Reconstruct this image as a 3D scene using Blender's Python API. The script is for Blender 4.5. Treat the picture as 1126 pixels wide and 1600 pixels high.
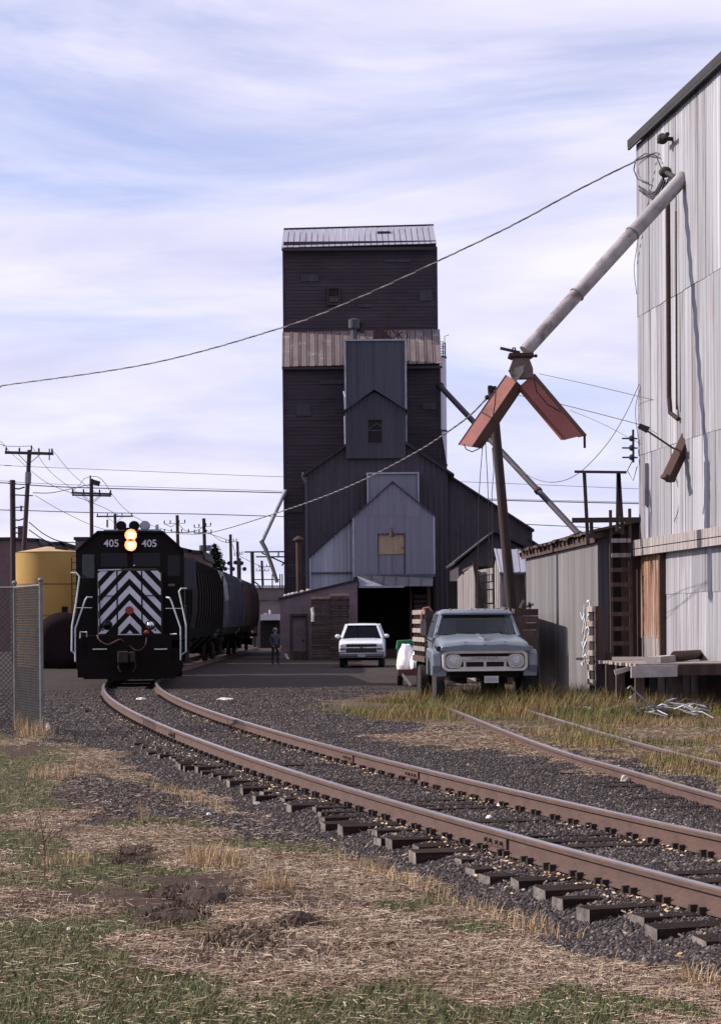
import bpy, math, random
import numpy as np
from mathutils import Vector, Matrix

for o in list(bpy.data.objects):
    bpy.data.objects.remove(o, do_unlink=True)
SC = bpy.context.scene
COL = SC.collection
R = math.radians
random.seed(7)
rng = np.random.default_rng(11)

# ------------------------------------------------------------------ camera, sky, sun, exposure
FPX, CX, CY, CAMZ, ROLL = 3600.0, 543.0, 973.0, 1.9, R(0.5)
cam_data = bpy.data.cameras.new('camera')
cam = bpy.data.objects.new('camera', cam_data)
COL.objects.link(cam)
cam_data.sensor_fit = 'VERTICAL'
cam_data.sensor_height = 36.0
cam_data.lens = 36.0 * FPX / 1600.0
cam_data.shift_x = (563 - CX) / 1600.0
cam_data.shift_y = (CY - 800) / 1600.0
cam_data.clip_start = 0.1
cam_data.clip_end = 12000
cam.matrix_world = Matrix.Translation((0, 0, CAMZ)) @ Matrix.Rotation(R(90), 4, 'X') @ Matrix.Rotation(-ROLL, 4, 'Z')
SC.camera = cam

SUN_EL, SUN_AZ = R(33), R(8)          # sun stands to the left, a touch beyond the camera plane
sun_dir = Vector((-math.cos(SUN_EL) * math.cos(SUN_AZ), math.cos(SUN_EL) * math.sin(SUN_AZ), math.sin(SUN_EL)))
sd = bpy.data.lights.new('sun', 'SUN')
sd.energy = 5.0
sd.angle = R(0.5)
sd.color = (1.0, 0.91, 0.78)
sun = bpy.data.objects.new('sun', sd)
COL.objects.link(sun)
sun.rotation_euler = sun_dir.to_track_quat('Z', 'Y').to_euler()
sun.location = (-40, 20, 60)

world = bpy.data.worlds.new('World')
SC.world = world
world.use_nodes = True
nt = world.node_tree
for n in list(nt.nodes):
    nt.nodes.remove(n)
N = nt.nodes.new
L = nt.links.new
out = N('ShaderNodeOutputWorld')
bg = N('ShaderNodeBackground')
bg.inputs['Strength'].default_value = 0.1
sky = N('ShaderNodeTexSky')
sky.sky_type = 'NISHITA'
sky.sun_disc = False
sky.sun_elevation = SUN_EL
sky.sun_rotation = R(270) + SUN_AZ
sky.altitude = 1200
sky.air_density = 1.0
sky.dust_density = 0.4
sky.ozone_density = 2.0
tc = N('ShaderNodeTexCoord')
sep = N('ShaderNodeSeparateXYZ')
L(tc.outputs['Generated'], sep.inputs[0])
zm = N('ShaderNodeMath'); zm.operation = 'MAXIMUM'; zm.inputs[1].default_value = 0.0
L(sep.outputs['Z'], zm.inputs[0])
za = N('ShaderNodeMath'); za.operation = 'ADD'; za.inputs[1].default_value = 0.22
L(zm.outputs[0], za.inputs[0])
dx = N('ShaderNodeMath'); dx.operation = 'DIVIDE'
dy = N('ShaderNodeMath'); dy.operation = 'DIVIDE'
L(sep.outputs['X'], dx.inputs[0]); L(za.outputs[0], dx.inputs[1])
L(sep.outputs['Y'], dy.inputs[0]); L(za.outputs[0], dy.inputs[1])
cmb = N('ShaderNodeCombineXYZ')
L(dx.outputs[0], cmb.inputs['X']); L(dy.outputs[0], cmb.inputs['Y'])
mp = N('ShaderNodeMapping')
mp.inputs['Location'].default_value = (-3.1, 5.42, 0)
mp.inputs['Rotation'].default_value = (0, 0, R(8))
mp.inputs['Scale'].default_value = (1.0, 1.5, 1)
L(cmb.outputs[0], mp.inputs['Vector'])
n1 = N('ShaderNodeTexNoise')
n1.inputs['Scale'].default_value = 1.25
n1.inputs['Detail'].default_value = 9
n1.inputs['Roughness'].default_value = 0.58
n1.inputs['Distortion'].default_value = 0.9
L(mp.outputs[0], n1.inputs['Vector'])
rp = N('ShaderNodeValToRGB')
rp.color_ramp.elements[0].position = 0.30
rp.color_ramp.elements[0].color = (0.36, 0.36, 0.36, 1)
rp.color_ramp.elements[1].position = 0.50
rp.color_ramp.elements[1].color = (0.97, 0.97, 0.97, 1)
L(n1.outputs['Fac'], rp.inputs['Fac'])
n2 = N('ShaderNodeTexNoise')
n2.inputs['Scale'].default_value = 3.1
n2.inputs['Detail'].default_value = 7
n2.inputs['Distortion'].default_value = 0.3
L(mp.outputs[0], n2.inputs['Vector'])
cr = N('ShaderNodeValToRGB')
cr.color_ramp.elements[0].position = 0.3
cr.color_ramp.elements[0].color = (5.9, 5.9, 7.8, 1)
cr.color_ramp.elements[1].position = 0.72
cr.color_ramp.elements[1].color = (8.3, 8.0, 9.5, 1)
L(n2.outputs['Fac'], cr.inputs['Fac'])
mx = N('ShaderNodeMixRGB')
L(rp.outputs['Color'], mx.inputs['Fac'])
tint = N('ShaderNodeMixRGB'); tint.blend_type = 'MULTIPLY'; tint.inputs['Fac'].default_value = 1.0
tint.inputs['Color2'].default_value = (0.95, 0.98, 1.32, 1)
L(sky.outputs['Color'], tint.inputs['Color1'])
# bright thin haze toward the horizon
hz = N('ShaderNodeMapRange'); hz.inputs['From Min'].default_value = 0.0; hz.inputs['From Max'].default_value = 0.16
hz.inputs['To Min'].default_value = 0.9; hz.inputs['To Max'].default_value = 0.0
L(sep.outputs['Z'], hz.inputs['Value'])
hm_ = N('ShaderNodeMixRGB')
hm_.inputs['Color2'].default_value = (6.5, 6.4, 8.3, 1)
L(hz.outputs[0], hm_.inputs['Fac']); L(tint.outputs['Color'], hm_.inputs['Color1'])
L(hm_.outputs['Color'], mx.inputs['Color1'])
L(cr.outputs['Color'], mx.inputs['Color2'])
L(mx.outputs['Color'], bg.inputs['Color'])
L(bg.outputs[0], out.inputs['Surface'])

vs = SC.view_settings
vs.view_transform = 'Standard'
vs.look = 'None'
vs.exposure = 0.28
vs.gamma = 1.0
vs.use_curve_mapping = False
SC.render.resolution_x = 720
SC.render.resolution_y = 1024

# ------------------------------------------------------------------ helpers
CR, SR = math.cos(ROLL), math.sin(ROLL)

def P(px, py, d):
    """where the ray through a point of the view meets the distance d (metres ahead)"""
    u, v = px - CX, CY - py
    k = d / FPX
    return Vector(((u * CR + v * SR) * k, d, CAMZ + (-u * SR + v * CR) * k))

def XZ(px, py, d):
    p = P(px, py, d)
    return (p.x, p.z)

ORG = {}

class MB:
    def __init__(s):
        s.v, s.f, s.m = [], [], []
    def add(s, vs, fs, m=0):
        b = len(s.v)
        s.v += [tuple(x) for x in vs]
        s.f += [tuple(i + b for i in f) for f in fs]
        s.m += [m] * len(fs)
        return s
    def box(s, x0, x1, y0, y1, z0, z1, m=0):
        return s.add([(x0, y0, z0), (x1, y0, z0), (x1, y1, z0), (x0, y1, z0), (x0, y0, z1), (x1, y0, z1), (x1, y1, z1), (x0, y1, z1)],
                     [(0, 3, 2, 1), (4, 5, 6, 7), (0, 1, 5, 4), (1, 2, 6, 5), (2, 3, 7, 6), (3, 0, 4, 7)], m)
    def bar(s, p, q, w, h=None, up=(0, 0, 1), m=0, w2=None, h2=None):
        h = h or w
        p, q = Vector(p), Vector(q)
        d = (q - p).normalized()
        u = Vector(up)
        if abs(d.dot(u)) > 0.98:
            u = Vector((0, 1, 0))
        a = d.cross(u).normalized()
        b = a.cross(d).normalized()
        w2 = w if w2 is None else w2
        h2 = h if h2 is None else h2
        vs = []
        for c, ww, hh in ((p, w, h), (q, w2, h2)):
            for i, j in ((-1, -1), (1, -1), (1, 1), (-1, 1)):
                vs.append(c + a * (i * ww / 2) + b * (j * hh / 2))
        return s.add(vs, [(0, 1, 2, 3), (7, 6, 5, 4), (0, 4, 5, 1), (1, 5, 6, 2), (2, 6, 7, 3), (3, 7, 4, 0)], m)
    def tube(s, pts, r, n=6, cap=True, m=0):
        pts = [Vector(p) for p in pts]
        k = len(pts)
        rs = list(r) if hasattr(r, '__len__') else [r] * k
        vs = []
        a = None
        for i in range(k):
            d = (pts[min(i + 1, k - 1)] - pts[max(i - 1, 0)]).normalized()
            if a is None:
                a = d.cross(Vector((0, 0, 1)) if abs(d.z) < 0.9 else Vector((1, 0, 0))).normalized()
            else:
                a = (a - d * a.dot(d)).normalized()
            b = d.cross(a)
            for j in range(n):
                t = 2 * math.pi * j / n
                vs.append(pts[i] + (a * math.cos(t) + b * math.sin(t)) * rs[i])
        fs = []
        for i in range(k - 1):
            for j in range(n):
                fs.append((i * n + j, i * n + (j + 1) % n, (i + 1) * n + (j + 1) % n, (i + 1) * n + j))
        if cap:
            fs.append(tuple(range(n - 1, -1, -1)))
            fs.append(tuple((k - 1) * n + j for j in range(n)))
        return s.add(vs, fs, m)
    def prism(s, poly, y0, y1, m=0):
        """XZ outline pushed along Y"""
        n = len(poly)
        vs = [(x, y0, z) for x, z in poly] + [(x, y1, z) for x, z in poly]
        fs = [tuple(range(n)), tuple(range(2 * n - 1, n - 1, -1))]
        fs += [(i, i + n, (i + 1) % n + n, (i + 1) % n) for i in range(n)]
        return s.add(vs, fs, m)
    def prismx(s, poly, x0, x1, m=0):
        """YZ outline pushed along X"""
        n = len(poly)
        vs = [(x0, y, z) for y, z in poly] + [(x1, y, z) for y, z in poly]
        fs = [tuple(range(n)), tuple(range(2 * n - 1, n - 1, -1))]
        fs += [(i, i + n, (i + 1) % n + n, (i + 1) % n) for i in range(n)]
        return s.add(vs, fs, m)
    def prismz(s, poly, z0, z1, m=0):
        n = len(poly)
        vs = [(x, y, z0) for x, y in poly] + [(x, y, z1) for x, y in poly]
        fs = [tuple(range(n - 1, -1, -1)), tuple(range(n, 2 * n))]
        fs += [(i, (i + 1) % n, (i + 1) % n + n, i + n) for i in range(n)]
        return s.add(vs, fs, m)
    def loft(s, rings, cap=True, m=0, closed=True):
        n = len(rings[0])
        vs = [p for r in rings for p in r]
        fs = []
        for i in range(len(rings) - 1):
            for j in range(n if closed else n - 1):
                fs.append((i * n + j, i * n + (j + 1) % n, (i + 1) * n + (j + 1) % n, (i + 1) * n + j))
        if cap and closed:
            fs.append(tuple(range(n - 1, -1, -1)))
            fs.append(tuple((len(rings) - 1) * n + j for j in range(n)))
        return s.add(vs, fs, m)
    def ball(s, c, r, n=10, k=7, sz=1.0, m=0):
        c = Vector(c)
        rings = []
        for i in range(k + 1):
            t = math.pi * (0.02 + 0.96 * i / k)
            rings.append([c + Vector((r * math.sin(t) * math.cos(2 * math.pi * j / n), r * math.sin(t) * math.sin(2 * math.pi * j / n), -r * sz * math.cos(t))) for j in range(n)])
        return s.loft(rings, m=m)
    def build(s, name, mats, parent=None, smooth=False, bevel=0, sub=0):
        if not isinstance(mats, (list, tuple)):
            mats = [mats]
        V = np.array(s.v, dtype=float)
        o = None
        if parent is None:
            org = np.array([(V[:, 0].min() + V[:, 0].max()) / 2, (V[:, 1].min() + V[:, 1].max()) / 2, V[:, 2].min()])
        else:
            org = np.array(ORG.get(parent.name, (0, 0, 0)))
        me = bpy.data.meshes.new(name)
        me.from_pydata([tuple(x) for x in (V - org)], [], s.f)
        for mt in mats:
            me.materials.append(mt)
        if len(mats) > 1:
            me.polygons.foreach_set('material_index', s.m)
        if smooth:
            me.polygons.foreach_set('use_smooth', [True] * len(me.polygons))
        me.update()
        o = bpy.data.objects.new(name, me)
        COL.objects.link(o)
        if parent is None:
            o.location = org
            ORG[o.name] = tuple(org)
        else:
            o.parent = parent
            ORG[o.name] = tuple(org)
        if bevel:
            b = o.modifiers.new('edge', 'BEVEL')
            b.width = bevel
            b.segments = 2
            b.limit_method = 'ANGLE'
            b.angle_limit = R(35)
        if sub:
            b = o.modifiers.new('smooth', 'SUBSURF')
            b.levels = sub
            b.render_levels = sub
        if smooth:
            try:
                me.set_sharp_from_angle(angle=R(40))
            except Exception:
                pass
        return o

def tag(o, label, cat, group=None, kind=None):
    o['label'] = label
    o['category'] = cat
    if group:
        o['group'] = group
    if kind:
        o['kind'] = kind
    return o

def thing(name, loc, label, cat, group=None, rz=0.0, local=False):
    o = bpy.data.objects.new(name, None)
    COL.objects.link(o)
    o.location = loc
    o.rotation_euler = (0, 0, rz)
    o.empty_display_size = 0.3
    ORG[o.name] = (0, 0, 0) if local else tuple(loc)
    return tag(o, label, cat, group)

def part_copy(o, parent, loc=(0, 0, 0), rot=(0, 0, 0)):
    c = o.copy()
    COL.objects.link(c)
    c.parent = parent
    c.location = loc
    c.rotation_euler = rot
    return c

def fast(name, V, F, mat, attr=None, kind=None, label=None, cat=None, parent=None, smooth=False):
    me = bpy.data.meshes.new(name)
    V = np.asarray(V, dtype=np.float32)
    F = np.asarray(F, dtype=np.int32)
    k = F.shape[1]
    me.vertices.add(len(V))
    me.vertices.foreach_set('co', V.ravel())
    me.loops.add(F.size)
    me.loops.foreach_set('vertex_index', F.ravel())
    me.polygons.add(len(F))
    me.polygons.foreach_set('loop_start', np.arange(0, F.size, k, dtype=np.int32))
    me.polygons.foreach_set('loop_total', np.full(len(F), k, dtype=np.int32))
    if smooth:
        me.polygons.foreach_set('use_smooth', [True] * len(F))
    me.update(calc_edges=True)
    if attr:
        for nm, vals in attr.items():
            a = me.attributes.new(nm, 'FLOAT', 'POINT')
            a.data.foreach_set('value', np.asarray(vals, dtype=np.float32))
    me.materials.append(mat)
    o = bpy.data.objects.new(name, me)
    COL.objects.link(o)
    if parent is not None:
        o.parent = parent
    if kind:
        o['kind'] = kind
    if label:
        o['label'] = label
    if cat:
        o['category'] = cat
    return o

def vnoise(x, y, s, seed=0):
    """smooth value noise on arrays"""
    r = np.random.default_rng(seed)
    G = r.random((128, 128))
    u = np.asarray(x) * s + 1000.3
    v = np.asarray(y) * s + 1000.7
    i = np.floor(u).astype(int); j = np.floor(v).astype(int)
    fu = u - i; fv = v - j
    fu = fu * fu * (3 - 2 * fu); fv = fv * fv * (3 - 2 * fv)
    a = G[i % 128, j % 128]; b = G[(i + 1) % 128, j % 128]; c = G[i % 128, (j + 1) % 128]; d = G[(i + 1) % 128, (j + 1) % 128]
    return (a * (1 - fu) + b * fu) * (1 - fv) + (c * (1 - fu) + d * fu) * fv

# ------------------------------------------------------------------ materials
def rgba(c):
    return (c[0], c[1], c[2], 1)

def pmat(name, c1, c2=None, scale=3.0, stretch=(1, 1, 1), rough=0.8, metal=0.0, bump=0.15, bscale=None, rand=0.12,
         spot=None, spot_scale=1.2, spot_lo=0.55, spot_hi=0.65, spot_stretch=None, detail=6, lo=0.35, hi=0.68, spec=0.4, coat=0):
    m = bpy.data.materials.new(name)
    m.use_nodes = True
    t = m.node_tree
    b = t.nodes['Principled BSDF']
    N, L = t.nodes.new, t.links.new
    c2 = c2 or tuple(x * 0.75 for x in c1)
    tc = N('ShaderNodeTexCoord')
    oi = N('ShaderNodeObjectInfo')
    vm = N('ShaderNodeVectorMath'); vm.operation = 'MULTIPLY_ADD'
    mul = N('ShaderNodeMath'); mul.operation = 'MULTIPLY'; mul.inputs[1].default_value = 37.0
    L(oi.outputs['Random'], mul.inputs[0])
    vm.inputs[1].default_value = stretch
    L(tc.outputs['Object'], vm.inputs[0]); L(mul.outputs[0], vm.inputs[2])
    nz = N('ShaderNodeTexNoise')
    nz.inputs['Scale'].default_value = scale
    nz.inputs['Detail'].default_value = detail
    nz.inputs['Roughness'].default_value = 0.6
    L(vm.outputs[0], nz.inputs['Vector'])
    rp = N('ShaderNodeValToRGB')
    rp.color_ramp.elements[0].position = lo
    rp.color_ramp.elements[0].color = rgba(c1)
    rp.color_ramp.elements[1].position = hi
    rp.color_ramp.elements[1].color = rgba(c2)
    L(nz.outputs['Fac'], rp.inputs['Fac'])
    col = rp.outputs['Color']
    if spot:
        vm2 = N('ShaderNodeVectorMath'); vm2.operation = 'MULTIPLY_ADD'
        vm2.inputs[1].default_value = spot_stretch or (1, 1, 1)
        L(tc.outputs['Object'], vm2.inputs[0]); L(mul.outputs[0], vm2.inputs[2])
        n2 = N('ShaderNodeTexNoise')
        n2.inputs['Scale'].default_value = spot_scale
        n2.inputs['Detail'].default_value = 8
        n2.inputs['Roughness'].default_value = 0.65
        L(vm2.outputs[0], n2.inputs['Vector'])
        r2 = N('ShaderNodeValToRGB')
        r2.color_ramp.elements[0].position = spot_lo
        r2.color_ramp.elements[0].color = (0, 0, 0, 1)
        r2.color_ramp.elements[1].position = spot_hi
        r2.color_ramp.elements[1].color = (1, 1, 1, 1)
        L(n2.outputs['Fac'], r2.inputs['Fac'])
        mx = N('ShaderNodeMixRGB')
        L(r2.outputs['Color'], mx.inputs['Fac'])
        L(col, mx.inputs['Color1'])
        mx.inputs['Color2'].default_value = rgba(spot)
        col = mx.outputs['Color']
    if rand:
        mr = N('ShaderNodeMapRange')
        mr.inputs['To Min'].default_value = 1 - rand
        mr.inputs['To Max'].default_value = 1 + rand
        L(oi.outputs['Random'], mr.inputs['Value'])
        hs = N('ShaderNodeHueSaturation')
        L(mr.outputs[0], hs.inputs['Value'])
        L(col, hs.inputs['Color'])
        col = hs.outputs['Color']
    L(col, b.inputs['Base Color'])
    b.inputs['Roughness'].default_value = rough
    b.inputs['Metallic'].default_value = metal
    b.inputs['Specular IOR Level'].default_value = spec
    if coat:
        b.inputs['Coat Weight'].default_value = coat
        b.inputs['Coat Roughness'].default_value = 0.15
    if bump:
        nb = N('ShaderNodeTexNoise')
        nb.inputs['Scale'].default_value = bscale or scale * 4
        nb.inputs['Detail'].default_value = 4
        L(vm.outputs[0], nb.inputs['Vector'])
        bp = N('ShaderNodeBump')
        bp.inputs['Strength'].default_value = bump
        bp.inputs['Distance'].default_value = 0.02
        L(nb.outputs['Fac'], bp.inputs['Height'])
        L(bp.outputs[0], b.inputs['Normal'])
    return m

def amat(name, cols, attr='rnd', rough=0.85, noise=0.0, nscale=0.8, ncol=None, trans=0.0):
    """colour picked along a ramp by a per-piece random value, shifted by broad noise"""
    m = bpy.data.materials.new(name)
    m.use_nodes = True
    t = m.node_tree
    b = t.nodes['Principled BSDF']
    N, L = t.nodes.new, t.links.new
    at = N('ShaderNodeAttribute'); at.attribute_name = attr
    rp = N('ShaderNodeValToRGB')
    e = rp.color_ramp.elements
    while len(e) < len(cols):
        e.new(0.5)
    for i, c in enumerate(cols):
        e[i].position = i / (len(cols) - 1)
        e[i].color = rgba(c)
    L(at.outputs['Fac'], rp.inputs['Fac'])
    col = rp.outputs['Color']
    if ncol:
        tc = N('ShaderNodeTexCoord')
        nz = N('ShaderNodeTexNoise'); nz.inputs['Scale'].default_value = nscale; nz.inputs['Detail'].default_value = 4
        L(tc.outputs['Object'], nz.inputs['Vector'])
        r2 = N('ShaderNodeValToRGB')
        r2.color_ramp.elements[0].position = 0.45; r2.color_ramp.elements[0].color = (0, 0, 0, 1)
        r2.color_ramp.elements[1].position = 0.62; r2.color_ramp.elements[1].color = (noise, noise, noise, 1)
        L(nz.outputs['Fac'], r2.inputs['Fac'])
        mx = N('ShaderNodeMixRGB')
        L(r2.outputs['Color'], mx.inputs['Fac']); L(col, mx.inputs['Color1'])
        mx.inputs['Color2'].default_value = rgba(ncol)
        col = mx.outputs['Color']
    L(col, b.inputs['Base Color'])
    b.inputs['Roughness'].default_value = rough
    b.inputs['Specular IOR Level'].default_value = 0.25
    return m

def emat(name, c, s):
    m = bpy.data.materials.new(name)
    m.use_nodes = True
    b = m.node_tree.nodes['Principled BSDF']
    b.inputs['Base Color'].default_value = rgba(c)
    b.inputs['Emission Color'].default_value = rgba(c)
    b.inputs['Emission Strength'].default_value = s
    return m

def gmat(name, c=(0.9, 0.95, 0.95), rough=0.05, alpha=0.35, gl=(0.62, 0.64, 0.68)):
    """window glass: a clear sheet mixed with a reflecting one"""
    m = bpy.data.materials.new(name)
    m.use_nodes = True
    t = m.node_tree
    N, L = t.nodes.new, t.links.new
    for n in list(t.nodes):
        t.nodes.remove(n)
    o = N('ShaderNodeOutputMaterial')
    g = N('ShaderNodeBsdfGlossy'); g.inputs['Roughness'].default_value = rough; g.inputs['Color'].default_value = rgba(gl)
    tr = N('ShaderNodeBsdfTransparent'); tr.inputs['Color'].default_value = rgba(c)
    f = N('ShaderNodeFresnel'); f.inputs['IOR'].default_value = 1.5
    ad = N('ShaderNodeMath'); ad.operation = 'ADD'; ad.inputs[1].default_value = alpha
    mx = N('ShaderNodeMixShader')
    L(f.outputs[0], ad.inputs[0]); L(ad.outputs[0], mx.inputs['Fac'])
    L(tr.outputs[0], mx.inputs[1]); L(g.outputs[0], mx.inputs[2]); L(mx.outputs[0], o.inputs['Surface'])
    return m

M = {}
M['tower'] = pmat('dark_weathered_siding', (0.056, 0.044, 0.056), (0.041, 0.032, 0.040), 1.1, (0.5, 0.5, 2.2), 0.9, bump=0.2, rand=0.04, spot=(0.074, 0.060, 0.070), spot_scale=.45, spot_stretch=(.6, .6, 3), spot_lo=.5, spot_hi=.75, spec=.2)
M['annex'] = pmat('dark_annex_metal', (0.055, 0.045, 0.060), (0.037, 0.030, 0.040), 1.4, (3, 3, 0.15), 0.7, 0.1, rand=0.06, spot=(0.032, 0.024, 0.028), spot_scale=0.5)
M['shaft'] = pmat('blue_dark_galvanized', (0.060, 0.063, 0.088), (0.036, 0.036, 0.050), 1.2, (4, 4, 0.06), 0.55, 0.2, rand=0.12)
M['dormer'] = pmat('dormer_metal', (0.046, 0.045, 0.062), (0.034, 0.032, 0.042), 1.5, (4, 4, 0.15), 0.6, 0.2, rand=0.12, spot=(0.07, 0.035, 0.03), spot_scale=0.9, spot_lo=0.62, spot_hi=0.7)
M['gable'] = pmat('pale_corrugated_metal', (0.185, 0.178, 0.228), (0.15, 0.142, 0.182), 1.3, (3, 3, 0.08), 0.55, 0.2, rand=0.07)
M['gable_lt'] = pmat('bright_corrugated_metal', (0.31, 0.325, 0.385), (0.21, 0.215, 0.265), 1.3, (3, 3, 0.08), 0.5, 0.2, rand=0.12)
M['trim'] = pmat('metal_edge_trim', (0.35, 0.36, 0.42), (0.25, 0.25, 0.3), 2, rough=0.5, metal=0.2, rand=0.05)
M['dtrim'] = pmat('dark_roof_edge', (0.03, 0.028, 0.034), (0.02, 0.018, 0.02), 2, rough=0.8, rand=0.05)
M['roofpale'] = pmat('pale_roof_sheet', (0.33, 0.32, 0.39), (0.27, 0.26, 0.32), 1.0, (2, 0.3, 0.3), 0.6, 0.1, rand=0.04, spot=(0.14, 0.12, 0.14), spot_scale=0.8, spot_stretch=(3, .3, .3), spot_lo=.62, spot_hi=.72)
M['roofrust'] = pmat('rusty_roof_sheet', (0.185, 0.145, 0.147), (0.12, 0.091, 0.093), 1.2, (2, 0.4, 0.4), 0.75, 0.1, rand=0.2, spot=(0.33, 0.30, 0.31), spot_scale=0.9, spot_lo=.58, spot_hi=.75)
M['stucco'] = pmat('old_stucco', (0.20, 0.145, 0.165), (0.15, 0.108, 0.122), 2.5, rough=0.95, bump=0.4, rand=0)
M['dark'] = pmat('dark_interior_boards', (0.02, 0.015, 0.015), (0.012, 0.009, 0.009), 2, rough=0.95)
M['yellowboard'] = pmat('yellowed_board', (0.33, 0.25, 0.17), (0.25, 0.185, 0.12), 2, (1, 1, .4), rough=0.8, spot=(0.10, 0.05, 0.03), spot_scale=1.1, spot_lo=.62, spot_hi=.7)
M['rust'] = pmat('rusty_iron', (0.06, 0.027, 0.022), (0.032, 0.018, 0.018), 3, (1, 1, .4), 0.8, 0.1)
M['oldwood'] = pmat('grey_weathered_boards', (0.34, 0.31, 0.32), (0.13, 0.11, 0.115), 2.2, (5, 5, 0.35), 0.95, bump=0.5, rand=0.3)
M['brownwood'] = pmat('brown_old_wood', (0.085, 0.055, 0.05), (0.045, 0.028, 0.026), 2.5, (4, 4, 0.4), 0.9, bump=0.4, rand=0.25)
M['tie'] = pmat('creosoted_tie', (0.040, 0.026, 0.022), (0.016, 0.011, 0.010), 5, (1, 6, 6), 0.95, bump=0.7, bscale=18, rand=0.3, spot=(0.060, 0.040, 0.032), spot_scale=4, spot_lo=.6, spot_hi=.75, spec=.08)
M['tieend'] = pmat('tie_end_grain', (0.20, 0.175, 0.17), (0.08, 0.068, 0.066), 9, rough=0.95, bump=0.5, rand=0.3)
M['pole'] = pmat('pole_wood', (0.055, 0.038, 0.038), (0.032, 0.022, 0.022), 2.5, (6, 6, 0.3), 0.9, bump=0.4, rand=0.15)
M['wire'] = pmat('wire_black', (0.05, 0.045, 0.055), None, 2, rough=0.6, rand=0.1)
M['wirepale'] = pmat('aluminium_cable', (0.42, 0.41, 0.40), (0.30, 0.29, 0.29), 2, rough=0.5, metal=0.3, rand=0)
M['railside'] = pmat('rail_rust', (0.105, 0.060, 0.051), (0.074, 0.043, 0.038), 4, (1, 1, 2), 0.75, 0.05, bump=0.3, rand=0.02, spot=(0.10, 0.06, 0.052), spot_scale=1.6, spot_lo=.58, spot_hi=.75)
M['railtop'] = pmat('rail_polished', (0.46, 0.43, 0.45), (0.34, 0.30, 0.31), 3, (1, 1, 1), 0.34, 0.85, bump=0.03, rand=0)
M['clip'] = pmat('rail_anchor_rust', (0.035, 0.022, 0.02), (0.02, 0.013, 0.012), 6, rough=0.9)
M['black'] = pmat('loco_black', (0.009, 0.0065, 0.007), (0.006, 0.0045, 0.0045), 2, rough=0.6, bump=0.05, rand=0, spec=0.12)
M['blackrough'] = pmat('underframe_black', (0.011, 0.0075, 0.0075), (0.007, 0.005, 0.005), 2, rough=0.9, bump=0.3, rand=0, spec=0.1)
M['white'] = pmat('stripe_white', (0.58, 0.58, 0.63), (0.50, 0.50, 0.54), 3, rough=0.6, bump=0.03, rand=0.03)
M['letter'] = pmat('number_white', (0.62, 0.62, 0.66), (0.55, 0.55, 0.6), 3, rough=0.6, bump=0.0, rand=0.03)
M['handrail'] = pmat('handrail_pale', (0.50, 0.56, 0.56), (0.42, 0.47, 0.47), 3, rough=0.5, bump=0.03, rand=0.03)
M['red'] = pmat('red_disc', (0.30, 0.028, 0.025), None, 3, rough=0.5, rand=0.02)
M['orange'] = pmat('hose_brown', (0.085, 0.036, 0.027), (0.06, 0.026, 0.02), 4, rough=0.7)
M['glass'] = gmat('window_glass', (0.62, 0.66, 0.66), 0.04, 0.0)
M['darkglass'] = gmat('dark_glass', (0.07, 0.07, 0.075), 0.05, 0.0, (0.36, 0.36, 0.4))
M['lamp'] = emat('headlight_glow', (1.0, 0.60, 0.33), 15.0)
M['bowl'] = pmat('halo_orange_bowl', (0.62, 0.13, 0.045), None, 3, rough=0.5, metal=0.0, bump=0, rand=0)  # bowl coloured red-orange to imitate the halo around the headlight
M['hopdark'] = pmat('hopper_brown_black', (0.009, 0.006, 0.006), (0.006, 0.004, 0.004), 1.5, (1, 1, .5), 0.85, rand=0, spec=.15)
M['hopblue'] = pmat('hopper_blue_grey', (0.065, 0.065, 0.085), (0.038, 0.038, 0.05), 1.5, (1, 1, .3), 0.7, rand=0)
M['hoptan'] = pmat('hopper_tan', (0.12, 0.092, 0.088), (0.075, 0.056, 0.053), 1.5, (1, 1, .3), 0.7, rand=0, spot=(0.09, 0.05, 0.045), spot_scale=1.3)
M['hopband'] = pmat('hopper_pale_band', (0.20, 0.20, 0.22), (0.14, 0.14, 0.155), 1.5, rough=0.7, rand=0)
M['tanky'] = pmat('yellow_tank_paint', (0.38, 0.225, 0.055), (0.31, 0.18, 0.045), 0.8, (1, 1, .6), 0.6, bump=0.06, rand=0, spot=(0.16, 0.075, 0.025), spot_scale=1.3, spot_lo=.63, spot_hi=.75)
M['tankseam'] = pmat('tank_seam_grime', (0.22, 0.12, 0.035), (0.14, 0.07, 0.025), 2, rough=0.8, rand=0)
M['tankroof'] = pmat('tank_roof', (0.45, 0.33, 0.17), (0.35, 0.25, 0.14), 1.0, rough=0.7, rand=0)
M['tankdark'] = pmat('dark_tank_paint', (0.018, 0.010, 0.011), (0.012, 0.007, 0.008), 1.0, rough=0.9, rand=0, spec=0.1)
M['galv'] = pmat('galvanized_steel', (0.17, 0.17, 0.18), (0.11, 0.11, 0.12), 4, rough=0.5, metal=0.5, rand=0.1)
M['chain'] = pmat('chain_link_wire', (0.075, 0.07, 0.07), (0.05, 0.045, 0.045), 4, rough=0.6, metal=0.3, rand=0)
M['corr'] = pmat('old_corrugated_sheet', (0.42, 0.42, 0.475), (0.215, 0.21, 0.24), 1.3, (7, 7, 0.09), 0.55, 0.25, rand=0.2, spot=(0.16, 0.12, 0.12), spot_scale=0.9, spot_stretch=(7, 7, .22), spot_lo=.52, spot_hi=.68)
M['shedmetal'] = pmat('shed_sheet_metal', (0.205, 0.195, 0.21), (0.135, 0.125, 0.135), 1.4, (4, 4, 0.12), 0.6, 0.2, rand=0.14, spot=(0.10, 0.085, 0.09), spot_scale=1.0, spot_stretch=(3, 3, .2), spot_lo=.62, spot_hi=.75)
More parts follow.
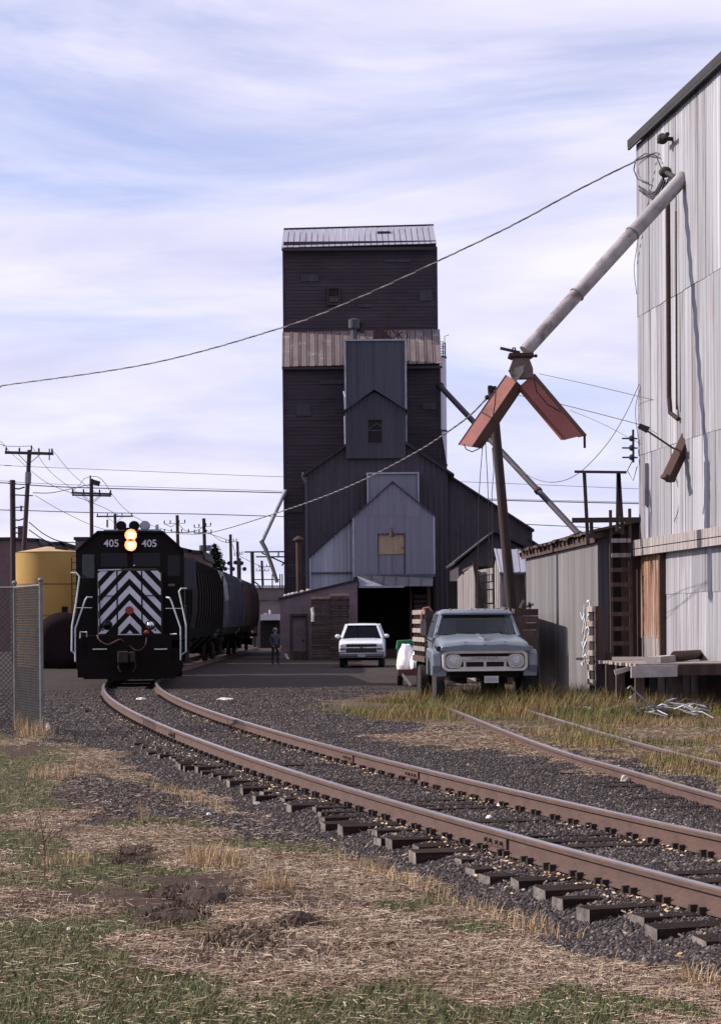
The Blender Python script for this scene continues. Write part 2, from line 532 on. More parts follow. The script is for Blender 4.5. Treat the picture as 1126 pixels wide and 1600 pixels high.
M['sheddark'] = pmat('shed_end_blue_grey', (0.075, 0.075, 0.095), (0.05, 0.048, 0.058), 1.5, (4, 4, .2), 0.7, 0.1, rand=0.1)
M['rustdoor'] = pmat('rusty_door_sheet', (0.22, 0.105, 0.052), (0.13, 0.055, 0.033), 1.6, (3, 3, .25), 0.85, bump=0.2, rand=0.1, spot=(0.36, 0.29, 0.27), spot_scale=1.9, spot_stretch=(4, 4, .35), spot_lo=.46, spot_hi=.68)
M['concrete'] = pmat('pale_concrete', (0.42, 0.38, 0.37), (0.30, 0.27, 0.26), 3, rough=0.95, bump=0.4, rand=0.1)
M['dockwood'] = pmat('dock_deck_wood', (0.38, 0.32, 0.31), (0.25, 0.21, 0.20), 3, (2, 2, 2), 0.95, bump=0.5, rand=0.15)
M['pipewhite'] = pmat('worn_white_pipe', (0.38, 0.355, 0.375), (0.25, 0.23, 0.245), 2.0, (1, 1, 1), 0.55, 0.15, bump=0.1, rand=0.05, spot=(0.15, 0.10, 0.10), spot_scale=1.6, spot_lo=.50, spot_hi=.66)
M['troughdark'] = pmat('trough_shade_and_edge_brown', (0.085, 0.040, 0.036), (0.055, 0.026, 0.025), 2, rough=0.8, rand=0.05)  # brown for edges and straps, also paints the shade on trough plates
M['spoutred'] = pmat('faded_red_trough', (0.36, 0.135, 0.115), (0.28, 0.10, 0.09), 2, rough=0.7, bump=0.1, rand=0.05, spot=(0.20, 0.085, 0.07), spot_scale=1.6, spot_lo=.6, spot_hi=.72)
M['greenold'] = pmat('chalky_green_plate', (0.30, 0.31, 0.25), (0.2, 0.19, 0.16), 3, rough=0.8, spot=(0.09, 0.06, 0.05), spot_scale=3)
M['rustsheet'] = pmat('brown_hopper_steel', (0.14, 0.105, 0.10), (0.085, 0.06, 0.058), 3, rough=0.7, metal=0.2)
M['truckpaint'] = pmat('faded_blue_grey_paint', (0.155, 0.182, 0.222), (0.12, 0.142, 0.175), 2.2, rough=0.38, bump=0.03, rand=0, spot=(0.13, 0.12, 0.13), spot_scale=2.2, spot_lo=.64, spot_hi=.76, coat=0.25)
M['truckgrey'] = pmat('grille_white_paint', (0.50, 0.48, 0.46), (0.37, 0.35, 0.34), 4, rough=0.5, bump=0.05, rand=0, spot=(0.15, 0.12, 0.11), spot_scale=5, spot_lo=.62, spot_hi=.72)
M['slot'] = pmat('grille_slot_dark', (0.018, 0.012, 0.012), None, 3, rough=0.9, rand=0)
M['chrome'] = pmat('chrome', (0.65, 0.66, 0.70), None, 3, rough=0.15, metal=1.0, bump=0, rand=0)
M['tyre'] = pmat('tyre_rubber', (0.022, 0.019, 0.019), (0.015, 0.013, 0.013), 5, rough=0.9, rand=0.1)
M['pickup'] = pmat('white_pickup_paint', (0.66, 0.68, 0.74), (0.60, 0.62, 0.68), 2, rough=0.3, bump=0.0, rand=0, coat=0.5)
M['pickupgrey'] = pmat('grey_bumper_and_shade', (0.12, 0.12, 0.14), None, 2, rough=0.5, rand=0)  # bumper grey, darkened for the shade on the pickup's lower front
M['amber'] = pmat('amber_lens', (0.28, 0.10, 0.06), None, 2, rough=0.3, rand=0)
M['slat'] = pmat('stake_slat_wood', (0.30, 0.26, 0.24), (0.17, 0.135, 0.12), 3, (1, 1, 1), 0.9, bump=0.3, rand=0.2)
M['bag'] = pmat('white_woven_bag', (0.80, 0.78, 0.80), (0.70, 0.68, 0.71), 2, rough=0.8, bump=0.35, bscale=6, rand=0.04)
M['trailer'] = pmat('red_brown_trailer', (0.13, 0.048, 0.038), (0.08, 0.03, 0.026), 3, rough=0.7)
M['green'] = pmat('green_machine_paint', (0.02, 0.17, 0.06), (0.015, 0.10, 0.04), 3, rough=0.5)
M['pallet'] = pmat('pallet_wood', (0.085, 0.058, 0.050), (0.045, 0.03, 0.027), 4, rough=0.95, bump=0.4, rand=0.35)
M['palletnew'] = pmat('pale_pallet_wood', (0.30, 0.22, 0.17), (0.22, 0.16, 0.125), 4, rough=0.9, bump=0.3, rand=0.1)
M['brick'] = pmat('far_brick', (0.16, 0.105, 0.105), (0.12, 0.08, 0.082), 3, rough=0.95, rand=0.05)
M['farpale'] = pmat('far_pale_wall', (0.24, 0.20, 0.21), (0.19, 0.16, 0.165), 2, rough=0.9, rand=0.05)
M['farmauve'] = pmat('far_block_wall', (0.17, 0.135, 0.15), (0.14, 0.11, 0.12), 2, rough=0.9, rand=0.05)
M['farwhite'] = pmat('far_white', (0.55, 0.55, 0.58), (0.5, 0.5, 0.53), 2, rough=0.7, rand=0)
M['silo'] = pmat('pale_silo_steel', (0.50, 0.50, 0.56), (0.42, 0.42, 0.48), 1.2, (3, 3, .2), 0.5, 0.2, rand=0)
M['skin'] = pmat('skin', (0.36, 0.22, 0.17), None, 3, rough=0.6, rand=0, bump=0)
M['shirt'] = pmat('blue_work_shirt', (0.05, 0.055, 0.085), (0.035, 0.038, 0.06), 6, rough=0.9, rand=0)
M['trousers'] = pmat('dark_trousers', (0.02, 0.018, 0.022), None, 5, rough=0.9, rand=0)
M['cap'] = pmat('grey_cap', (0.22, 0.21, 0.22), None, 5, rough=0.9, rand=0)
M['paint'] = pmat('graffiti_white', (0.72, 0.73, 0.76), (0.6, 0.62, 0.68), 8, rough=0.6, bump=0, rand=0)
M['scrap'] = pmat('bright_scrap_metal', (0.36, 0.37, 0.39), (0.20, 0.20, 0.21), 5, rough=0.45, metal=0.4, rand=0.3)
M['signal'] = pmat('signal_black', (0.02, 0.018, 0.02), None, 3, rough=0.7, rand=0)
M['litter'] = pmat('pale_litter', (0.62, 0.60, 0.58), (0.5, 0.47, 0.44), 6, rough=0.8, rand=0.2)
M['soil'] = pmat('dug_soil', (0.055, 0.030, 0.022), (0.028, 0.015, 0.011), 12, rough=1.0, bump=0.9, bscale=40, rand=0.15)
M['weed'] = pmat('dry_weed_stem', (0.15, 0.085, 0.065), None, 4, rough=0.9, rand=0.1)
M['stones'] = amat('ballast_stone', [(0.025, 0.019, 0.020), (0.048, 0.038, 0.040), (0.080, 0.065, 0.065), (0.20, 0.17, 0.155)], rough=0.85)
M['straw'] = amat('dry_straw', [(0.15, 0.095, 0.066), (0.27, 0.19, 0.135), (0.39, 0.295, 0.215), (0.60, 0.49, 0.38)], rough=0.8, ncol=(0.17, 0.11, 0.07), noise=0.6, nscale=1.3)
M['greengrass'] = amat('green_grass', [(0.050, 0.066, 0.024), (0.085, 0.108, 0.038), (0.125, 0.145, 0.054), (0.24, 0.21, 0.11)], rough=0.7, ncol=(0.12, 0.10, 0.045), noise=0.5, nscale=2)
M['goldgrass'] = amat('golden_grass', [(0.30, 0.19, 0.10), (0.42, 0.29, 0.16), (0.52, 0.38, 0.23), (0.20, 0.12, 0.07)], rough=0.8)
M['weedgrass'] = amat('siding_weeds', [(0.050, 0.072, 0.022), (0.095, 0.125, 0.036), (0.24, 0.20, 0.07), (0.17, 0.085, 0.04), (0.46, 0.35, 0.17)], rough=0.8, ncol=(0.20, 0.125, 0.07), noise=0.45, nscale=0.7)
M['leafbits'] = amat('yellow_leaf_bits', [(0.28, 0.17, 0.09), (0.48, 0.34, 0.20), (0.68, 0.57, 0.42)], rough=0.7)
M['debrisdark'] = amat('dark_clump', [(0.030, 0.020, 0.014), (0.05, 0.040, 0.022), (0.065, 0.036, 0.025)], rough=0.95)
M['needle'] = amat('conifer_needles', [(0.012, 0.016, 0.014), (0.02, 0.028, 0.02), (0.032, 0.038, 0.026)], rough=0.9)

# ------------------------------------------------------------------ track path
PTS = [(-7.36, 170.0), (-7.36, 150.0), (-7.363, 130.0), (-7.365, 110.0), (-7.364, 92.0), (-7.352, 88.0), (-7.284, 84.0), (-7.159, 80.0), (-6.973, 76.01), (-6.726, 72.01), (-6.415, 68.03), (-6.041, 64.04),
       (-5.602, 60.07), (-5.102, 56.1), (-4.547, 52.14), (-3.943, 48.18), (-3.296, 44.24), (-2.608, 40.3), (-1.881, 36.36), (-1.112, 32.44), (-0.296, 28.52),
       (0.574, 24.62), (1.504, 20.73), (2.502, 16.85), (3.571, 13.0), (4.717, 9.17), (5.98, 5.37), (7.36, 1.6)]

def smooth_path(pts, step=0.25):
    p = [np.array(q, float) for q in pts]
    outp = []
    for i in range(len(p) - 1):
        a, b = p[i], p[i + 1]
        n = max(2, int(np.linalg.norm(b - a) / step))
        c = (p[i + 1] - p[i - 1]) / (np.linalg.norm(p[i + 1] - p[i]) + np.linalg.norm(p[i] - p[i - 1])) if i > 0 else (b - a) / np.linalg.norm(b - a)
        e = (p[i + 2] - p[i]) / (np.linalg.norm(p[i + 2] - p[i + 1]) + np.linalg.norm(p[i + 1] - p[i])) if i + 2 < len(p) else (b - a) / np.linalg.norm(b - a)
        Ln = np.linalg.norm(b - a)
        for k in range(n):
            t = k / n
            h00 = 2 * t**3 - 3 * t**2 + 1; h10 = t**3 - 2 * t**2 + t; h01 = -2 * t**3 + 3 * t**2; h11 = t**3 - t**2
            outp.append(h00 * a + h10 * Ln * c + h01 * b + h11 * Ln * e)
    outp.append(p[-1])
    q = np.array(outp)
    d = np.gradient(q, axis=0)
    th = np.arctan2(d[:, 0], -d[:, 1])
    s = np.concatenate([[0], np.cumsum(np.linalg.norm(np.diff(q, axis=0), axis=1))])
    return q, th, s

MAIN, MAIN_TH, MAIN_S = smooth_path(PTS)

def G(px, py, z=0.0):
    u, v = px - CX, CY - py
    b = -u * SR + v * CR
    d = FPX * (z - CAMZ) / b
    return P(px, py, d)

SZ = 0.12
_sr = [G(720, 1113.5, SZ), G(806, 1148, SZ), G(889, 1177, SZ), G(985, 1204, SZ), G(1073, 1229, SZ)]
_sr = [(p.x, p.y) for p in _sr]
_dirx = (_sr[-1][0] - _sr[-2][0]) / (_sr[-1][1] - _sr[-2][1])
_sr += [(_sr[-1][0] + _dirx * -k * 1.1, _sr[-1][1] - k) for k in (6, 12)]
_dirx0 = (_sr[1][0] - _sr[0][0]) / (_sr[1][1] - _sr[0][1])
_sr = [(_sr[0][0] + _dirx0 * 5, _sr[0][1] + 5)] + _sr
_q, _th, _s = smooth_path(_sr)
SIDE = _q + 0.75 * np.stack([np.cos(_th), np.sin(_th)], 1)
SIDE_TH, SIDE_S = _th, _s

def lateral(x, y, path, th):
    """signed distance to the right of a path seen by a train coming toward the camera"""
    x = np.asarray(x, float); y = np.asarray(y, float)
    best = np.full(x.shape, 1e9); sgn = np.zeros(x.shape)
    for i in range(0, len(path), 3):
        ddx = x - path[i, 0]; ddy = y - path[i, 1]
        dd = np.hypot(ddx, ddy)
        m = dd < best
        best = np.where(m, dd, best)
        sgn = np.where(m, ddx * math.cos(th[i]) + ddy * math.sin(th[i]), sgn)
    return sgn

def sstep(a, b, x):
    t = np.clip((x - a) / (b - a), 0, 1)
    return t * t * (3 - 2 * t)

def inpoly(x, y, poly):
    x = np.asarray(x); y = np.asarray(y)
    r = np.zeros(x.shape, bool)
    n = len(poly)
    for i in range(n):
        x1, y1 = poly[i]; x2, y2 = poly[(i + 1) % n]
        if y1 == y2:
            continue
        c = ((y1 > y) != (y2 > y)) & (x < (x2 - x1) * (y - y1) / (y2 - y1) + x1)
        r ^= c
    return r

def gpoly(pts):
    return [(p.x, p.y) for p in (G(a, b) for a, b in pts)]

LAWN = gpoly([(-700, 1150), (0, 1146), (70, 1150), (130, 1163), (190, 1172), (235, 1212), (340, 1236), (420, 1272), (560, 1325), (640, 1352), (760, 1402), (850, 1440), (1000, 1480), (1126, 1525), (1700, 1760), (1700, 2600), (-1500, 2600)])
BARE = gpoly([(105, 1212), (220, 1222), (330, 1252), (470, 1290), (520, 1312), (420, 1310), (300, 1286), (150, 1284), (95, 1250)])
WEEDS = gpoly([(500, 1098), (640, 1079), (830, 1060), (935, 1066), (945, 1088), (1500, 1095), (1500, 1330), (1075, 1216), (960, 1182), (860, 1158), (770, 1127), (700, 1138), (620, 1128), (520, 1112)])
STRAWZ = gpoly([(560, 1152), (640, 1146), (740, 1118), (860, 1160), (985, 1206), (1110, 1245), (980, 1216), (880, 1196), (760, 1172), (660, 1168)])

def masks(x, y):
    wob = (vnoise(x, y, 1.7, 3) - 0.5) * 0.9 + (vnoise(x, y, 5.0, 4) - 0.5) * 0.4
    sc = np.clip(np.asarray(y) / 25.0, 0.35, 2.5)
    xs = x + wob * 0.6 * sc
    ys = y + (vnoise(x, y, 1.3, 8) - 0.5) * 1.8 * sc
    lawn = inpoly(xs, ys, LAWN) & ~inpoly(xs, ys, BARE)
    weeds = inpoly(xs, ys, WEEDS)
    straw = inpoly(xs, ys, STRAWZ)
    return lawn, weeds, straw

def lawn_green(x, y, tl):
    n = vnoise(x, np.asarray(y) * 0.55, 0.75, 41) * 0.55 + vnoise(x, np.asarray(y) * .7, 2.4, 42) * 0.45
    return n + sstep(-2.2, -4.4, tl) * 0.20 - 0.13 + 0.10 * sstep(13.5, 10.5, y) + 0.06 * sstep(24, 30, y)

MOUNDS = ((212, 1330, 56, .05, 'dark soil mound farthest back on the lawn'), (262, 1398, 70, .06, 'long dark soil mound left of the largest one'), (322, 1404, 100, .09, 'largest dark soil mound, in the middle of the lawn'), (276, 1432, 95, .05, 'flat dark soil patch in front of the largest mound'), (468, 1443, 58, .085, 'compact dark soil mound at the right of the lawn'), (385, 1466, 110, .035, 'low spread out dark soil mound nearest the camera'), (205, 1345, 60, .035, 'small dark heap before the farthest mound'))
def lawn_bare(x, y):
    m = 0.0
    for px, py, w, h, lab in MOUNDS:
        g = G(px, py); r = w / 2 * g.y / FPX
        q = np.sqrt(((np.asarray(x) - g.x) / (r * 1.25)) ** 2 + ((np.asarray(y) - g.y) / (r * 2.6)) ** 2) + .5 * (vnoise(x, y, 7, 45) - .5)
        m = np.maximum(m, 1.2 * sstep(1.15, .85, q))
    return m + vnoise(x, np.asarray(y) * 0.6, 1.3, 43) + 0.35 * vnoise(x, y, 6, 44)

def gz(x, y):
    x = np.asarray(x, float); y = np.asarray(y, float)
    t = lateral(x, y, MAIN, MAIN_TH)
    z = 0.02 * (vnoise(x, y, 0.9, 21) - 0.5) + 0.012 * (vnoise(x, y, 3.1, 22) - 0.5)
    near = sstep(70, 55, y)
    a = np.abs(t)
    bed = 0.012 + 0 * x
    sh = -0.082
    left = np.where(a < 0.98, bed - .006, np.where(a < 1.55, bed - .006 + (sh - bed + .006) * sstep(0.98, 1.5, a), sh + (0.0 - sh) * sstep(1.75, 3.0, a)))
    right = np.where(a < 1.4, bed, bed - 0.03 * sstep(1.4, 2.6, a))
    w = sstep(4.5, 2.8, a) * near
    prof = np.where(t < 0, left, right)
    return z * (1 - 0.6 * w) + prof * w

# ------------------------------------------------------------------ ground
gm = bpy.data.materials.new('ground_material')
gm.use_nodes = True
t = gm.node_tree
b = t.nodes['Principled BSDF']
N, L = t.nodes.new, t.links.new
def _noise(sc, det=6, ro=0.6):
    n = N('ShaderNodeTexNoise'); n.inputs['Scale'].default_value = sc; n.inputs['Detail'].default_value = det; n.inputs['Roughness'].default_value = ro
    L(_tc.outputs['Object'], n.inputs['Vector'])
    return n
def _ramp(n, p0, c0, p1, c1):
    r = N('ShaderNodeValToRGB')
    r.color_ramp.elements[0].position = p0; r.color_ramp.elements[0].color = rgba(c0)
    r.color_ramp.elements[1].position = p1; r.color_ramp.elements[1].color = rgba(c1)
    L(n.outputs['Fac'], r.inputs['Fac'])
    return r
_tc = N('ShaderNodeTexCoord')
gravel = _ramp(_noise(26, 6, 0.8), 0.36, (0.020, 0.0155, 0.016), 0.72, (0.080, 0.064, 0.062))
_mpy = N('ShaderNodeMapping'); _mpy.inputs['Scale'].default_value = (.28, 1.0, 1); L(_tc.outputs['Object'], _mpy.inputs['Vector'])
_ny = _noise(1.3, 10, 0.78); L(_mpy.outputs[0], _ny.inputs['Vector'])
yard = _ramp(_ny, 0.33, (0.020, 0.0135, 0.013), 0.70, (0.060, 0.043, 0.039))
lawnc = _ramp(_noise(5, 7, 0.7), 0.35, (0.07, 0.046, 0.031), 0.66, (0.19, 0.132, 0.088))
def _attr(nm):
    a = N('ShaderNodeAttribute'); a.attribute_name = nm
    return a
def _mix(f, a, bb):
    m = N('ShaderNodeMixRGB')
    L(f, m.inputs['Fac']); L(a, m.inputs['Color1']); L(bb, m.inputs['Color2'])
    return m.outputs['Color']
c = _mix(_attr('yard').outputs['Fac'], gravel.outputs['Color'], yard.outputs['Color'])
c = _mix(_attr('lawn').outputs['Fac'], c, lawnc.outputs['Color'])
_gg = _ramp(_noise(9, 6, .7), .35, (0.045, 0.042, 0.022), .7, (0.10, 0.095, 0.045))
_so = _ramp(_noise(7, 6, .75), .35, (0.030, 0.016, 0.012), .7, (0.090, 0.055, 0.042))
c = _mix(_attr('green').outputs['Fac'], c, _gg.outputs['Color'])
c = _mix(_attr('soil').outputs['Fac'], c, _so.outputs['Color'])
L(c, b.inputs['Base Color'])
b.inputs['Roughness'].default_value = 0.95
b.inputs['Specular IOR Level'].default_value = 0.2
nb = _noise(22, 6, 0.8)
bp = N('ShaderNodeBump'); bp.inputs['Strength'].default_value = 0.7; bp.inputs['Distance'].default_value = 0.03
L(nb.outputs['Fac'], bp.inputs['Height']); L(bp.outputs[0], b.inputs['Normal'])

ys = np.concatenate([[-4000, -900, -200, -60, -20, 0, 4, 7], np.arange(8.5, 30, 0.13), np.arange(30, 60, 0.35), np.arange(60, 170, 1.2), [175, 190, 220, 280, 400, 700, 1300, 2600, 6000]])
xs = np.concatenate([[-6000, -2000, -700, -250, -100, -50, -30, -20, -15, -12, -10], np.arange(-9, 8.01, 0.13), [9, 10, 12, 15, 20, 30, 50, 100, 250, 700, 2000, 6000]])
GX, GY = np.meshgrid(xs, ys)
inn = (GX > -9.5) & (GX < 8.5) & (GY > 8) & (GY < 172)
GZ = np.where(inn, gz(GX, GY), 0.0)
lw, wd, stz = masks(GX, GY)
nx, ny = len(xs), len(ys)
idx = np.arange(nx * ny).reshape(ny, nx)
F = np.stack([idx[:-1, :-1], idx[:-1, 1:], idx[1:, 1:], idx[1:, :-1]], -1).reshape(-1, 4)
lawnm = np.where(lw, 0.92, 0.0) + np.where(stz, 0.75, 0) + np.where(wd, 0.7, 0)
tlat = lateral(GX, GY, MAIN, MAIN_TH)
yardm = sstep(52, 60, GY + (vnoise(GX, GY, 0.5, 31) - 0.5) * 10) + (GY < 8)
fast('ground', np.stack([GX, GY, GZ], -1).reshape(-1, 3), F, gm, {'lawn': np.clip(lawnm, 0, 1).ravel(), 'yard': np.clip(yardm, 0, 1).ravel(), 'green': (sstep(.44, .56, lawn_green(GX, GY, tlat)) * lw).ravel(), 'soil': (sstep(.92, 1.02, lawn_bare(GX, GY)) * lw + .8 * inpoly(GX, GY, BARE)).ravel()}, kind='structure', smooth=True)['label'] = 'dirt yard, gravel and dry lawn ground'

# ------------------------------------------------------------------ railway track
def rail_mesh(path, th, off, ztop, parent, s0, s1, S):
    h = 0.17
    prof = [(-0.07, 0), (0.07, 0), (0.07, 0.014), (0.012, 0.035), (0.010, 0.118), (0.036, 0.128), (0.038, 0.158), (0.030, 0.169), (-0.030, 0.169), (-0.038, 0.158), (-0.036, 0.128), (-0.010, 0.118), (-0.012, 0.035), (-0.07, 0.014)]
    mb = MB()
    rings = []
    for i in range(len(path)):
        if S[i] < s0 or S[i] > s1:
            continue
        cx, cy = path[i]
        nx_, ny_ = math.cos(th[i]), math.sin(th[i])
        rings.append([(cx + nx_ * (off + a), cy + ny_ * (off + a), ztop - h + z) for a, z in prof])
    mb.loft(rings)
    n = len(prof)
    for k, f in enumerate(mb.f):
        if len(f) == 4 and k % n in (7,):
            mb.m[k] = 1
    return mb.build('rail', [M['railside'], M['railtop']], parent)

track = thing('railway_track', (-3.3, 44.2, 0), 'rusty curved railway track with bare wooden ties running from the foreground to the locomotive', 'railway track')
for off in (-0.75, 0.75):
    rail_mesh(MAIN, MAIN_TH, off, 0.2, track, 0, MAIN_S[-1], MAIN_S)
def at_s(path, th, S, s):
    return np.interp(s, S, path[:, 0]), np.interp(s, S, path[:, 1]), np.interp(s, S, th)
def s_at_y(path, S, y):
    return float(np.interp(-y, -path[:, 1], S))
tie_meshes = []
for k in range(5):
    mb = MB()
    l, w = 1.30 + 0.05 * random.random(), 0.115
    z0, z1 = -0.17, 0.026
    rings = []
    for xx in (-l, -0.5, 0.45, l):
        j = lambda: random.uniform(-0.008, 0.008)
        rings.append([(xx + j(), -w + j(), z0), (xx + j(), w + j(), z0), (xx + j(), w + j(), z1 + j()), (xx + j(), -w + j(), z1 + j())])
    mb.loft(rings)
    mb.m[-2:] = [1, 1]
    tm = mb.build('tie', [M['tie'], M['tieend']], track)
    tm.location = (0, 0, 0)
    tie_meshes.append(tm)
s = s_at_y(MAIN, MAIN_S, 92.0)
i = 0
clipV = MB()
Torg = Vector(ORG[track.name])
while s < MAIN_S[-1] - 1:
    x, y, th = at_s(MAIN, MAIN_TH, MAIN_S, s)
    o = tie_meshes[i] if i < 5 else part_copy(tie_meshes[i % 5], track)
    sh = random.uniform(-0.12, 0.12)
    # mesh is stored relative to the thing's base: undo that, then set in place
    base = Matrix.Translation(Torg)
    mloc = Matrix.Translation((x + sh * math.cos(th) - Torg.x, y + sh * math.sin(th) - Torg.y, random.uniform(-0.026, 0.004) - (0.0 if y < 30 else min(.06, (y - 30) * .006)))) @ Matrix.Rotation(th + random.uniform(-0.05, 0.05), 4, 'Z') @ Matrix.Translation(Torg)
    o.matrix_local = mloc
    if y < 60:
        for off in (-0.75, 0.75):
            for q in (-1, 1):
                for e in (-0.07, 0.07):
                    cc = off + q * 0.085
                    px_, py_ = x + math.cos(th) * cc + math.sin(th) * e, y + math.sin(th) * cc - math.cos(th) * e
                    clipV.add([(px_ + a * 0.026 * math.cos(th) - bb * 0.018 * math.sin(th), py_ + a * 0.026 * math.sin(th) + bb * 0.018 * math.cos(th), zz) for zz in (0.0, 0.072) for a, bb in ((-1, -1), (1, -1), (1, 1), (-1, 1))],
                              [(4, 5, 6, 7), (0, 1, 5, 4), (1, 2, 6, 5), (2, 3, 7, 6), (3, 0, 4, 7)])
    s += 0.53 + random.uniform(-0.05, 0.05)
    i += 1
cl = clipV.build('rail_anchor', M['clip'], track); cl['kind'] = 'stuff'
for off, y, side in ((-0.75, 37.5, -1), (-0.75, 19.0, -1), (0.75, 30.5, -1), (0.75, 27.0, -1), (0.75, 16.6, -1)):
    s = s_at_y(MAIN, MAIN_S, y)
    mb = MB()
    pts = []
    for k in (-0.3, 0, 0.3):
        x, yy, th = at_s(MAIN, MAIN_TH, MAIN_S, s + k)
        pts.append((x + math.cos(th) * (off + side * 0.022), yy + math.sin(th) * (off + side * 0.022), 0.107))
    mb.bar(pts[0], pts[1], 0.024, 0.082); mb.bar(pts[1], pts[2], 0.024, 0.082)
    for k in (-0.2, -0.08, 0.08, 0.2):
        x, yy, th = at_s(MAIN, MAIN_TH, MAIN_S, s + k)
        q = Vector((x + math.cos(th) * (off + side * 0.034), yy + math.sin(th) * (off + side * 0.034), 0.107))
        mb.tube([q, q + Vector((math.cos(th), math.sin(th), 0)) * side * 0.03], 0.018, 6)
    x, yy, th = at_s(MAIN, MAIN_TH, MAIN_S, s)
    mb.build('joint_bar', M['railside'] if y < 37 else M['clip'], track)

side = thing('siding_track', (3.3, 30, 0), 'half buried siding rails in the weeds right of the main track', 'railway track')
for off in (-0.75, 0.75):
    rail_mesh(SIDE, SIDE_TH, off, SZ - (0.02 if off > 0 else 0), side, 0, SIDE_S[-1], SIDE_S)
Sorg = Vector(ORG[side.name])
s = 2.0
st = None
while s < SIDE_S[-1] - 1:
    x, y, th = at_s(SIDE, SIDE_TH, SIDE_S, s)
    if st is None:
        st = MB().box(-1.3, 1.3, -0.11, 0.11, -0.2, -0.02).build('tie', M['tie'], side)
        o = st
    else:
        o = part_copy(st, side)
    o.matrix_local = Matrix.Translation((x - Sorg.x, y - Sorg.y, random.uniform(-0.02, 0.02))) @ Matrix.Rotation(th, 4, 'Z') @ Matrix.Translation(Sorg)
    s += 0.6

# ------------------------------------------------------------------ ballast stones
def stones(name, pts, size_lo, size_hi, mat, label):
    n = len(pts)
    base = np.array([(1, 0, 0), (-1, 0, 0), (0, 1, 0), (0, -1, 0), (0, 0, 1), (0, 0, -1)], float)
    V = base[None] * (0.6 + 0.7 * rng.random((n, 6, 1)))
    V += (rng.random((n, 6, 3)) - 0.5) * 0.5
    sz = size_lo + (size_hi - size_lo) * rng.random((n, 1, 1)) ** 2
    V *= sz * np.array([1, 1, 0.75])
    a = rng.random(n) * 6.283
    ca, sa = np.cos(a)[:, None], np.sin(a)[:, None]
    X = V[:, :, 0] * ca - V[:, :, 1] * sa; Y = V[:, :, 0] * sa + V[:, :, 1] * ca
    V = np.stack([X, Y, V[:, :, 2]], -1) + pts[:, None, :]
    fs = np.array([(0, 2, 4), (2, 1, 4), (1, 3, 4), (3, 0, 4), (2, 0, 5), (1, 2, 5), (3, 1, 5), (0, 3, 5)])
    F = (fs[None] + (np.arange(n) * 6)[:, None, None]).reshape(-1, 3)
    return fast(name, V.reshape(-1, 3), F, mat, {'rnd': np.repeat(rng.random(n) ** 1.7, 6)}, kind='stuff', label=label)

n = 330000
Y = 12.5 + (46 - 12.5) * rng.random(n) ** 1.5
X = -0.165 * Y - 0.6 + (0.34 * Y + 1.0) * rng.random(n)
tl = lateral(X, Y, MAIN, MAIN_TH)
lw, wd, stz = masks(X, Y)
keep = (tl > -3.2) & (~lw | (tl > -1.75)) & ~wd & (~stz | (rng.random(n) < 0.25)) & (tl < 7) & (rng.random(n) < np.where(np.abs(tl) < 2, 1.0, 0.6))
X, Y = X[keep], Y[keep]
Z = gz(X, Y) + 0.004
stones('ballast', np.stack([X, Y, Z], -1), 0.009, 0.026, M['stones'], 'dark grey ballast stones between and beside the rails')
fx_ = rng.random(45000); FY = 40 + 28 * fx_; FX = -0.165 * FY + (0.165 * FY + 3.0) * rng.random(45000)
_l, _w, _s2 = masks(FX, FY)
fk = ~_l & ~_w & (rng.random(45000) < 1.1 - fx_ * .8)
stones('fine_gravel', np.stack([FX[fk], FY[fk], gz(FX[fk], FY[fk]) + .003], -1), 0.012, 0.04, M['stones'], 'dark gravel over the yard in front of the locomotive')
BX, BY = rng.random(14000), rng.random(14000)
bxs = [p[0] for p in BARE]; bys = [p[1] for p in BARE]
BX = min(bxs) + (max(bxs) - min(bxs)) * BX; BY = min(bys) + (max(bys) - min(bys)) * BY
bk = (rng.random(14000) < .3) & inpoly(BX + (vnoise(BX, BY, 2, 5) - .5), BY + (vnoise(BX, BY, 2, 6) - .5) * 2, BARE)
stones('gravel', np.stack([BX[bk], BY[bk], gz(BX[bk], BY[bk]) + .003], -1), 0.006, 0.026, M['stones'], 'loose dark gravel on the bare patch of the lawn')

# ------------------------------------------------------------------ grasses
def blades(name, X, Y, hlo, hhi, w, lean, mat, label, rn=None, clump=None, z=None, hmul=None):
    n = len(X)
    Z = (gz(X, Y) if z is None else z) - 0.01
    h = (hlo + (hhi - hlo) * rng.random(n) ** 1.6) * (1 if hmul is None else hmul)
    a = rng.random(n) * 6.283
    ln = lean * (0.2 + rng.random(n))
    dx_, dy_ = np.cos(a), np.sin(a)
    wa = a + 1.57 + (rng.random(n) - 0.5)
    wx, wy = np.cos(wa) * w * 0.5, np.sin(wa) * w * 0.5
    V = np.zeros((n, 6, 3))
    for k, (f, ww) in enumerate(((0, 1.0), (0.55, 0.8), (1.0, 0.15))):
        off = ln * h * f ** 1.8
        zz = h * f * np.sqrt(np.clip(1 - 0.35 * np.minimum(ln, 1.5) * f, 0.1, 1))
        for q, sg in ((0, -1), (1, 1)):
            V[:, k * 2 + q, 0] = X + dx_ * off + sg * wx * ww
            V[:, k * 2 + q, 1] = Y + dy_ * off + sg * wy * ww
            V[:, k * 2 + q, 2] = Z + zz
    fs = np.array([(0, 1, 3, 2), (2, 3, 5, 4)])
    F = (fs[None] + (np.arange(n) * 6)[:, None, None]).reshape(-1, 4)
    rv = np.repeat(rng.random(n) if rn is None else rn, 6)
    return fast(name, V.reshape(-1, 3), F, mat, {'rnd': rv}, kind='stuff', label=label, cat=None)

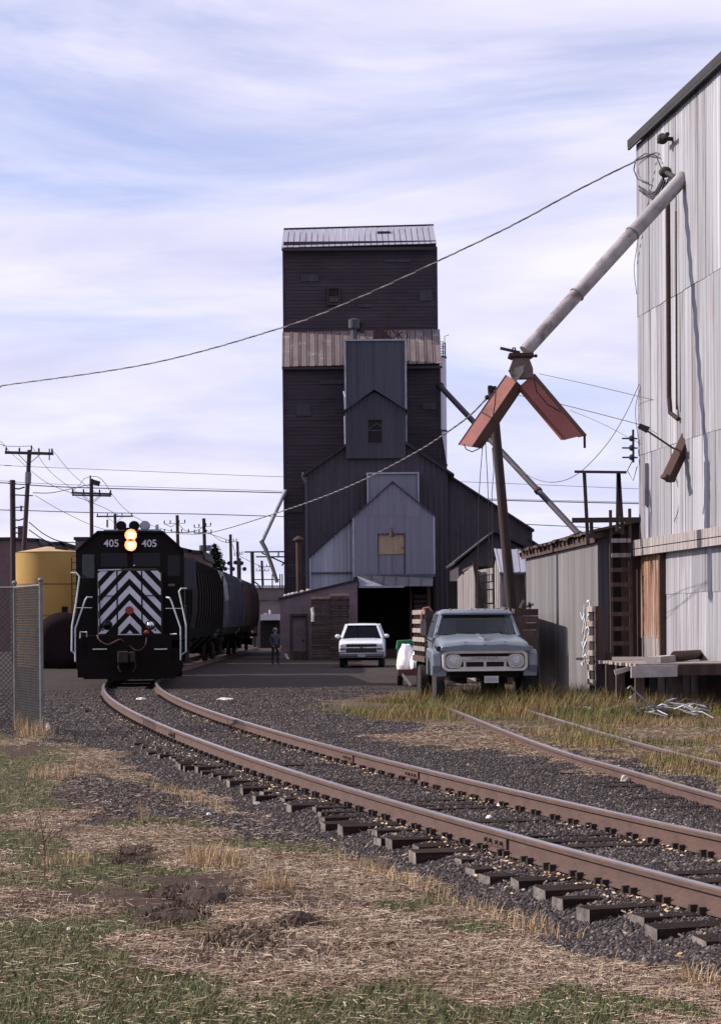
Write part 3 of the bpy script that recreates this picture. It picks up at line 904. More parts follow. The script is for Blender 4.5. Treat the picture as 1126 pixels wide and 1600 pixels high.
def litter_quads(name, X, Y, llo, lhi, w, mat, label, zup=0.02, tilt=0.25, z=None):
    n = len(X)
    Z = (gz(X, Y) if z is None else z) + 0.004 + zup * rng.random(n)
    a = rng.random(n) * 6.283
    l = llo + (lhi - llo) * rng.random(n) ** 2
    dx_, dy_ = np.cos(a) * l / 2, np.sin(a) * l / 2
    ww = w * (0.6 + 0.8 * rng.random(n)) / 2
    wx, wy = -np.sin(a) * ww, np.cos(a) * ww
    tz = (rng.random(n) - 0.5) * tilt * l
    V = np.stack([np.stack([X - dx_ - wx, Y - dy_ - wy, Z - tz * .3], -1), np.stack([X + dx_ - wx, Y + dy_ - wy, Z + tz], -1),
                  np.stack([X + dx_ + wx, Y + dy_ + wy, Z + tz + ww], -1), np.stack([X - dx_ + wx, Y - dy_ + wy, Z - tz * .3 + ww], -1)], 1)
    F = np.arange(4 * n).reshape(-1, 4)
    return fast(name, V.reshape(-1, 3), F, mat, {'rnd': np.repeat(rng.random(n), 4)}, kind='stuff', label=label)

def scatter(n, y0, y1, pw=1.5, pad=0.3):
    Y = y0 + (y1 - y0) * rng.random(n) ** pw
    X = -0.16 * Y - pad - 1.2 + (0.325 * Y + 2 * pad + 1.6) * rng.random(n)
    return X, Y

X, Y = scatter(600000, 9.0, 42, 1.9)
lw, wd, stz = masks(X, Y)
tl = lateral(X, Y, MAIN, MAIN_TH)
green = lawn_green(X, Y, tl) > 0.47 + 0.06 * (rng.random(len(X)) - .5)
bare = lawn_bare(X, Y) > 0.97
ms = (wd & (rng.random(len(X)) < .55)) | (inpoly(X, Y, BARE) & (rng.random(len(X)) < .12)) | (lw & (rng.random(len(X)) < np.where(green, 0.13, 0.85)) & ~(bare & (rng.random(len(X)) < .8))) | (stz & ~wd)
litter_quads('dry_straw', X[ms], Y[ms], 0.02, 0.12, 0.0042, M['straw'], 'flattened dry straw over the foreground lawn', 0.022, 0.35)
print('straw', ms.sum())
mg = lw & green & ~bare & (rng.random(len(X)) < 1.0)
blades('green_grass', X[mg], Y[mg], 0.018, 0.07, 0.0046, 0.9, M['greengrass'], 'short green grass in patches on the foreground lawn')
print('green', mg.sum())
mk = lw & ~green & (rng.random(len(X)) < 0.22)
blades('straw_grass', X[mk], Y[mk], 0.02, 0.09, 0.005, 1.0, M['straw'], 'short dry upright grass on the foreground lawn')

def tufts(spots):
    xs_, ys_, hm = [], [], []
    for (x, y, r, k, h) in spots:
        rr = r * np.sqrt(rng.random(k)); aa = rng.random(k) * 6.283
        xs_.append(x + rr * np.cos(aa)); ys_.append(y + rr * np.sin(aa) * 1.6); hm.append(np.full(k, h))
    return np.concatenate(xs_), np.concatenate(ys_), np.concatenate(hm)
sp = []
for px, py, w, h, k in ((330, 1345, 45, 0.22, 260), (345, 1352, 60, 0.15, 200), (430, 1390, 30, 0.20, 120), (225, 1285, 8, 0.35, 22), (85, 1215, 40, 0.28, 160), (55, 1150, 30, 0.38, 220), (105, 1350, 50, 0.15, 150), (40, 1140, 20, 0.5, 150)):
    g = G(px, py)
    sp.append((g.x, g.y, w * g.y / FPX, k, h))
X, Y, H = tufts(sp)
tg = []
for px in range(660, 850, 7):
    g = G(px + random.uniform(-4, 4), 1104 + random.uniform(-5, 10)); tg.append((g.x, g.y, .16, 42, random.uniform(.22, .42)))
for px in range(850, 930, 8):
    g = G(px + random.uniform(-4, 4), 1097 + random.uniform(-8, 8)); tg.append((g.x, g.y, .2, 45, random.uniform(.3, .6)))
for px, py in ((960, 1160), (800, 1130), (880, 1140), (940, 1150), (700, 1110), (850, 1120), (1060, 1195), (900, 1165)):
    for k in range(3):
        g = G(px + random.uniform(-25, 25), py + random.uniform(-6, 6)); tg.append((g.x, g.y, .22, 60, random.uniform(.15, .34)))
TX_, TY_, TH_ = tufts(tg)
blades('tall_weeds', TX_, TY_, .4, 1.0, .009, .6, M['weedgrass'], 'taller weeds hiding the wheels of the old truck and the siding rails', hmul=TH_, rn=np.clip(rng.random(len(TX_)) * .75 + .15 * (rng.random(len(TX_)) > .6), 0, 1))
blades('golden_tufts', X, Y, 0.45, 1.0, 0.006, 0.45, M['goldgrass'], 'taller golden dry grass tufts on the lawn', hmul=H)
# fringe of golden grass along the ballast edge
fx, fy = [], []
for (a, b2) in (((235, 1222), (340, 1245)), ((520, 1320), (640, 1362)), ((640, 1362), (800, 1424)), ((800, 1424), (940, 1462)), ((940, 1462), (1126, 1520))):
    k = 420
    tt = rng.random(k)
    for q in tt:
        g = G(a[0] + (b2[0] - a[0]) * q, a[1] + (b2[1] - a[1]) * q + random.gauss(4, 7))
        if vnoise(np.array([g.x]), np.array([g.y]), 2.3, 77)[0] > 0.42:
            fx.append(g.x); fy.append(g.y)
blades('golden_fringe', np.array(fx), np.array(fy), 0.03, 0.16, 0.006, 0.5, M['goldgrass'], 'golden dry grass fringe where the lawn meets the ballast')

# weeds round the siding and under the old truck
n = 190000
Y = 21 + (56 - 21) * rng.random(n) ** 1.1
X = -1.0 + 11.0 * rng.random(n)
lw, wd, stz = masks(X, Y)
dn = vnoise(X, Y, 0.55, 51) * 0.65 + vnoise(X, Y, 1.7, 52) * 0.35
kp = wd & (rng.random(n) < 0.07 + 1.15 * sstep(.3, .7, dn) + .5 * sstep(44, 48, Y) * sstep(.8, 2, X)) & (X < 0.165 * Y + 0.8)
X, Y, dn = X[kp], Y[kp], dn[kp]
tall = sstep(0.35, 0.75, dn) * (0.45 + 0.55 * sstep(38, 46, Y))
blades('weeds', X, Y, 0.06, 0.42, 0.009, 0.75, M['weedgrass'], 'green and rusty brown weeds around the siding and the old truck', hmul=0.22 + 0.62 * tall + 0.75 * sstep(43, 49, Y) * sstep(1.0, 2.2, X), rn=np.clip(vnoise(X, Y, 0.8, 53) * 0.9 + 0.4 * rng.random(len(X)) - 0.15, 0, 1))
print('weeds', len(X))

# yellow leaf bits caught by the rails and ties
n = 5200
Y = 13 + 36 * rng.random(n) ** 1.8
side_ = rng.random(n)
off = np.where(side_ < 0.42, 0.75 - np.abs(rng.normal(0.1, 0.10, n)), np.where(side_ < 0.78, -0.85 - np.abs(rng.normal(0, 0.28, n)), rng.random(n) * 4 - 1.2))
S_ = np.interp(-Y, -MAIN[:, 1], MAIN_S)
th = np.interp(S_, MAIN_S, MAIN_TH)
X = np.interp(S_, MAIN_S, MAIN[:, 0]) + np.cos(th) * off
Y2 = Y + np.sin(th) * off
kk = vnoise(X, Y2, 1.2, 61) * 0.7 + 0.3 * rng.random(n) > np.where(side_ < 0.72, 0.46, 0.6)
litter_quads('leaf_litter', X[kk], Y2[kk], 0.012, 0.040, 0.016, M['leafbits'], 'yellow leaf scraps along the rails', 0.03, 0.6)

ORD = 'lowest second third fourth fifth sixth seventh eighth ninth tenth eleventh twelfth thirteenth fourteenth fifteenth sixteenth seventeenth eighteenth nineteenth twentieth twenty-first twenty-second twenty-third twenty-fourth twenty-fifth twenty-sixth'.split()
# ------------------------------------------------------------------ building helpers
def lap(mb, O, U, u0f, u1f, z0, z1, h=0.2, pr=0.019, m=0):
    """lapped boards on a wall: O corner (x, y), U horizontal direction as seen from outside, u0f/u1f give the ends at a height"""
    nx_, ny_ = U[1], -U[0]
    z = z0
    while z < z1 - 1e-4:
        zt = min(z + h, z1)
        a0, a1, b0, b1 = u0f(z), u1f(z), u0f(zt), u1f(zt)
        if a1 - a0 > 0.01:
            if b1 - b0 < 0.01:
                b0 = b1 = (b0 + b1) / 2
            pr_ = pr * random.uniform(.6, 1.5)
            dz_ = random.uniform(-.012, .012)
            def pt(u, zz, o):
                return (O[0] + U[0] * u + nx_ * o, O[1] + U[1] * u + ny_ * o, zz)
            mb.add([pt(a0, z + dz_, pr_), pt(a1, z - dz_, pr_), pt(b1, zt, 0.0), pt(b0, zt, 0.0), pt(a0, z, 0), pt(a1, z, 0)],
                   [(0, 1, 2, 3), (4, 5, 1, 0)], m)
        z = zt

def lap_box(mb, x0, x1, y0, y1, z0, z1, h=0.2, m=0):
    for O, U, ln in (((x0, y0), (1, 0), x1 - x0), ((x1, y0), (0, 1), y1 - y0), ((x1, y1), (-1, 0), x1 - x0), ((x0, y1), (0, -1), y1 - y0)):
        lap(mb, O, U, lambda z: 0.0, lambda z, l=ln: l, z0, z1, h, m=m)

def sheets(parent, name, mat, O, U, u0, u1, w, zb, zt, pitch=0.2, amp=0.02, jit=0.006, rows=None, off=0.0, lapz=0.05, cuts=(), gap=0.0):
    """wall sheets with upright ribs, each its own piece; zb / zt give the lower and upper edge along the wall"""
    nx_, ny_ = U[1], -U[0]
    u = u0
    res = []
    rows = rows or [None]
    while u < u1 - 0.02:
        ue = min(u + w, u1)
        k = max(2, int(round((ue - u) / pitch * 2)))
        us = [u + (ue - u - gap) * i / k for i in range(k + 1)]
        for c in cuts:
            if u + 0.01 < c < ue - 0.01:
                us.append(c)
        us = sorted(us)
        for r in rows:
            vs, fs = [], []
            o_ = off + random.uniform(0, jit)
            dzb = random.uniform(-0.01, 0.01)
            for i, uu in enumerate(us):
                lo = zb(uu) if r is None else max(zb(uu), r[0] - lapz + dzb)
                hi = zt(uu) if r is None else min(zt(uu), r[1])
                hi = max(hi, lo)
                a = o_ + (amp if i % 2 else 0)
                tip = 0.012 if r is not None else 0
                vs += [(O[0] + U[0] * uu + nx_ * (a + tip), O[1] + U[1] * uu + ny_ * (a + tip), lo), (O[0] + U[0] * uu + nx_ * a, O[1] + U[1] * uu + ny_ * a, hi)]
            for i in range(len(us) - 1):
                fs.append((2 * i, 2 * i + 2, 2 * i + 3, 2 * i + 1))
            # turned edges give each sheet a thickness
            n = len(us)
            for i in (0, n - 1):
                b_ = len(vs)
                for q in (0, 1):
                    v = vs[2 * i + q]
                    vs.append((v[0] - nx_ * 0.03, v[1] - ny_ * 0.03, v[2]))
                fs.append((2 * i, 2 * i + 1, b_ + 1, b_))
            mb = MB(); mb.add(vs, fs)
            res.append(mb.build(name, mat, parent))
        u = ue
    return res

def roof_panels(parent, name, mat, a0, a1, b0, b1, n, seam=0.05, th=0.03, lift=0.0):
    """roof sheets between an eave a0-a1 and a ridge b0-b1, side by side, each with a raised seam"""
    a0, a1, b0, b1 = map(Vector, (a0, a1, b0, b1))
    nrm = (a1 - a0).cross(b0 - a0).normalized()
    if nrm.z < 0:
        nrm = -nrm
    for i in range(n):
        f0, f1 = i / n, (i + 1) / n - 0.004
        j = random.uniform(-0.02, 0.02)
        sl = (b0 - a0).normalized()
        p = [a0.lerp(a1, f0) + sl * j, a0.lerp(a1, f1) + sl * j, b0.lerp(b1, f1), b0.lerp(b1, f0)]
        up = nrm * (th + lift + random.uniform(0, 0.008)); lo = nrm * lift
        mb = MB()
        mb.add([q + lo for q in p] + [q + up for q in p], [(0, 3, 2, 1), (4, 5, 6, 7), (0, 1, 5, 4), (1, 2, 6, 5), (2, 3, 7, 6), (3, 0, 4, 7)])
        mb.bar(p[0] + up + (a1 - a0).normalized() * seam * .6, p[3] + up + (a1 - a0).normalized() * seam * .6, seam, seam, up=nrm)
        mb.build(name, mat, parent)

def X_(px, d, py=800):
    return P(px, py, d).x
def Z_(py, d, px=560):
    return P(px, py, d).z

def window(parent, x0, x1, z0, z1, y, frame_m, pane_m, fw=0.08, split=None, name='window'):
    mb = MB()
    mb.box(x0 - fw, x1 + fw, y - 0.07, y + 0.02, z1, z1 + fw).box(x0 - fw, x1 + fw, y - 0.09, y + 0.02, z0 - fw, z0)
    mb.box(x0 - fw, x0, y - 0.07, y + 0.02, z0, z1).box(x1, x1 + fw, y - 0.07, y + 0.02, z0, z1)
    if split:
        mb.box(x0, x1, y - 0.05, y + 0.01, split - 0.03, split + 0.03)
    w = mb.build(name, frame_m, parent)
    MB().box(x0, x1, y - 0.03, y - 0.015, z0, z1).build('pane', pane_m, w)
    return w

# ------------------------------------------------------------------ the grain elevator tower
el = thing('grain_elevator', (X_(563, 142), 142, 0), 'tall dark grain elevator tower with a stepped metal roof', 'grain elevator')
DF = 136.0
tx0, tx1 = X_(445, DF), X_(688, DF)
zsk0 = Z_(573, DF)
ux0, ux1 = X_(443.5, 139.5, 450), X_(681.5, 139.5, 450)
zsk1 = Z_(519, 139.5)
ztop = Z_(387, 139.5)
w1 = MB(); lap_box(w1, tx0, tx1, DF, 152.5, 0, zsk0 + 0.25, 0.21)
w1.prism([(tx0 + .05, zsk0), (tx1 - .05, zsk0), (tx1 - .05, zsk0 + .2), (tx0 + .05, zsk0 + .2)], DF + .05, 152.4)
w1.build('wall', M['tower'], el)
w2 = MB(); lap_box(w2, ux0, ux1, 139.5, 149.0, zsk1 - 1.2, ztop + 0.4, 0.21)
w2.build('upper_wall', M['tower'], el)
for px, py, w_, h_ in ((470, 440, 1.1, .42), (655, 470, .8, .62), (600, 410, 1.6, .21), (462, 650, .9, .63), (660, 640, .8, .42), (455, 800, .7, .42), (500, 600, 1.4, .21), (560, 480, .9, .21)):
    q = P(px, py, 139.44 if py < 515 else DF - .06)
    MB().box(q.x, q.x + w_, q.y - .02, q.y + .01, q.z, q.z + h_).build('patch_board', M['annex'], el)
for (x, y, z0, z1) in ((tx0, DF, 0, zsk0), (tx1, DF, 0, zsk0), (ux0, 139.5, zsk1, ztop), (ux1, 139.5, zsk1, ztop)):
    MB().box(x - 0.07, x + 0.07, y - 0.05, y + 0.09, z0, z1).build('corner_board', M['tower'], el)
# skirt roofs, front and back
ex0, ex1 = X_(440.5, DF - .3, 573), X_(690.5, DF - .3, 573)
roof_panels(el, 'roof_panel', M['roofrust'], (ex0, DF - .35, zsk0 - .02), (ex1, DF - .35, zsk0 + .1), (X_(441, 139.45, 519), 139.45, zsk1), (X_(687.5, 139.45, 516), 139.45, zsk1 + .1), 19, seam=.07)
roof_panels(el, 'roof_panel', M['roofrust'], (ex0, 152.9, zsk0), (ex1, 152.9, zsk0), (ex0, 149.05, zsk1), (ex1, 149.05, zsk1), 19, seam=.07)
g = MB()
for xx in (tx0 + .02, tx1 - .14):
    g.prismx([(DF, zsk0 + .05), (152.5, zsk0 + .05), (149.0, zsk1 - .06), (139.5, zsk1 - .06)], xx, xx + .12)
g.box(ex0, ex1, DF - .38, DF - .3, zsk0 - .17, zsk0 - .03)
g.build('roof_end_wall', M['tower'], el)
# top roof
zr = Z_(357.5, 144.2)
rx0, rx1 = X_(440, 139.1, 387), X_(682.5, 139.1, 387)
roof_panels(el, 'roof_sheet', M['roofpale'], (rx0, 139.0, ztop - .05), (rx1, 139.0, ztop + .12), (rx0, 144.2, zr - .05), (rx1, 144.2, zr + .14), 26, seam=.014)
roof_panels(el, 'roof_sheet', M['roofpale'], (rx0, 149.5, ztop - .05), (rx1, 149.5, ztop + .1), (rx0, 144.24, zr - .05), (rx1, 144.24, zr + .12), 26, seam=.014)
g = MB()
for xx in (ux0 + .03, ux1 - .15):
    g.prismx([(139.5, ztop + .2), (149.0, ztop + .2), (144.2, zr - .12)], xx, xx + .12)
g.box(rx0, rx1, 138.97, 139.05, ztop - .24, ztop - .07)
g.build('gable_wall', M['tower'], el)
MB().bar((rx0, 144.22, zr + .03), (rx1, 144.22, zr + .2), .22, .08).build('ridge_cap', M['dtrim'], el)
h = MB()
hx0, hx1 = X_(589, 143.2, 365), X_(609, 143.2, 365)
h.prismx([(142.1, Z_(371, 142.3)), (143.6, Z_(366, 143.6)), (143.6, Z_(360, 143.4)), (142.1, Z_(363, 142.3))], hx0, hx1)
h.build('roof_hatch', M['dtrim'], el)
wx0, wx1 = X_(513.5, 139.4, 460), X_(529, 139.4, 460)
w = window(el, wx0, wx1, Z_(474, 139.4, 521), Z_(451, 139.4, 521), 139.4, M['tower'], M['dark'], .1, Z_(464, 139.4, 521))
MB().box(wx0 + .05, wx1 - .02, 139.33, 139.35, Z_(472, 139.4, 521), Z_(465, 139.4, 521)).build('board', M['brownwood'], w)
# the blue metal shaft in front and what stands on it
sx0, sx1 = X_(539.5, 133.2, 600), X_(633.5, 133.2, 600)
zs = Z_(533, 133.2)
sheets(el, 'shaft_sheet', M['shaft'], (sx0, 133.2), (1, 0), 0, sx1 - sx0, .88, lambda u: 8.0, lambda u: zs, .29, .025)
for sx, U in ((sx0, (0, -1)), (sx1, (0, 1))):
    O = (sx, 136.0) if U[1] < 0 else (sx, 133.2)
    sheets(el, 'shaft_sheet', M['shaft'], O, U, 0, 2.8, .94, lambda u: 8.0, lambda u: zs, .31, .025)
st = MB()
st.box(sx0 - .05, sx1 + .05, 133.1, 136.0, zs, zs + .1)
st.box(sx0 - .06, sx0 + .05, 133.12, 133.2, 8, zs).box(sx1 - .05, sx1 + .06, 133.12, 133.2, 8, zs)
st.build('shaft_cap', M['trim'], el)
cy = thing('roof_ventilator', (X_(554, 134, 530), 134.2, zs + .1), 'grey cylindrical vent standing on the metal shaft of the grain elevator', 'ventilator')
c0 = Vector((X_(553, 134.2, 530), 134.2, zs + .1))
mb = MB(); mb.tube([c0, c0 + Vector((0, 0, .75))], .16, 12); mb.build('stack', M['shaft'], cy, smooth=True)
mb = MB(); mb.tube([c0 + Vector((0, 0, z)) for z in (.7, .78, 1.25, 1.33)], [.2, .33, .33, .2], 14); mb.build('drum', M['shaft'], cy, smooth=True)
mb = MB(); mb.tube([c0 + Vector((0.35, .3, .55)), c0 + Vector((.5, .3, 1.1))], .22, 10); mb.build('elbow', M['rust'], cy, smooth=True)
hm = thing('head_machinery', (X_(600, 134, 533), 134.6, zs + .1), 'rusty head drive with a short mast on top of the metal shaft', 'machinery')
h0 = Vector((X_(600, 134.6, 533), 134.6, zs + .1))
mb = MB()
mb.prism([(h0.x - .75, h0.z), (h0.x - .5, h0.z + .55), (h0.x - .1, h0.z + .75), (h0.x + .3, h0.z + .3), (h0.x + .95, h0.z)], 134.3, 134.9)
mb.build('housing', M['rust'], hm)
mb = MB(); mb.tube([(h0.x - .35, 134.25, h0.z + .45), (h0.x - .35, 134.95, h0.z + .45)], .3, 12); mb.build('pulley', M['rust'], hm)
mb = MB(); mb.bar((h0.x + .15, 134.6, h0.z + .3), (h0.x + .12, 134.6, h0.z + 1.75), .09); mb.bar((h0.x + .13, 134.6, h0.z + 1.2), (h0.x + .95, 134.6, h0.z + .05), .07)
mb.bar((h0.x + .5, 134.6, h0.z + .2), (h0.x + 1.1, 134.6, h0.z + .62), .06); mb.bar((h0.x + .65, 134.6, h0.z + .65), (h0.x + 1.15, 134.6, h0.z + .1), .06); mb.build('mast', M['rust'], hm)
# gabled dormer
dd = 128.7
DZB = Z_(716, 128.7, 586)
dx0, dx1 = X_(540, dd, 660), X_(633, dd, 660)
ax, az = XZ(584.5, 612, dd)
zde = Z_(640, dd)
lzt = lambda u: zde + (az - zde) * (1 - abs((dx0 + u) - ax) / max(ax - dx0, dx1 - ax)) if True else 0
dwx0, dwx1, dwz0, dwz1 = X_(575, dd, 670), X_(596, dd, 670), Z_(692, dd, 585), Z_(656, dd, 585)
sheets(el, 'dormer_sheet', M['dormer'], (dx0, dd), (1, 0), 0, dwx0 - dx0, .7, lambda u: DZB, lzt, .23, .02)
sheets(el, 'dormer_sheet', M['dormer'], (dx0, dd), (1, 0), dwx0 - dx0, dwx1 - dx0, .8, lambda u: DZB, lambda u: dwz0, .23, .02)
sheets(el, 'dormer_sheet', M['dormer'], (dx0, dd), (1, 0), dwx0 - dx0, dwx1 - dx0, .8, lambda u: dwz1, lzt, .23, .02, cuts=(ax - dx0,))
sheets(el, 'dormer_sheet', M['dormer'], (dx0, dd), (1, 0), dwx1 - dx0, dx1 - dx0, .7, lambda u: DZB, lzt, .23, .02)
for sx, O, U in ((dx0, (dx0, 133.2), (0, -1)), (dx1, (dx1, dd), (0, 1))):
    sheets(el, 'dormer_sheet', M['dormer'], O, U, 0, 4.5, .9, lambda u: DZB, lambda u: zde, .3, .02)
for ex in (X_(537, dd, 640), X_(636.5, dd, 640)):
    a, b2 = (ex, dd - .25, zde - .1), (ex, 133.2, zde - .1)
    c_, d_ = (ax, dd - .25, az + .1), (ax, 133.2, az + .1)
    mb = MB()
    nn = .07
    mb.add([a, b2, d_, c_, (a[0], a[1], a[2] + nn), (b2[0], b2[1], b2[2] + nn), (d_[0], d_[1], d_[2] + nn), (c_[0], c_[1], c_[2] + nn)],
           [(0, 1, 2, 3), (7, 6, 5, 4), (0, 4, 5, 1), (1, 5, 6, 2), (2, 6, 7, 3), (3, 7, 4, 0)])
    mb.build('dormer_roof', M['shaft'], el)
window(el, dwx0, dwx1, dwz0, dwz1, dd + .06, M['dormer'], M['dark'], .07, (dwz0 + dwz1) / 2 + .05)
mb = MB()
for py0, py1 in ((622, 640), (650, 694)):
    mb.tube([P(538, py0, dd - .1), P(539, py1, dd - .1)], .045, 6)
mb.tube([P(537, 612, dd + 1), P(539, 622, dd - .1)], .045, 6)
mb.build('downpipe', M['trim'], el)
# left spout
sp = MB(); sp.tube([P(446, 767, 135.8), P(427, 808, 134), P(409, 847, 132.5)], .115, 10); sp.build('spout', M['gable_lt'], el, smooth=True)
sp = MB(); sp.tube([P(408, 845, 132.4), P(415, 858, 132.3), P(425, 885, 132.2), P(433, 910, 132.1)], [.13, .12, .11, .11], 10); sp.build('spout_boot', M['galv'], el, smooth=True)
# skirting flare on the right
mb = MB(); a = P(688, 690, 136); mb.prism([XZ(687, 660, 136.4), XZ(697, 722, 136.4), XZ(699, 760, 136.4), XZ(687, 760, 136.4)], 136.3, 152); mb.build('flare', M['tower'], el)

# ------------------------------------------------------------------ dark annex under the tower
an = thing('elevator_annex', (X_(600, 130), 133, 0), 'broad dark gabled annex before the tower, its long roof falling to the right', 'building')
da = 129.0
a_l, a_e = XZ(478, 742, da), XZ(588, 664, da)
a_r = XZ(699, 738, da)
ax0, ax1, apx, apz = a_l[0], a_r[0], a_e[0], a_e[1]
zl, zr_ = a_l[1], a_r[1]
def azt(u):
    x = ax0 + u
    return zl + (apz - zl) * (x - ax0) / (apx - ax0) if x < apx else apz + (zr_ - apz) * (x - apx) / (ax1 - apx)
sheets(an, 'wall_sheet', M['annex'], (ax0, da), (1, 0), 0, ax1 - ax0, .92, lambda u: 0.0, azt, .3, .025, cuts=(apx - ax0,))
mb = MB()
mb.box(ax0 + .03, ax0 + .13, da + .05, 136, 0, zl - .05).box(ax1 - .13, ax1 - .03, da + .05, 136, 0, zr_ - .05)
mb.build('side_wall', M['annex'], an)
lt0, lt1 = XZ(699, 744, da + .5), XZ(831, 829, da + .5)
def ltz(u):
    return lt0[1] + (lt1[1] - lt0[1]) * u / (lt1[0] - lt0[0])
sheets(an, 'wall_sheet', M['annex'], (lt0[0], da + .5), (1, 0), 0, lt1[0] - lt0[0], .92, lambda u: 0.0, ltz, .3, .025)
lo1 = XZ(830, 846, da + .7); lo2 = XZ(862, 868, da + .7)
sheets(an, 'wall_sheet', M['annex'], (lo1[0], da + .7), (1, 0), 0, lo2[0] - lo1[0], .92, lambda u: 0.0, lambda u: lo1[1] + (lo2[1] - lo1[1]) * u / (lo2[0] - lo1[0]), .3, .025)
mb = MB(); mb.box(lt1[0] - .1, lt1[0], da + .6, 150, 0, lt1[1] - .05).box(lo2[0] - .1, lo2[0], da + .8, 150, 0, lo2[1] - .05); mb.build('side_wall', M['annex'], an)
def slope(parent, p0, p1, y0, y1, th, mat, name='roof'):
    (x0, z0), (x1, z1) = p0, p1
    mb = MB(); mb.prism([(x0, z0), (x1, z1), (x1, z1 + th), (x0, z0 + th)], y0, y1)
    return mb.build(name, mat, parent)
def ext(p, q, k):
    return (q[0] + (q[0] - p[0]) * k, q[1] + (q[1] - p[1]) * k)
slope(an, ext(a_e, a_l, .05), a_e, da - .3, 136.0, .12, M['dtrim'])
slope(an, a_e, ext(a_e, a_r, .09), da - .3, 136.0, .14, M['dtrim'])
slope(an, (lt0[0], lt0[1] + .02), ext(lt0, lt1, .02), da + .2, 150, .12, M['dtrim'])
slope(an, (lo1[0] - .2, lo1[1] + .1), ext(lo1, lo2, .05), da + .4, 150, .12, M['dtrim'])
mb = MB(); mb.box(*(XZ(476, 742, da - .2)[0], XZ(480, 742, da - .2)[0]), da - .2, da - .08, 3, zl - .1); mb.tube([P(474, 738, da - .2), P(473, 745, da - .2), P(478, 755, da - .2)], .08, 6); mb.build('downpipe', M['shaft'], an)

# ------------------------------------------------------------------ pale gabled loading house
lh = thing('loading_house', (X_(610, 125), 126, 0), 'pale grey metal clad gabled house with a yellowed board over the dark dock', 'building')
dl = 125.0
e_l, e_a, e_r = XZ(551.5, 809, dl), XZ(613, 754, dl), XZ(677.5, 806, dl)
zdock = Z_(902, dl)
wz0, wz1 = Z_(898, dl, 611), Z_(835, dl, 611)
wx0, wx1 = X_(591.5, dl, 870), X_(631.5, dl, 870)
def lzt2(u):
    x = e_l[0] + u
    return e_l[1] + (e_a[1] - e_l[1]) * (x - e_l[0]) / (e_a[0] - e_l[0]) if x < e_a[0] else e_a[1] + (e_r[1] - e_a[1]) * (x - e_a[0]) / (e_r[0] - e_a[0])
O = (e_l[0], dl)
u_a, u_b = wx0 - e_l[0], wx1 - e_l[0]
W_ = e_r[0] - e_l[0]
zrow = Z_(806, dl)
sheets(lh, 'wall_sheet', M['gable'], O, (1, 0), 0, u_a, .74, lambda u: zdock, lzt2, .25, .02, rows=[(zdock, zrow), (zrow, 99)])
sheets(lh, 'wall_sheet', M['gable'], O, (1, 0), u_b, W_, .83, lambda u: zdock, lzt2, .25, .02, rows=[(zdock, zrow), (zrow, 99)])
sheets(lh, 'wall_sheet', M['gable'], O, (1, 0), u_a, u_b, .7, lambda u: wz1, lzt2, .25, .02, cuts=(e_a[0] - e_l[0],), rows=[(wz1, zrow), (zrow, 99)])
sheets(lh, 'wall_sheet', M['gable'], O, (1, 0), u_a, u_b, .7, lambda u: zdock, lambda u: wz0, .25, .02)
zm_ = Z_(866, dl, 611)
MB().box(wx0, wx1, dl + .06, dl + .1, zm_, wz1).build('upper_board', M['yellowboard'], lh)
for q in (0, 1):
    xa = wx0 + (wx1 - wx0) * q / 2
    d_ = MB().box(xa + .01, xa + (wx1 - wx0) / 2 - .01, dl + .02, dl + .07, wz0, zm_ - .02).build('door_leaf', M['gable'], lh)
mb = MB(); mb.box(wx0 - .06, wx0, dl - .03, dl + .1, wz0, wz1).box(wx1, wx1 + .06, dl - .03, dl + .1, wz0, wz1).box(wx0 - .06, wx1 + .06, dl - .03, dl + .1, wz1, wz1 + .06).box(wx0, wx1, dl - .01, dl + .1, zm_ - .02, zm_)
mb.build('opening_frame', M['annex'], lh)
mb = MB(); q = P(611.5, 833, dl - .1); mb.tube([q + Vector((0, .1, .3)), q + Vector((0, -.25, .28)), q + Vector((0, -.3, .1))], .03, 6); mb.tube([q + Vector((0, -.3, .15)), q + Vector((0, -.3, -.22))], [.05, .15], 10)
mb.build('lamp_bracket', M['rust'], lh)
MB().box(e_l[0] - .04, e_l[0] + .06, dl - .06, dl + .06, zdock, e_l[1]).build('corner_trim', M['trim'], lh)
MB().box(e_r[0] - .06, e_r[0] + .05, dl - .06, dl + .06, Z_(898, dl), e_r[1]).build('corner_trim', M['trim'], lh)
slope(lh, ext(e_a, e_l, .02), (e_a[0], e_a[1] + .02), dl - .12, 129, .07, M['shaft'])
slope(lh, (e_a[0], e_a[1] + .02), ext(e_a, e_r, .03), dl - .12, 129, .07, M['shaft'])
sheets(lh, 'wall_sheet', M['gable'], (e_r[0], dl), (0, 1), 0, 4, 1.0, lambda u: 0, lambda u: e_r[1], .3, .02)
# lean-to on its left
l0, l1 = XZ(484, 871, dl + .9), XZ(552, 810, dl + .9)
sheets(lh, 'lean_to_sheet', M['gable_lt'], (l0[0], dl + .9), (1, 0), 0, l1[0] - l0[0], .62, lambda u: 1.0, lambda u: l0[1] + (l1[1] - l0[1]) * u / (l1[0] - l0[0]), .2, .02)
slope(lh, (l0[0] - .1, l0[1] - .07), l1, dl + .7, 129, .08, M['dtrim'])
mb = MB(); mb.box(l0[0] - .03, l0[0] + .05, dl + .8, dl + .9, 1.5, l0[1]); mb.build('corner_trim', M['trim'], lh)
mb = MB(); mb.bar(P(486, 895.5, dl + .75), P(551, 895, dl + .75), .06, .09); mb.bar(P(474, 895.5, dl + .72), P(482, 895, dl + .72), .07, .07); mb.build('conduit', M['annex'], lh)
MB().box(l0[0], l0[0] + .1, dl + 1, 129, 0, l0[1] - .05).build('side_wall', M['gable_lt'], lh)
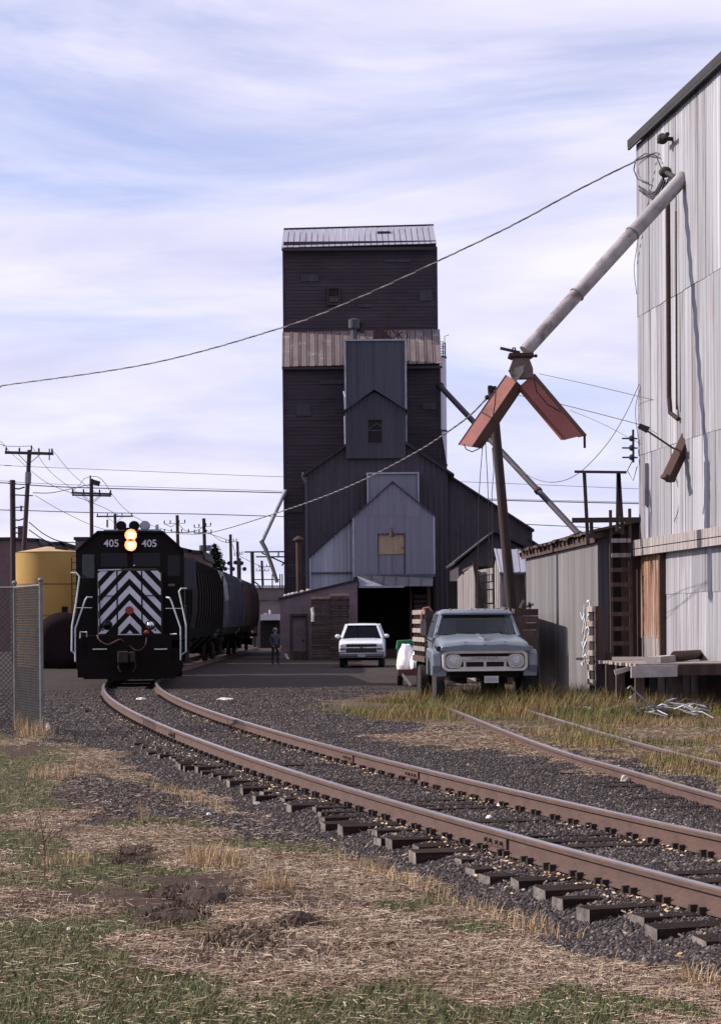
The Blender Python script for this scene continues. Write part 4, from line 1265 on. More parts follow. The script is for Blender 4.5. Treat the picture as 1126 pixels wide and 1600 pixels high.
# flat topped box behind the gable
b0, b1 = XZ(574, 741, 127.2), XZ(653, 741, 127.2)
sheets(lh, 'headhouse_sheet', M['gable'], (b0[0], 127.2), (1, 0), 0, b1[0] - b0[0], .95, lambda u: 4, lambda u: b0[1], .32, .02)
sheets(lh, 'headhouse_sheet', M['gable'], (b1[0], 127.2), (0, 1), 0, 1.8, .9, lambda u: 4, lambda u: b0[1], .32, .02)
sheets(lh, 'headhouse_sheet', M['gable'], (b0[0], 129), (0, -1), 0, 1.8, .9, lambda u: 4, lambda u: b0[1], .32, .02)
mb = MB(); mb.box(b0[0] - .05, b1[0] + .05, 127.08, 129, b0[1], b0[1] + .09); mb.box(b0[0] - .04, b0[0] + .04, 127.08, 127.18, 4, b0[1]).box(b1[0] - .04, b1[0] + .04, 127.08, 127.18, 4, b0[1])
mb.build('headhouse_trim', M['trim'], lh)
# dock canopy and dark interior
zc0, zc1 = Z_(917, dl - 1.6), Z_(899, dl - .03)
cx0, cx1 = X_(557, dl - 1.6, 917), X_(676, dl - 1.6, 917)
roof_panels(lh, 'canopy_sheet', M['shaft'], (cx0, dl - 1.6, zc0), (cx1, dl - 1.6, zc0 - .02), (X_(560, dl, 899), dl - .08, zc1), (X_(677, dl, 899), dl - .08, zc1), 6, seam=.04)
mb = MB(); mb.add([P(558, 900, dl - .5), P(603, 917, dl - 1.75), P(562, 917, dl - 1.75), P(558, 916, dl - .5)], [(0, 1, 2), (0, 2, 3), (0, 3, 1), (1, 3, 2)]); mb.build('canopy_hip', M['gable_lt'], lh)
mb = MB(); mb.box(X_(560, dl - 1.7, 917), X_(631, dl - 1.7, 917), dl - 1.78, dl - 1.64, zc0 - .06, zc0 + .04); mb.build('lit_eave_strip', M['trim'], lh)  # pale strip covers only the sunlit length of the eave, light put into colour
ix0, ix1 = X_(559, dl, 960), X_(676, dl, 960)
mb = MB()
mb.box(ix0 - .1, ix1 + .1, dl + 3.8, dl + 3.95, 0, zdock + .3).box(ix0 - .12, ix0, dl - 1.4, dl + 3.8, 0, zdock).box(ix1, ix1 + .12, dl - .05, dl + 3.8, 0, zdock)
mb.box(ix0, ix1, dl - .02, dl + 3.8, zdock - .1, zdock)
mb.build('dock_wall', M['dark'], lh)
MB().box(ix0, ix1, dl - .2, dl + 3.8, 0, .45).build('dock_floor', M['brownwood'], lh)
mb = MB(); mb.box(X_(667, dl - .1, 960), X_(673, dl - .1, 960), dl - .12, dl, 0, zdock); mb.box(X_(640, dl - .1, 960), X_(644, dl - .1, 960), dl + .2, dl + .35, .45, zdock); mb.build('dock_post', M['brownwood'], lh)
# stacked sacks inside the dock opening
sack = None
for r in range(11):
    zz = .45 + r * .27
    mb = MB()
    x0 = X_(646, dl + .5, 960) + random.uniform(-.04, .04); x1 = X_(667, dl + .5, 960)
    rings = []
    for f, k in ((0, .6), (.12, 1), (.88, 1), (1, .6)):
        x = x0 + (x1 - x0) * f
        rings.append([(x, dl + .6 + .32 * k * math.cos(a), zz + .13 + .13 * k * math.sin(a)) for a in [i * math.pi / 4 for i in range(8)]])
    mb.loft(rings)
    o = mb.build('sack', M['farmauve'], smooth=True)
    tag(o, ORD[r] + ' grey sack, counted from the floor, stacked at the right of the dark dock opening', 'sack', 'sacks stacked in the dock')

# ------------------------------------------------------------------ low stucco lean-to with door
su = thing('stucco_shed', (X_(497, 121), 123, 0), 'low mauve stucco lean-to with a sloping roof, a plain door and a rusty stovepipe', 'shed')
ds = 120.5
q0, q1 = XZ(437, 936, ds), XZ(558, 907, ds)
dr0, dr1 = X_(454, ds, 990), X_(480, ds, 990)
dz = Z_(962, ds, 467)
mb = MB()
def stz_(x):
    return q0[1] + (q1[1] - q0[1]) * (x - q0[0]) / (q1[0] - q0[0])
for xa, xb, za in ((q0[0], dr0, 0), (dr0, dr1, dz), (dr1, q1[0], 0)):
    mb.prism([(xa, za), (xb, za), (xb, stz_(xb)), (xa, stz_(xa))], ds, ds + .25)
mb.box(q0[0], q0[0] + .25, ds + .25, 128, 0, q0[1]).box(q1[0] - .25, q1[0], ds + .25, dl - 1.4, 0, q1[1])
mb.build('wall', M['stucco'], su)
slope(su, ext(q1, q0, .02), (q1[0] + .05, q1[1]), ds - .15, 128, .08, M['dtrim'])
dmb = MB().box(dr0 + .08, dr1 - .08, ds + .14, ds + .2, 0, dz - .06).build('door', M['stucco'], su)
MB().ball((dr1 - .22, ds + .1, 1.0), .05, 6, 4).build('handle', M['rust'], dmb)
mb = MB(); mb.box(dr0 - .04, dr0 + .06, ds - .04, ds + .14, 0, dz).box(dr1 - .06, dr1 + .04, ds - .04, ds + .14, 0, dz).box(dr0 - .04, dr1 + .04, ds - .04, ds + .14, dz, dz + .1); mb.build('door_frame', M['brownwood'], su)
c0 = P(467.5, 930, ds + 2.2); c1 = P(466.5, 845, ds + 2.2)
mb = MB(); mb.tube([c0, c1], .155, 12); su_p = mb.build('stovepipe', M['rust'], su, smooth=True)
mb = MB(); mb.tube([c1 + Vector((0, 0, .02)), c1 + Vector((0, 0, .10)), c1 + Vector((0, 0, .26))], [.3, .3, .05], 12); mb.build('cap', M['rust'], su_p)
for k, px in enumerate((446, 452, 458, 464, 472, 481)):
    o = MB().ball(P(px, 936 - (px - 437) * .235 - 3, ds + .4), .1 + .05 * random.random(), 7, 5, .7).build('rock', M['concrete'], smooth=True)
    tag(o, ('first' if k == 0 else ORD[k]) + ' small pale stone from the left on the stucco shed roof edge', 'stone', 'stones along the edge of the stucco roof')
mb = MB(); mb.prism([XZ(452, 1030, ds - .8), XZ(456, 1017, ds - .6), XZ(480, 1018, ds - .6), XZ(480, 1031, ds - .8)], ds - 1.0, ds - .86)
tag(mb.build('plywood_sheet', M['brownwood']), 'brown plywood sheet leaning in front of the stucco shed door', 'plywood')
mb = MB(); mb.tube([P(446, 1022, ds - .7), P(449, 1029, ds - .8), P(458, 1032, ds - .9)], .07, 6); mb.tube([P(463, 1031, ds - .9), P(472, 1032, ds - .9)], .06, 6)
tag(mb.build('plastic_sheet', M['litter']), 'crumpled pale plastic at the foot of the plywood sheet', 'plastic')

# pallets in two stacks
def pallet_mesh(parent=None):
    mb = MB()
    w, dpt = .97, 1.1
    for k in range(7):
        x = -w / 2 + .06 + k * (w - .12) / 6
        mb.box(x - .05, x + .05, -dpt / 2, dpt / 2, .115, .137)
    for y in (-dpt / 2 + .03, 0, dpt / 2 - .03):
        mb.box(-w / 2, w / 2, y - .03, y + .03, .022, .115)
    for k in range(3):
        x = -w / 2 + .06 + k * (w - .12) / 2
        mb.box(x - .05, x + .05, -dpt / 2, dpt / 2, 0, .022)
    return mb
pm = pallet_mesh().build('pallet', M['pallet'])
first = True
for px, pyt, lab in ((501.5, 935, 'dark old pallet, %s from the ground in the lower stack against the stucco wall'), (530.5, 929, 'dark old pallet, %s from the ground in the taller stack beside the dock opening')):
    dp = 118.6
    x = X_(px, dp, 990)
    n = int((Z_(pyt, dp, px) + .02) / .142)
    for k in range(n):
        o = pm if first else pm.copy()
        if not first:
            COL.objects.link(o)
        first = False
        o.location = (x + random.uniform(-.03, .03), dp + random.uniform(-.04, .04), k * .142)
        o.rotation_euler = (0, 0, random.uniform(-.03, .03))
        tag(o, (lab % ORD[k]).replace('lowest from the ground', 'lowest'), 'pallet', 'stacked pallets by the stucco wall')
    t2 = pm.copy(); t2.data = pm.data.copy(); t2.data.materials[0] = M['palletnew']; COL.objects.link(t2)
    t2.location = (x, dp, n * .142); t2.rotation_euler = (0, 0, .02)
    tag(t2, 'pale new pallet on top of the %s stack' % ('lower' if px < 510 else 'taller'), 'pallet', 'stacked pallets by the stucco wall')
mb = MB(); mb.add([P(485, 950, 118), P(490, 948, 118), P(491, 972, 118), P(486, 968, 118)], [(0, 1, 2, 3)]); mb.tube([P(487, 951, 118), P(489, 960, 117.95), P(488, 971, 118)], .09, 6)
tag(mb.build('torn_wrap', M['litter']), 'strip of torn white wrap on the left corner of the lower pallet stack', 'plastic')

# ------------------------------------------------------------------ dark gabled shed and old weathered sheds
dg = thing('dark_gabled_shed', (X_(772, 113), 115, 0), 'small dark gabled shed behind the leaning pole', 'shed')
dk = 112.5
g0, ga, g1 = XZ(711, 880, dk), XZ(772, 832, dk), XZ(842, 866, dk)
mb = MB(); mb.prism([(g0[0] + .15, 0), (g1[0] - .15, 0), (g1[0] - .15, g1[1] - .08), (ga[0], ga[1]), (g0[0] + .15, g0[1] - .05)], dk, 122); mb.build('wall', M['annex'], dg)
slope(dg, ext(ga, g0, .03), ga, dk - .4, 122, .1, M['dtrim']); slope(dg, ga, ext(ga, g1, .03), dk - .4, 122, .1, M['dtrim'])

ws = thing('weathered_shed', (X_(745, 74), 76, 0), 'collapsing grey board shed with bare vertical planks behind the old truck', 'shed')
d1 = 73.0
def plan(px, d):
    return Vector((X_(px, d, 930), d, 0))
def upright_boards(parent, mat, a, b_, z0f, z1f, w, th=.03, gapw=.015):
    ln = (b_ - a).length; u_ = (b_ - a).normalized(); n_ = Vector((u_.y, -u_.x, 0))
    q = 0.0
    while q < ln - .03:
        ww = min(random.uniform(w * .8, w * 1.25), ln - q)
        p0_ = a + u_ * q + n_ * random.uniform(0, .03); p1_ = p0_ + u_ * (ww - gapw)
        za, zb2 = z1f(q / ln) + random.uniform(-.05, .03), z1f((q + ww) / ln) + random.uniform(-.05, .03)
        zl_ = z0f(q / ln)
        vs = []
        for p_, zt_ in ((p0_, za), (p1_, zb2)):
            for o2 in (0, -th):
                c2 = p_ + n_ * o2
                vs += [(c2.x, c2.y, zl_), (c2.x, c2.y, zt_)]
        mb = MB(); mb.add(vs, [(0, 4, 5, 1), (6, 2, 3, 7), (0, 1, 3, 2), (4, 6, 7, 5), (1, 5, 7, 3), (0, 2, 6, 4)])
        mb.build('board', mat, parent)
        q += ww
upright_boards(ws, M['oldwood'], plan(715, 84), plan(742, 73), lambda f: 0, lambda f: 1.9 + (973 - 884) * (84 - 11 * f) / FPX - (.5 * (1 - f)), .34)
pa_, pb_ = plan(743, 75.5), plan(771, 71.8)
for r in range(17):
    z0 = r * .225
    if z0 + .2 > 3.75: break
    f1 = .52 if 4 < r < 9 else 1.0 + random.uniform(-.06, .02)
    q0_, q1_ = pa_.lerp(pb_, random.uniform(0, .05)), pa_.lerp(pb_, f1)
    mb = MB(); mb.bar(q0_ + Vector((0, 0, z0 + .1)), q1_ + Vector((0, 0, z0 + .1 + random.uniform(-.02, .02))), .05, random.uniform(.18, .212)); mb.build('plank', M['oldwood'], ws)
mb = MB(); mb.bar(P(741, 876, d1 - .1), P(752, 955, d1 - .1), .13); mb.bar(P(772, 870, d1 - .1), P(765, 912, d1 - .1), .12); mb.build('post', M['rust'], ws)
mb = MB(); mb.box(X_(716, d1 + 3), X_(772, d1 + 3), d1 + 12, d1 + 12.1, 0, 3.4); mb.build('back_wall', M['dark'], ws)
mb = MB(); mb.box(X_(741, 76, 900), X_(771, 76, 900), 75.8, 84, 3.72, 3.8); mb.build('roof', M['brownwood'], ws)
os_ = thing('tin_roofed_shed', (X_(803, 70), 71, 0), 'small plank shed with a bright seamed tin roof beside the leaning pole', 'shed')
d2 = 69.5
xa, xb = X_(782, d2, 930), X_(834, d2, 930)
zev = Z_(898, d2)
px = 782.0
while px < 834:
    w_ = random.uniform(6, 9)
    x0, x1 = X_(px, d2, 930), min(X_(px + w_ - .3, d2, 930), xb)
    MB().box(x0, x1, d2, d2 + .03 + random.uniform(0, .01), 0, zev - .05).build('board', M['brownwood'] if px > 786 else M['oldwood'], os_)
    px += w_
upright_boards(os_, M['oldwood'], plan(770.5, d2 + 3.4), plan(782, d2), lambda f: 0, lambda f: zev + (.55 * (1 - abs(2 * f - 1))) - .05, .3)
MB().box(xb - .06, xb, d2 + .03, d2 + 3, 0, zev).build('side_wall', M['oldwood'], os_)
roof_panels(os_, 'roof_sheet', M['roofpale'], (X_(780, d2 - .15, 898), d2 - .15, zev), (X_(838, d2 - .15, 898), d2 - .15, zev), (X_(771.5, d2 + 1.7, 861), d2 + 1.7, Z_(861, d2 + 1.7)), (X_(838, d2 + 1.7, 863), d2 + 1.7, Z_(863, d2 + 1.7)), 6, seam=.04)

# ------------------------------------------------------------------ pale silo behind the tower
sl = thing('steel_silo', (X_(680, 156), 156, 0), 'slim pale steel silo showing at the right edge of the elevator tower', 'silo')
rs = .95
xr = X_(697.5, 156, 650) - rs
zt = Z_(560, 156)
mb = MB(); mb.tube([(xr, 156, 0), (xr, 156, zt)], rs, 24); mb.build('shell', M['silo'], sl, smooth=True)
for py in (560, 612, 675, 728):
    z = Z_(py, 156); mb = MB(); mb.tube([(xr, 156, z - .06), (xr, 156, z + .06)], rs + .035, 24); mb.build('band', M['annex'], sl)
mb = MB()
zz = zt
for a in range(10):
    t_ = a * math.pi / 5
    p = Vector((xr + rs * .95 * math.cos(t_), 156 + rs * .95 * math.sin(t_), zz)); mb.tube([p, p + Vector((0, 0, 1.0))], .025, 5)
for hh in (.35, .7, 1.0):
    mb.tube([(xr + rs * .95 * math.cos(i * math.pi / 8), 156 + rs * .95 * math.sin(i * math.pi / 8), zz + hh) for i in range(17)], .022, 4)
p = Vector((xr + rs * .9, 156, zz)); mb.tube([p, p + Vector((0, 0, 1.45)), p + Vector((.3, 0, 1.55))], .025, 5)
mb.build('railing', M['annex'], sl)
# long pipe from the tower down to the right
gs = thing('grain_pipe', tuple(P(688, 605, 136)), 'long dark grain pipe slanting from the tower down to the right', 'grain pipe')
a, b2 = P(687, 603, 136), P(905, 836, 125)
mb = MB(); mb.tube([a, b2], .17, 10); mb.build('pipe', M['annex'], gs, smooth=True)
mb = MB(); mb.tube([b2, b2 + (b2 - a) * .62], .17, 10); mb.build('pipe', M['annex'], gs, smooth=True)
for f in (.0, .37, .72, 1.0):
    c_ = a.lerp(b2, f); dv = (b2 - a).normalized() * .09
    mb = MB(); mb.tube([c_ - dv, c_ + dv], .23, 10); mb.build('flange', M['rust'], gs)

# ------------------------------------------------------------------ right hand elevator clad in old sheets
def wall_x(d):
    return 7.11 + 0.0986 * (56 - d)
re_ = thing('sheet_metal_elevator', (9, 52, 0), 'tall elevator clad in old streaked corrugated sheets at the right edge', 'grain elevator')
UL = math.hypot(.0986, 1)
U = (.0986 / UL, -1 / UL)
O = (wall_x(56), 56.0)
ZE = 13.45
zb_, zr1, zr2 = 3.82, 5.95, 9.3
sheets(re_, 'wall_sheet', M['corr'], O, U, 0, 13.9, .66, lambda u: zb_, lambda u: ZE, .165, .018, .012, gap=.026, rows=[(zb_, zr1), (zr1, zr2), (zr2, ZE)])
Nw = Vector((U[1], -U[0], 0))
Uv = Vector((U[0], U[1], 0))
def wp(px, z, out_=0.0):
    """a point on the right wall seen at px"""
    k = (px - CX + (z - CAMZ) * 0.0) / FPX
    d = (7.11 + .0986 * 56) / (k + .0986)
    return Vector((wall_x(d), d, z)) + Nw * out_
def wq(px, py, out_=0.0):
    d = 54.0
    for _ in range(6):
        p = P(px, py, d)
        k = p.x / d
        d = (7.11 + .0986 * 56) / (k + .0986)
    return P(px, py, d) + Nw * out_
mb = MB()
inn_ = Vector((O[0], O[1], 0)) - Nw * .06
e2 = inn_ + Uv * 13.9
mb.prismz([(inn_.x, inn_.y), (e2.x, e2.y), (e2.x + 9, e2.y + .9), (inn_.x + 9, inn_.y + .9)], 0, ZE)
mb.build('core_wall', M['brownwood'], re_)
mb = MB()
cap0 = Vector((O[0], O[1], ZE)) + Nw * .17 - Uv * .25
cap1 = cap0 + Uv * 14.6
inv = -Nw
mb.add([cap0, cap1, cap1 + inv * 5 + Vector((0, 0, 2.6)), cap0 + inv * 5 + Vector((0, 0, 2.6))] + [q + Vector((0, 0, .16)) for q in (cap0, cap1, cap1 + inv * 5 + Vector((0, 0, 2.6)), cap0 + inv * 5 + Vector((0, 0, 2.6)))],
       [(0, 1, 2, 3), (7, 6, 5, 4), (0, 4, 5, 1), (1, 5, 6, 2), (2, 6, 7, 3), (3, 7, 4, 0)])
mb.build('roof', M['dtrim'], re_)
MB().bar(cap0 + Vector((0, 0, .02)) - Nw * .03, cap1 + Vector((0, 0, .02)) - Nw * .03, .05, .2).build('eave_board', M['dtrim'], re_)
mb = MB()
mb.bar(wq(1001, 851, .12) + Uv * -.05, wq(1001, 851, .12) + Uv * 13, .2, .2); mb.bar(wq(1001, 864, .16), wq(1001, 864, .16) + Uv * 13, .12, .16)
mb.build('ledge_beam', M['oldwood'], re_)
mb = MB(); mb.tube([wq(1056, 300, .2), wq(1058, 620, .2), wq(1060, 645, .2), wq(1064, 655, .08)], .055, 8); mb.build('downpipe', M['rust'], re_)
mb = MB(); mb.tube([wq(1062, 330, .1), wq(1063, 640, .1)], .02, 6); mb.build('conduit', M['rust'], re_)
# lower storey: rusty sheets, door posts, pale sheets
def low_sheets(pxa, pxb, pya, mat, name, w, zlo=0.9):
    ua, ub = (wp(pxa, 2) - Vector((O[0], O[1], 2))).dot(Uv), (wp(pxb, 2) - Vector((O[0], O[1], 2))).dot(Uv)
    sheets(re_, name, mat, O, U, ua, ub, w, lambda u: zlo, lambda u: 3.6, .15, .012, rows=[(zlo, 2.55), (2.55, 3.6)] if mat is M['corr'] else [(zlo + .62, 3.6)])
low_sheets(1001, 1038, 868, M['rustdoor'], 'rusty_sheet', .82)
low_sheets(1041, 1140, 868, M['corr'], 'wall_sheet', .6)
for k in range(5):
    p0_ = wp(1003 + k * 7, 1.0, .0); p1_ = wp(1003 + k * 7 + 6.4, 1.0, .0)
    mb = MB(); mb.add([p0_ + Nw * .02, p1_ + Nw * .02, p1_ + Nw * .02 + Vector((0, 0, .55)), p0_ + Nw * .02 + Vector((0, 0, .55)), p0_ - Nw * .05, p1_ - Nw * .05, p1_ - Nw * .05 + Vector((0, 0, .55)), p0_ - Nw * .05 + Vector((0, 0, .55))],
                      [(0, 1, 2, 3), (7, 6, 5, 4), (0, 4, 5, 1), (1, 5, 6, 2), (2, 6, 7, 3), (3, 7, 4, 0)]); mb.build('board', M['oldwood'], re_)
MB().bar(wp(1039.5, 0.5, .05), wp(1039.5, 3.65, .05), .2, .12, up=Uv).build('door_post', M['rust'], re_); MB().bar(wp(1000.5, .5, .04), wp(1000.5, 3.7, .04), .1, .1, up=Uv).build('door_post', M['rust'], re_)
# wiring cluster high on the wall, lamp, dark chute
wh = thing('weatherhead', tuple(wq(1046, 270, .3)), 'dark weatherhead with looped service cables high on the sheet metal wall', 'electrical fitting')
mb = MB(); c_ = wq(1047, 269, .12); mb.ball(c_, .16, 8, 6, .8); mb.tube([c_, c_ + Uv * .9 + Vector((0, 0, -.3)) ], .06, 6); mb.build('head', M['signal'], wh, smooth=True)
for a_, b_ in (((1044, 276), (1005, 291)), ((1044, 278), (1006, 297)), ((1044, 280), (1012, 301)), ((1046, 282), (1022, 298))):
    q0_, q1_ = wq(*a_, .12), wq(*b_, .12)
    mid = (q0_ + q1_) / 2 + Vector((0, 0, -.28))
    mb = MB(); mb.tube([q0_, q0_.lerp(mid, .6) + Vector((0, 0, -.1)), mid, q1_.lerp(mid, .5) + Vector((0, 0, -.04)), q1_], .026, 5); mb.build('cable', M['wire'], wh)
mb = MB(); mb.tube([wq(1040, 262, .12), wq(1032, 243, .12), wq(1015, 240, .12), wq(1000, 250, .12), wq(997, 265, .12), wq(1003, 280, .12), wq(1020, 286, .12)], .016, 5); mb.build('cable', M['wire'], wh)
ib = thing('insulator_bracket', tuple(wq(1050, 218, .2)), 'dark insulator bracket under the eave of the sheet metal elevator', 'electrical fitting')
mb = MB(); c_ = wq(1051, 217, .25); mb.ball(c_, .13, 8, 6, 1); mb.tube([c_ - Uv * .35, c_ + Uv * .5], .05, 6); mb.tube([c_, c_ - Nw * .3], .05, 6); mb.build('bracket', M['signal'], ib)
i2 = thing('insulator_rack', tuple(wq(998, 697, .2)), 'small dark insulator rack at the corner of the sheet metal elevator', 'electrical fitting')
mb = MB(); c_ = wq(998, 697, .15)
for z in (-.28, -.05, .18):
    mb.ball(c_ + Vector((-.05, -.1, z)), .075, 8, 5); mb.tube([c_ + Vector((-.28, -.1, z)), c_ + Vector((.1, 0, z))], .02, 5)
mb.tube([c_ + Vector((0, 0, -.4)), c_ + Vector((0, 0, .4))], .03, 6); mb.build('rack', M['signal'], i2)
mb = MB(); mb.tube([c_ + Vector((0, -.1, -.3)), c_ + Vector((-.16, -.1, -.6)), c_ + Vector((-.02, -.1, -.85)), c_ + Vector((.08, -.1, -.5))], .012, 5); mb.build('cable', M['wire'], i2)
yl = thing('yard_lamp', tuple(wq(1048, 698, .1)), 'small dark yard lamp on a slanting arm from the sheet metal wall', 'lamp')
a_, b_ = P(1004, 669, 51.2), wq(1052, 701, .0)
mb = MB(); mb.tube([a_, b_], .022, 6); mb.build('arm', M['rust'], yl)
mb = MB(); mb.bar(P(997, 665, 51.2), P(1012, 672, 51.2), .12, .1, w2=.2, h2=.13); mb.build('lamp_head', M['signal'], yl)
ch = MB(); ch.bar(P(1043, 748, 51.0), P(1074, 682, 51.6), .22, .22); ch.bar(P(1042, 750, 50.99), P(1044, 745, 51), .26, .26)
tag(ch.build('discharge_chute', M['rust']), 'dark square discharge chute hanging from the sheet metal wall', 'chute')
bx = MB(); p_ = wq(1012, 757, .0); bx.bar(p_ + Nw * .06 + Vector((0, 0, .5)), p_ + Nw * .06 - Vector((0, 0, .5)), .3, .1, up=Nw); bx.build('meter_box', M['shedmetal'], re_)

# ------------------------------------------------------------------ low metal shed with ladder and roof frame
sh = thing('metal_shed', (6.0, 55, 0), 'low sheet metal shed with ragged eaves and white graffiti on its sunlit side', 'shed')
A, B = Vector((6.11, 56.2, 0)), Vector((5.2, 67.0, 0))
Uw = (A - B).normalized(); Nn = Vector((Uw.y, -Uw.x, 0))
LEN = (A - B).length
sheets(sh, 'wall_sheet', M['shedmetal'], (B.x, B.y), (Uw.x, Uw.y), 0, LEN, .76, lambda u: -.05, lambda u: 3.86 + .01 * u, .19, .014, .012)
E_ = Vector((7.14, 56.2, 0))
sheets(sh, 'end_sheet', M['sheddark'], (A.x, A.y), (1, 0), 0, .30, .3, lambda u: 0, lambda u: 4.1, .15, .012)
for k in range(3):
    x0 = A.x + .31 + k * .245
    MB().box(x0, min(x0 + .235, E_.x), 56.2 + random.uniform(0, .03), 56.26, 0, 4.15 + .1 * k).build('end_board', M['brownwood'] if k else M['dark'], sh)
mb = MB(); mb.box(7.0, 7.1, 56.3, 67, 0, 4.2); mb.box(5.25, 7.1, 66.9, 67.0, 0, 3.75); mb.build('back_wall', M['brownwood'], sh)
# roof boards with ragged ends along the eave
k = 0
u = -.15
while u < LEN + .25:
    w_ = random.uniform(.22, .42)
    e = B + Uw * u
    o_ = .22 + random.uniform(-.06, .07)
    z0 = 3.96 + .01 * u + random.uniform(-.03, .04)
    p = [e + Nn * o_, e + Uw * (w_ - .012) + Nn * o_, e + Uw * (w_ - .012) - Nn * 1.05, e - Nn * 1.05]
    zz = [z0 - .05, z0 - .05, z0 + .22, z0 + .22]
    mb = MB(); mb.add([(q.x, q.y, z_) for q, z_ in zip(p, zz)] + [(q.x, q.y, z_ + .06) for q, z_ in zip(p, zz)],
                      [(0, 3, 2, 1), (4, 5, 6, 7), (0, 1, 5, 4), (1, 2, 6, 5), (2, 3, 7, 6), (3, 0, 4, 7)]); mb.build('roof_board', M['brownwood'], sh)
    if k % 2 == 0:
        r0 = e + Nn * (.16 + random.uniform(-.03, .03)); zz_ = 3.83 + .01 * u
        mb = MB(); mb.bar((r0.x, r0.y, zz_), (r0.x - Nn.x * .8, r0.y - Nn.y * .8, zz_ + .17), .06, .13); mb.build('rafter', M['brownwood'], sh)
    u += w_; k += 1
mb = MB(); f0, f1 = B + Nn * .1 - Uw * .2, A + Nn * .1 + Uw * .15
mb.bar((f0.x, f0.y, 3.80), (f1.x, f1.y, 3.90), .03, .2); mb.build('fascia', M['brownwood'], sh)
# graffiti strokes on the wall
def wl(px, py):
    d = 57.0
    for _ in range(8):
        p = P(px, py, d)
        k = p.x / d
        # line x = A.x + (d-52)*s
        s_ = (B.x - A.x) / (B.y - A.y)
        d = (A.x - A.y * s_) / (k - s_)
    return P(px, py, d)
strokes = [[(908, 957), (911, 968), (914, 958), (913, 975), (911, 990)], [(914, 945), (913, 962), (916, 976), (915, 992), (912, 1005)], [(918, 940), (921, 938), (923, 944), (920, 955), (918, 970)], [(919, 962), (923, 958), (923, 968), (919, 972)],
           [(910, 1003), (913, 1012), (916, 1004), (919, 996), (922, 1003)], [(917, 982), (920, 978), (922, 986), (919, 994), (923, 999)], [(909, 1035), (911, 1040), (913, 1026), (916, 1022), (919, 1030), (921, 1040)], [(920, 1050), (922, 1062), (923, 1072)],
           [(915, 1002), (912, 1020), (911, 1032)], [(921, 975), (923, 980), (921, 990)]]
for stx in strokes:
    pts = [wl(*q) + Nn * .035 for q in stx]
    mb = MB()
    for i in range(len(pts) - 1):
        mb.bar(pts[i], pts[i + 1], .004, .035, up=Vector((0, 0, 1)) if abs((pts[i + 1] - pts[i]).normalized().z) < .9 else Uw)
    mb.build('graffiti_stroke', M['paint'], sh)
ld = thing('wooden_ladder', (6.5, 55.9, 0), 'brown wooden ladder standing upright against the dark shed end', 'ladder')
lx0, lx1 = X_(953, 55.85, 900), X_(983, 55.85, 900)
for xx, tp in ((lx0, 797), (lx1, 795)):
    mb = MB(); mb.bar((xx, 55.6, .1), (xx + .02, 55.92, Z_(tp, 55.9, 965)), .07, .1, up=(0, 1, 0)); mb.build('side_rail', M['brownwood'], ld)
zr0 = Z_(845, 55.85, 965)
for k in range(11):
    z = zr0 - k * .355
    if z < .4: break
    MB().box(lx0 + .01, lx1 + .01, 55.64, 55.72, z - .05, z + .05).build('rung', M['oldwood'] if k in (0, 1) else M['brownwood'], ld)
rf = thing('roof_frame', tuple(P(935, 800, 55)), 'thin timber frame of posts and rails standing on the shed roof', 'frame')
for a_, b_ in (((912, 738), (918, 850)), ((965, 738), (964, 830)), ((966, 740), (972, 835)), ((923, 815), (924, 840))):
    mb = MB(); mb.bar(P(*a_, 55), P(*b_, 55), .08); mb.build('post', M['pole'], rf)
for a_, b_, w_ in (((897, 737), (978, 738), .06), ((893, 813), (1000, 812), .12)):
    mb = MB(); mb.bar(P(*a_, 54.9), P(*b_, 54.9), .08, w_); mb.build('rail', M['pole'], rf)
# post of slats at the shed corner
fp = thing('slatted_gate', tuple(G(930, 1107)), 'narrow slatted wooden gate seen edge on beside the graffiti wall', 'gate')
gd = 50.6
mb = MB(); mb.box(X_(930, gd, 1020), X_(945, gd, 1020), gd + .02, gd + .12, 0, Z_(947, gd, 937)); mb.build('post', M['brownwood'], fp)
mb = MB(); mb.box(X_(938.5, gd, 1020), X_(957, gd, 1020), gd + .22, gd + .30, 0, 1.2); mb.build('board', M['brownwood'], fp)
for k in range(8):
    z = Z_(951 + k * 23.0, gd, 927)
    if z < .05: continue
    MB().box(X_(924.5, gd, 1020), X_(930, gd, 1020) - .002, gd - .05, gd + 1.1, z - .07, z + .05).build('slat', M['slat'], fp)
MB().box(X_(927.2, gd, 1020), X_(929.6, gd, 1020), gd + .15, gd + 1.0, 0, Z_(952, gd, 937)).build('backing', M['dark'], fp)

# loading dock
dk_ = thing('loading_dock', (6.2, 46, 0), 'low loading dock with a broken board edge at the foot of the sheet metal elevator', 'dock')
zt = 1.02
tl_ = [G(932, 1035, zt), G(992, 1046, zt)]
pts = [(P(930, 1000, 51.0).x, 51.0), (P(987, 1000, 46.8).x, 46.8), (P(1130, 1000, 42.0).x, 42.0), (wall_x(42) - .1, 42), (wall_x(55.5) - .1, 51.3), (5.6, 51.3)]
x_a, x_b = pts[0], pts[1]
k = 0
y = 46.6
while y < 55.3:
    w_ = random.uniform(.24, .34)
    f = (y - 46.8) / (51.0 - 46.8)
    xl = x_b[0] + (x_a[0] - x_b[0]) * min(max(f, 0), 1.1) + random.uniform(-.06, .06)
    xr_ = min(wall_x(y) - .12, 8.6)
    MB().box(xl, xr_, y, y + w_ - .015, zt - .06 + random.uniform(-.012, .012), zt + random.uniform(-.006, .006)).build('deck_board', M['dockwood'], dk_)
    y += w_
mb = MB(); mb.prism([XZ(985, 1041, 46.5), XZ(1057, 1039, 46.5), XZ(1057, 1057, 46.5), XZ(985, 1059, 46.5)], 46.45, 46.55); mb.build('face_board', M['concrete'], dk_)
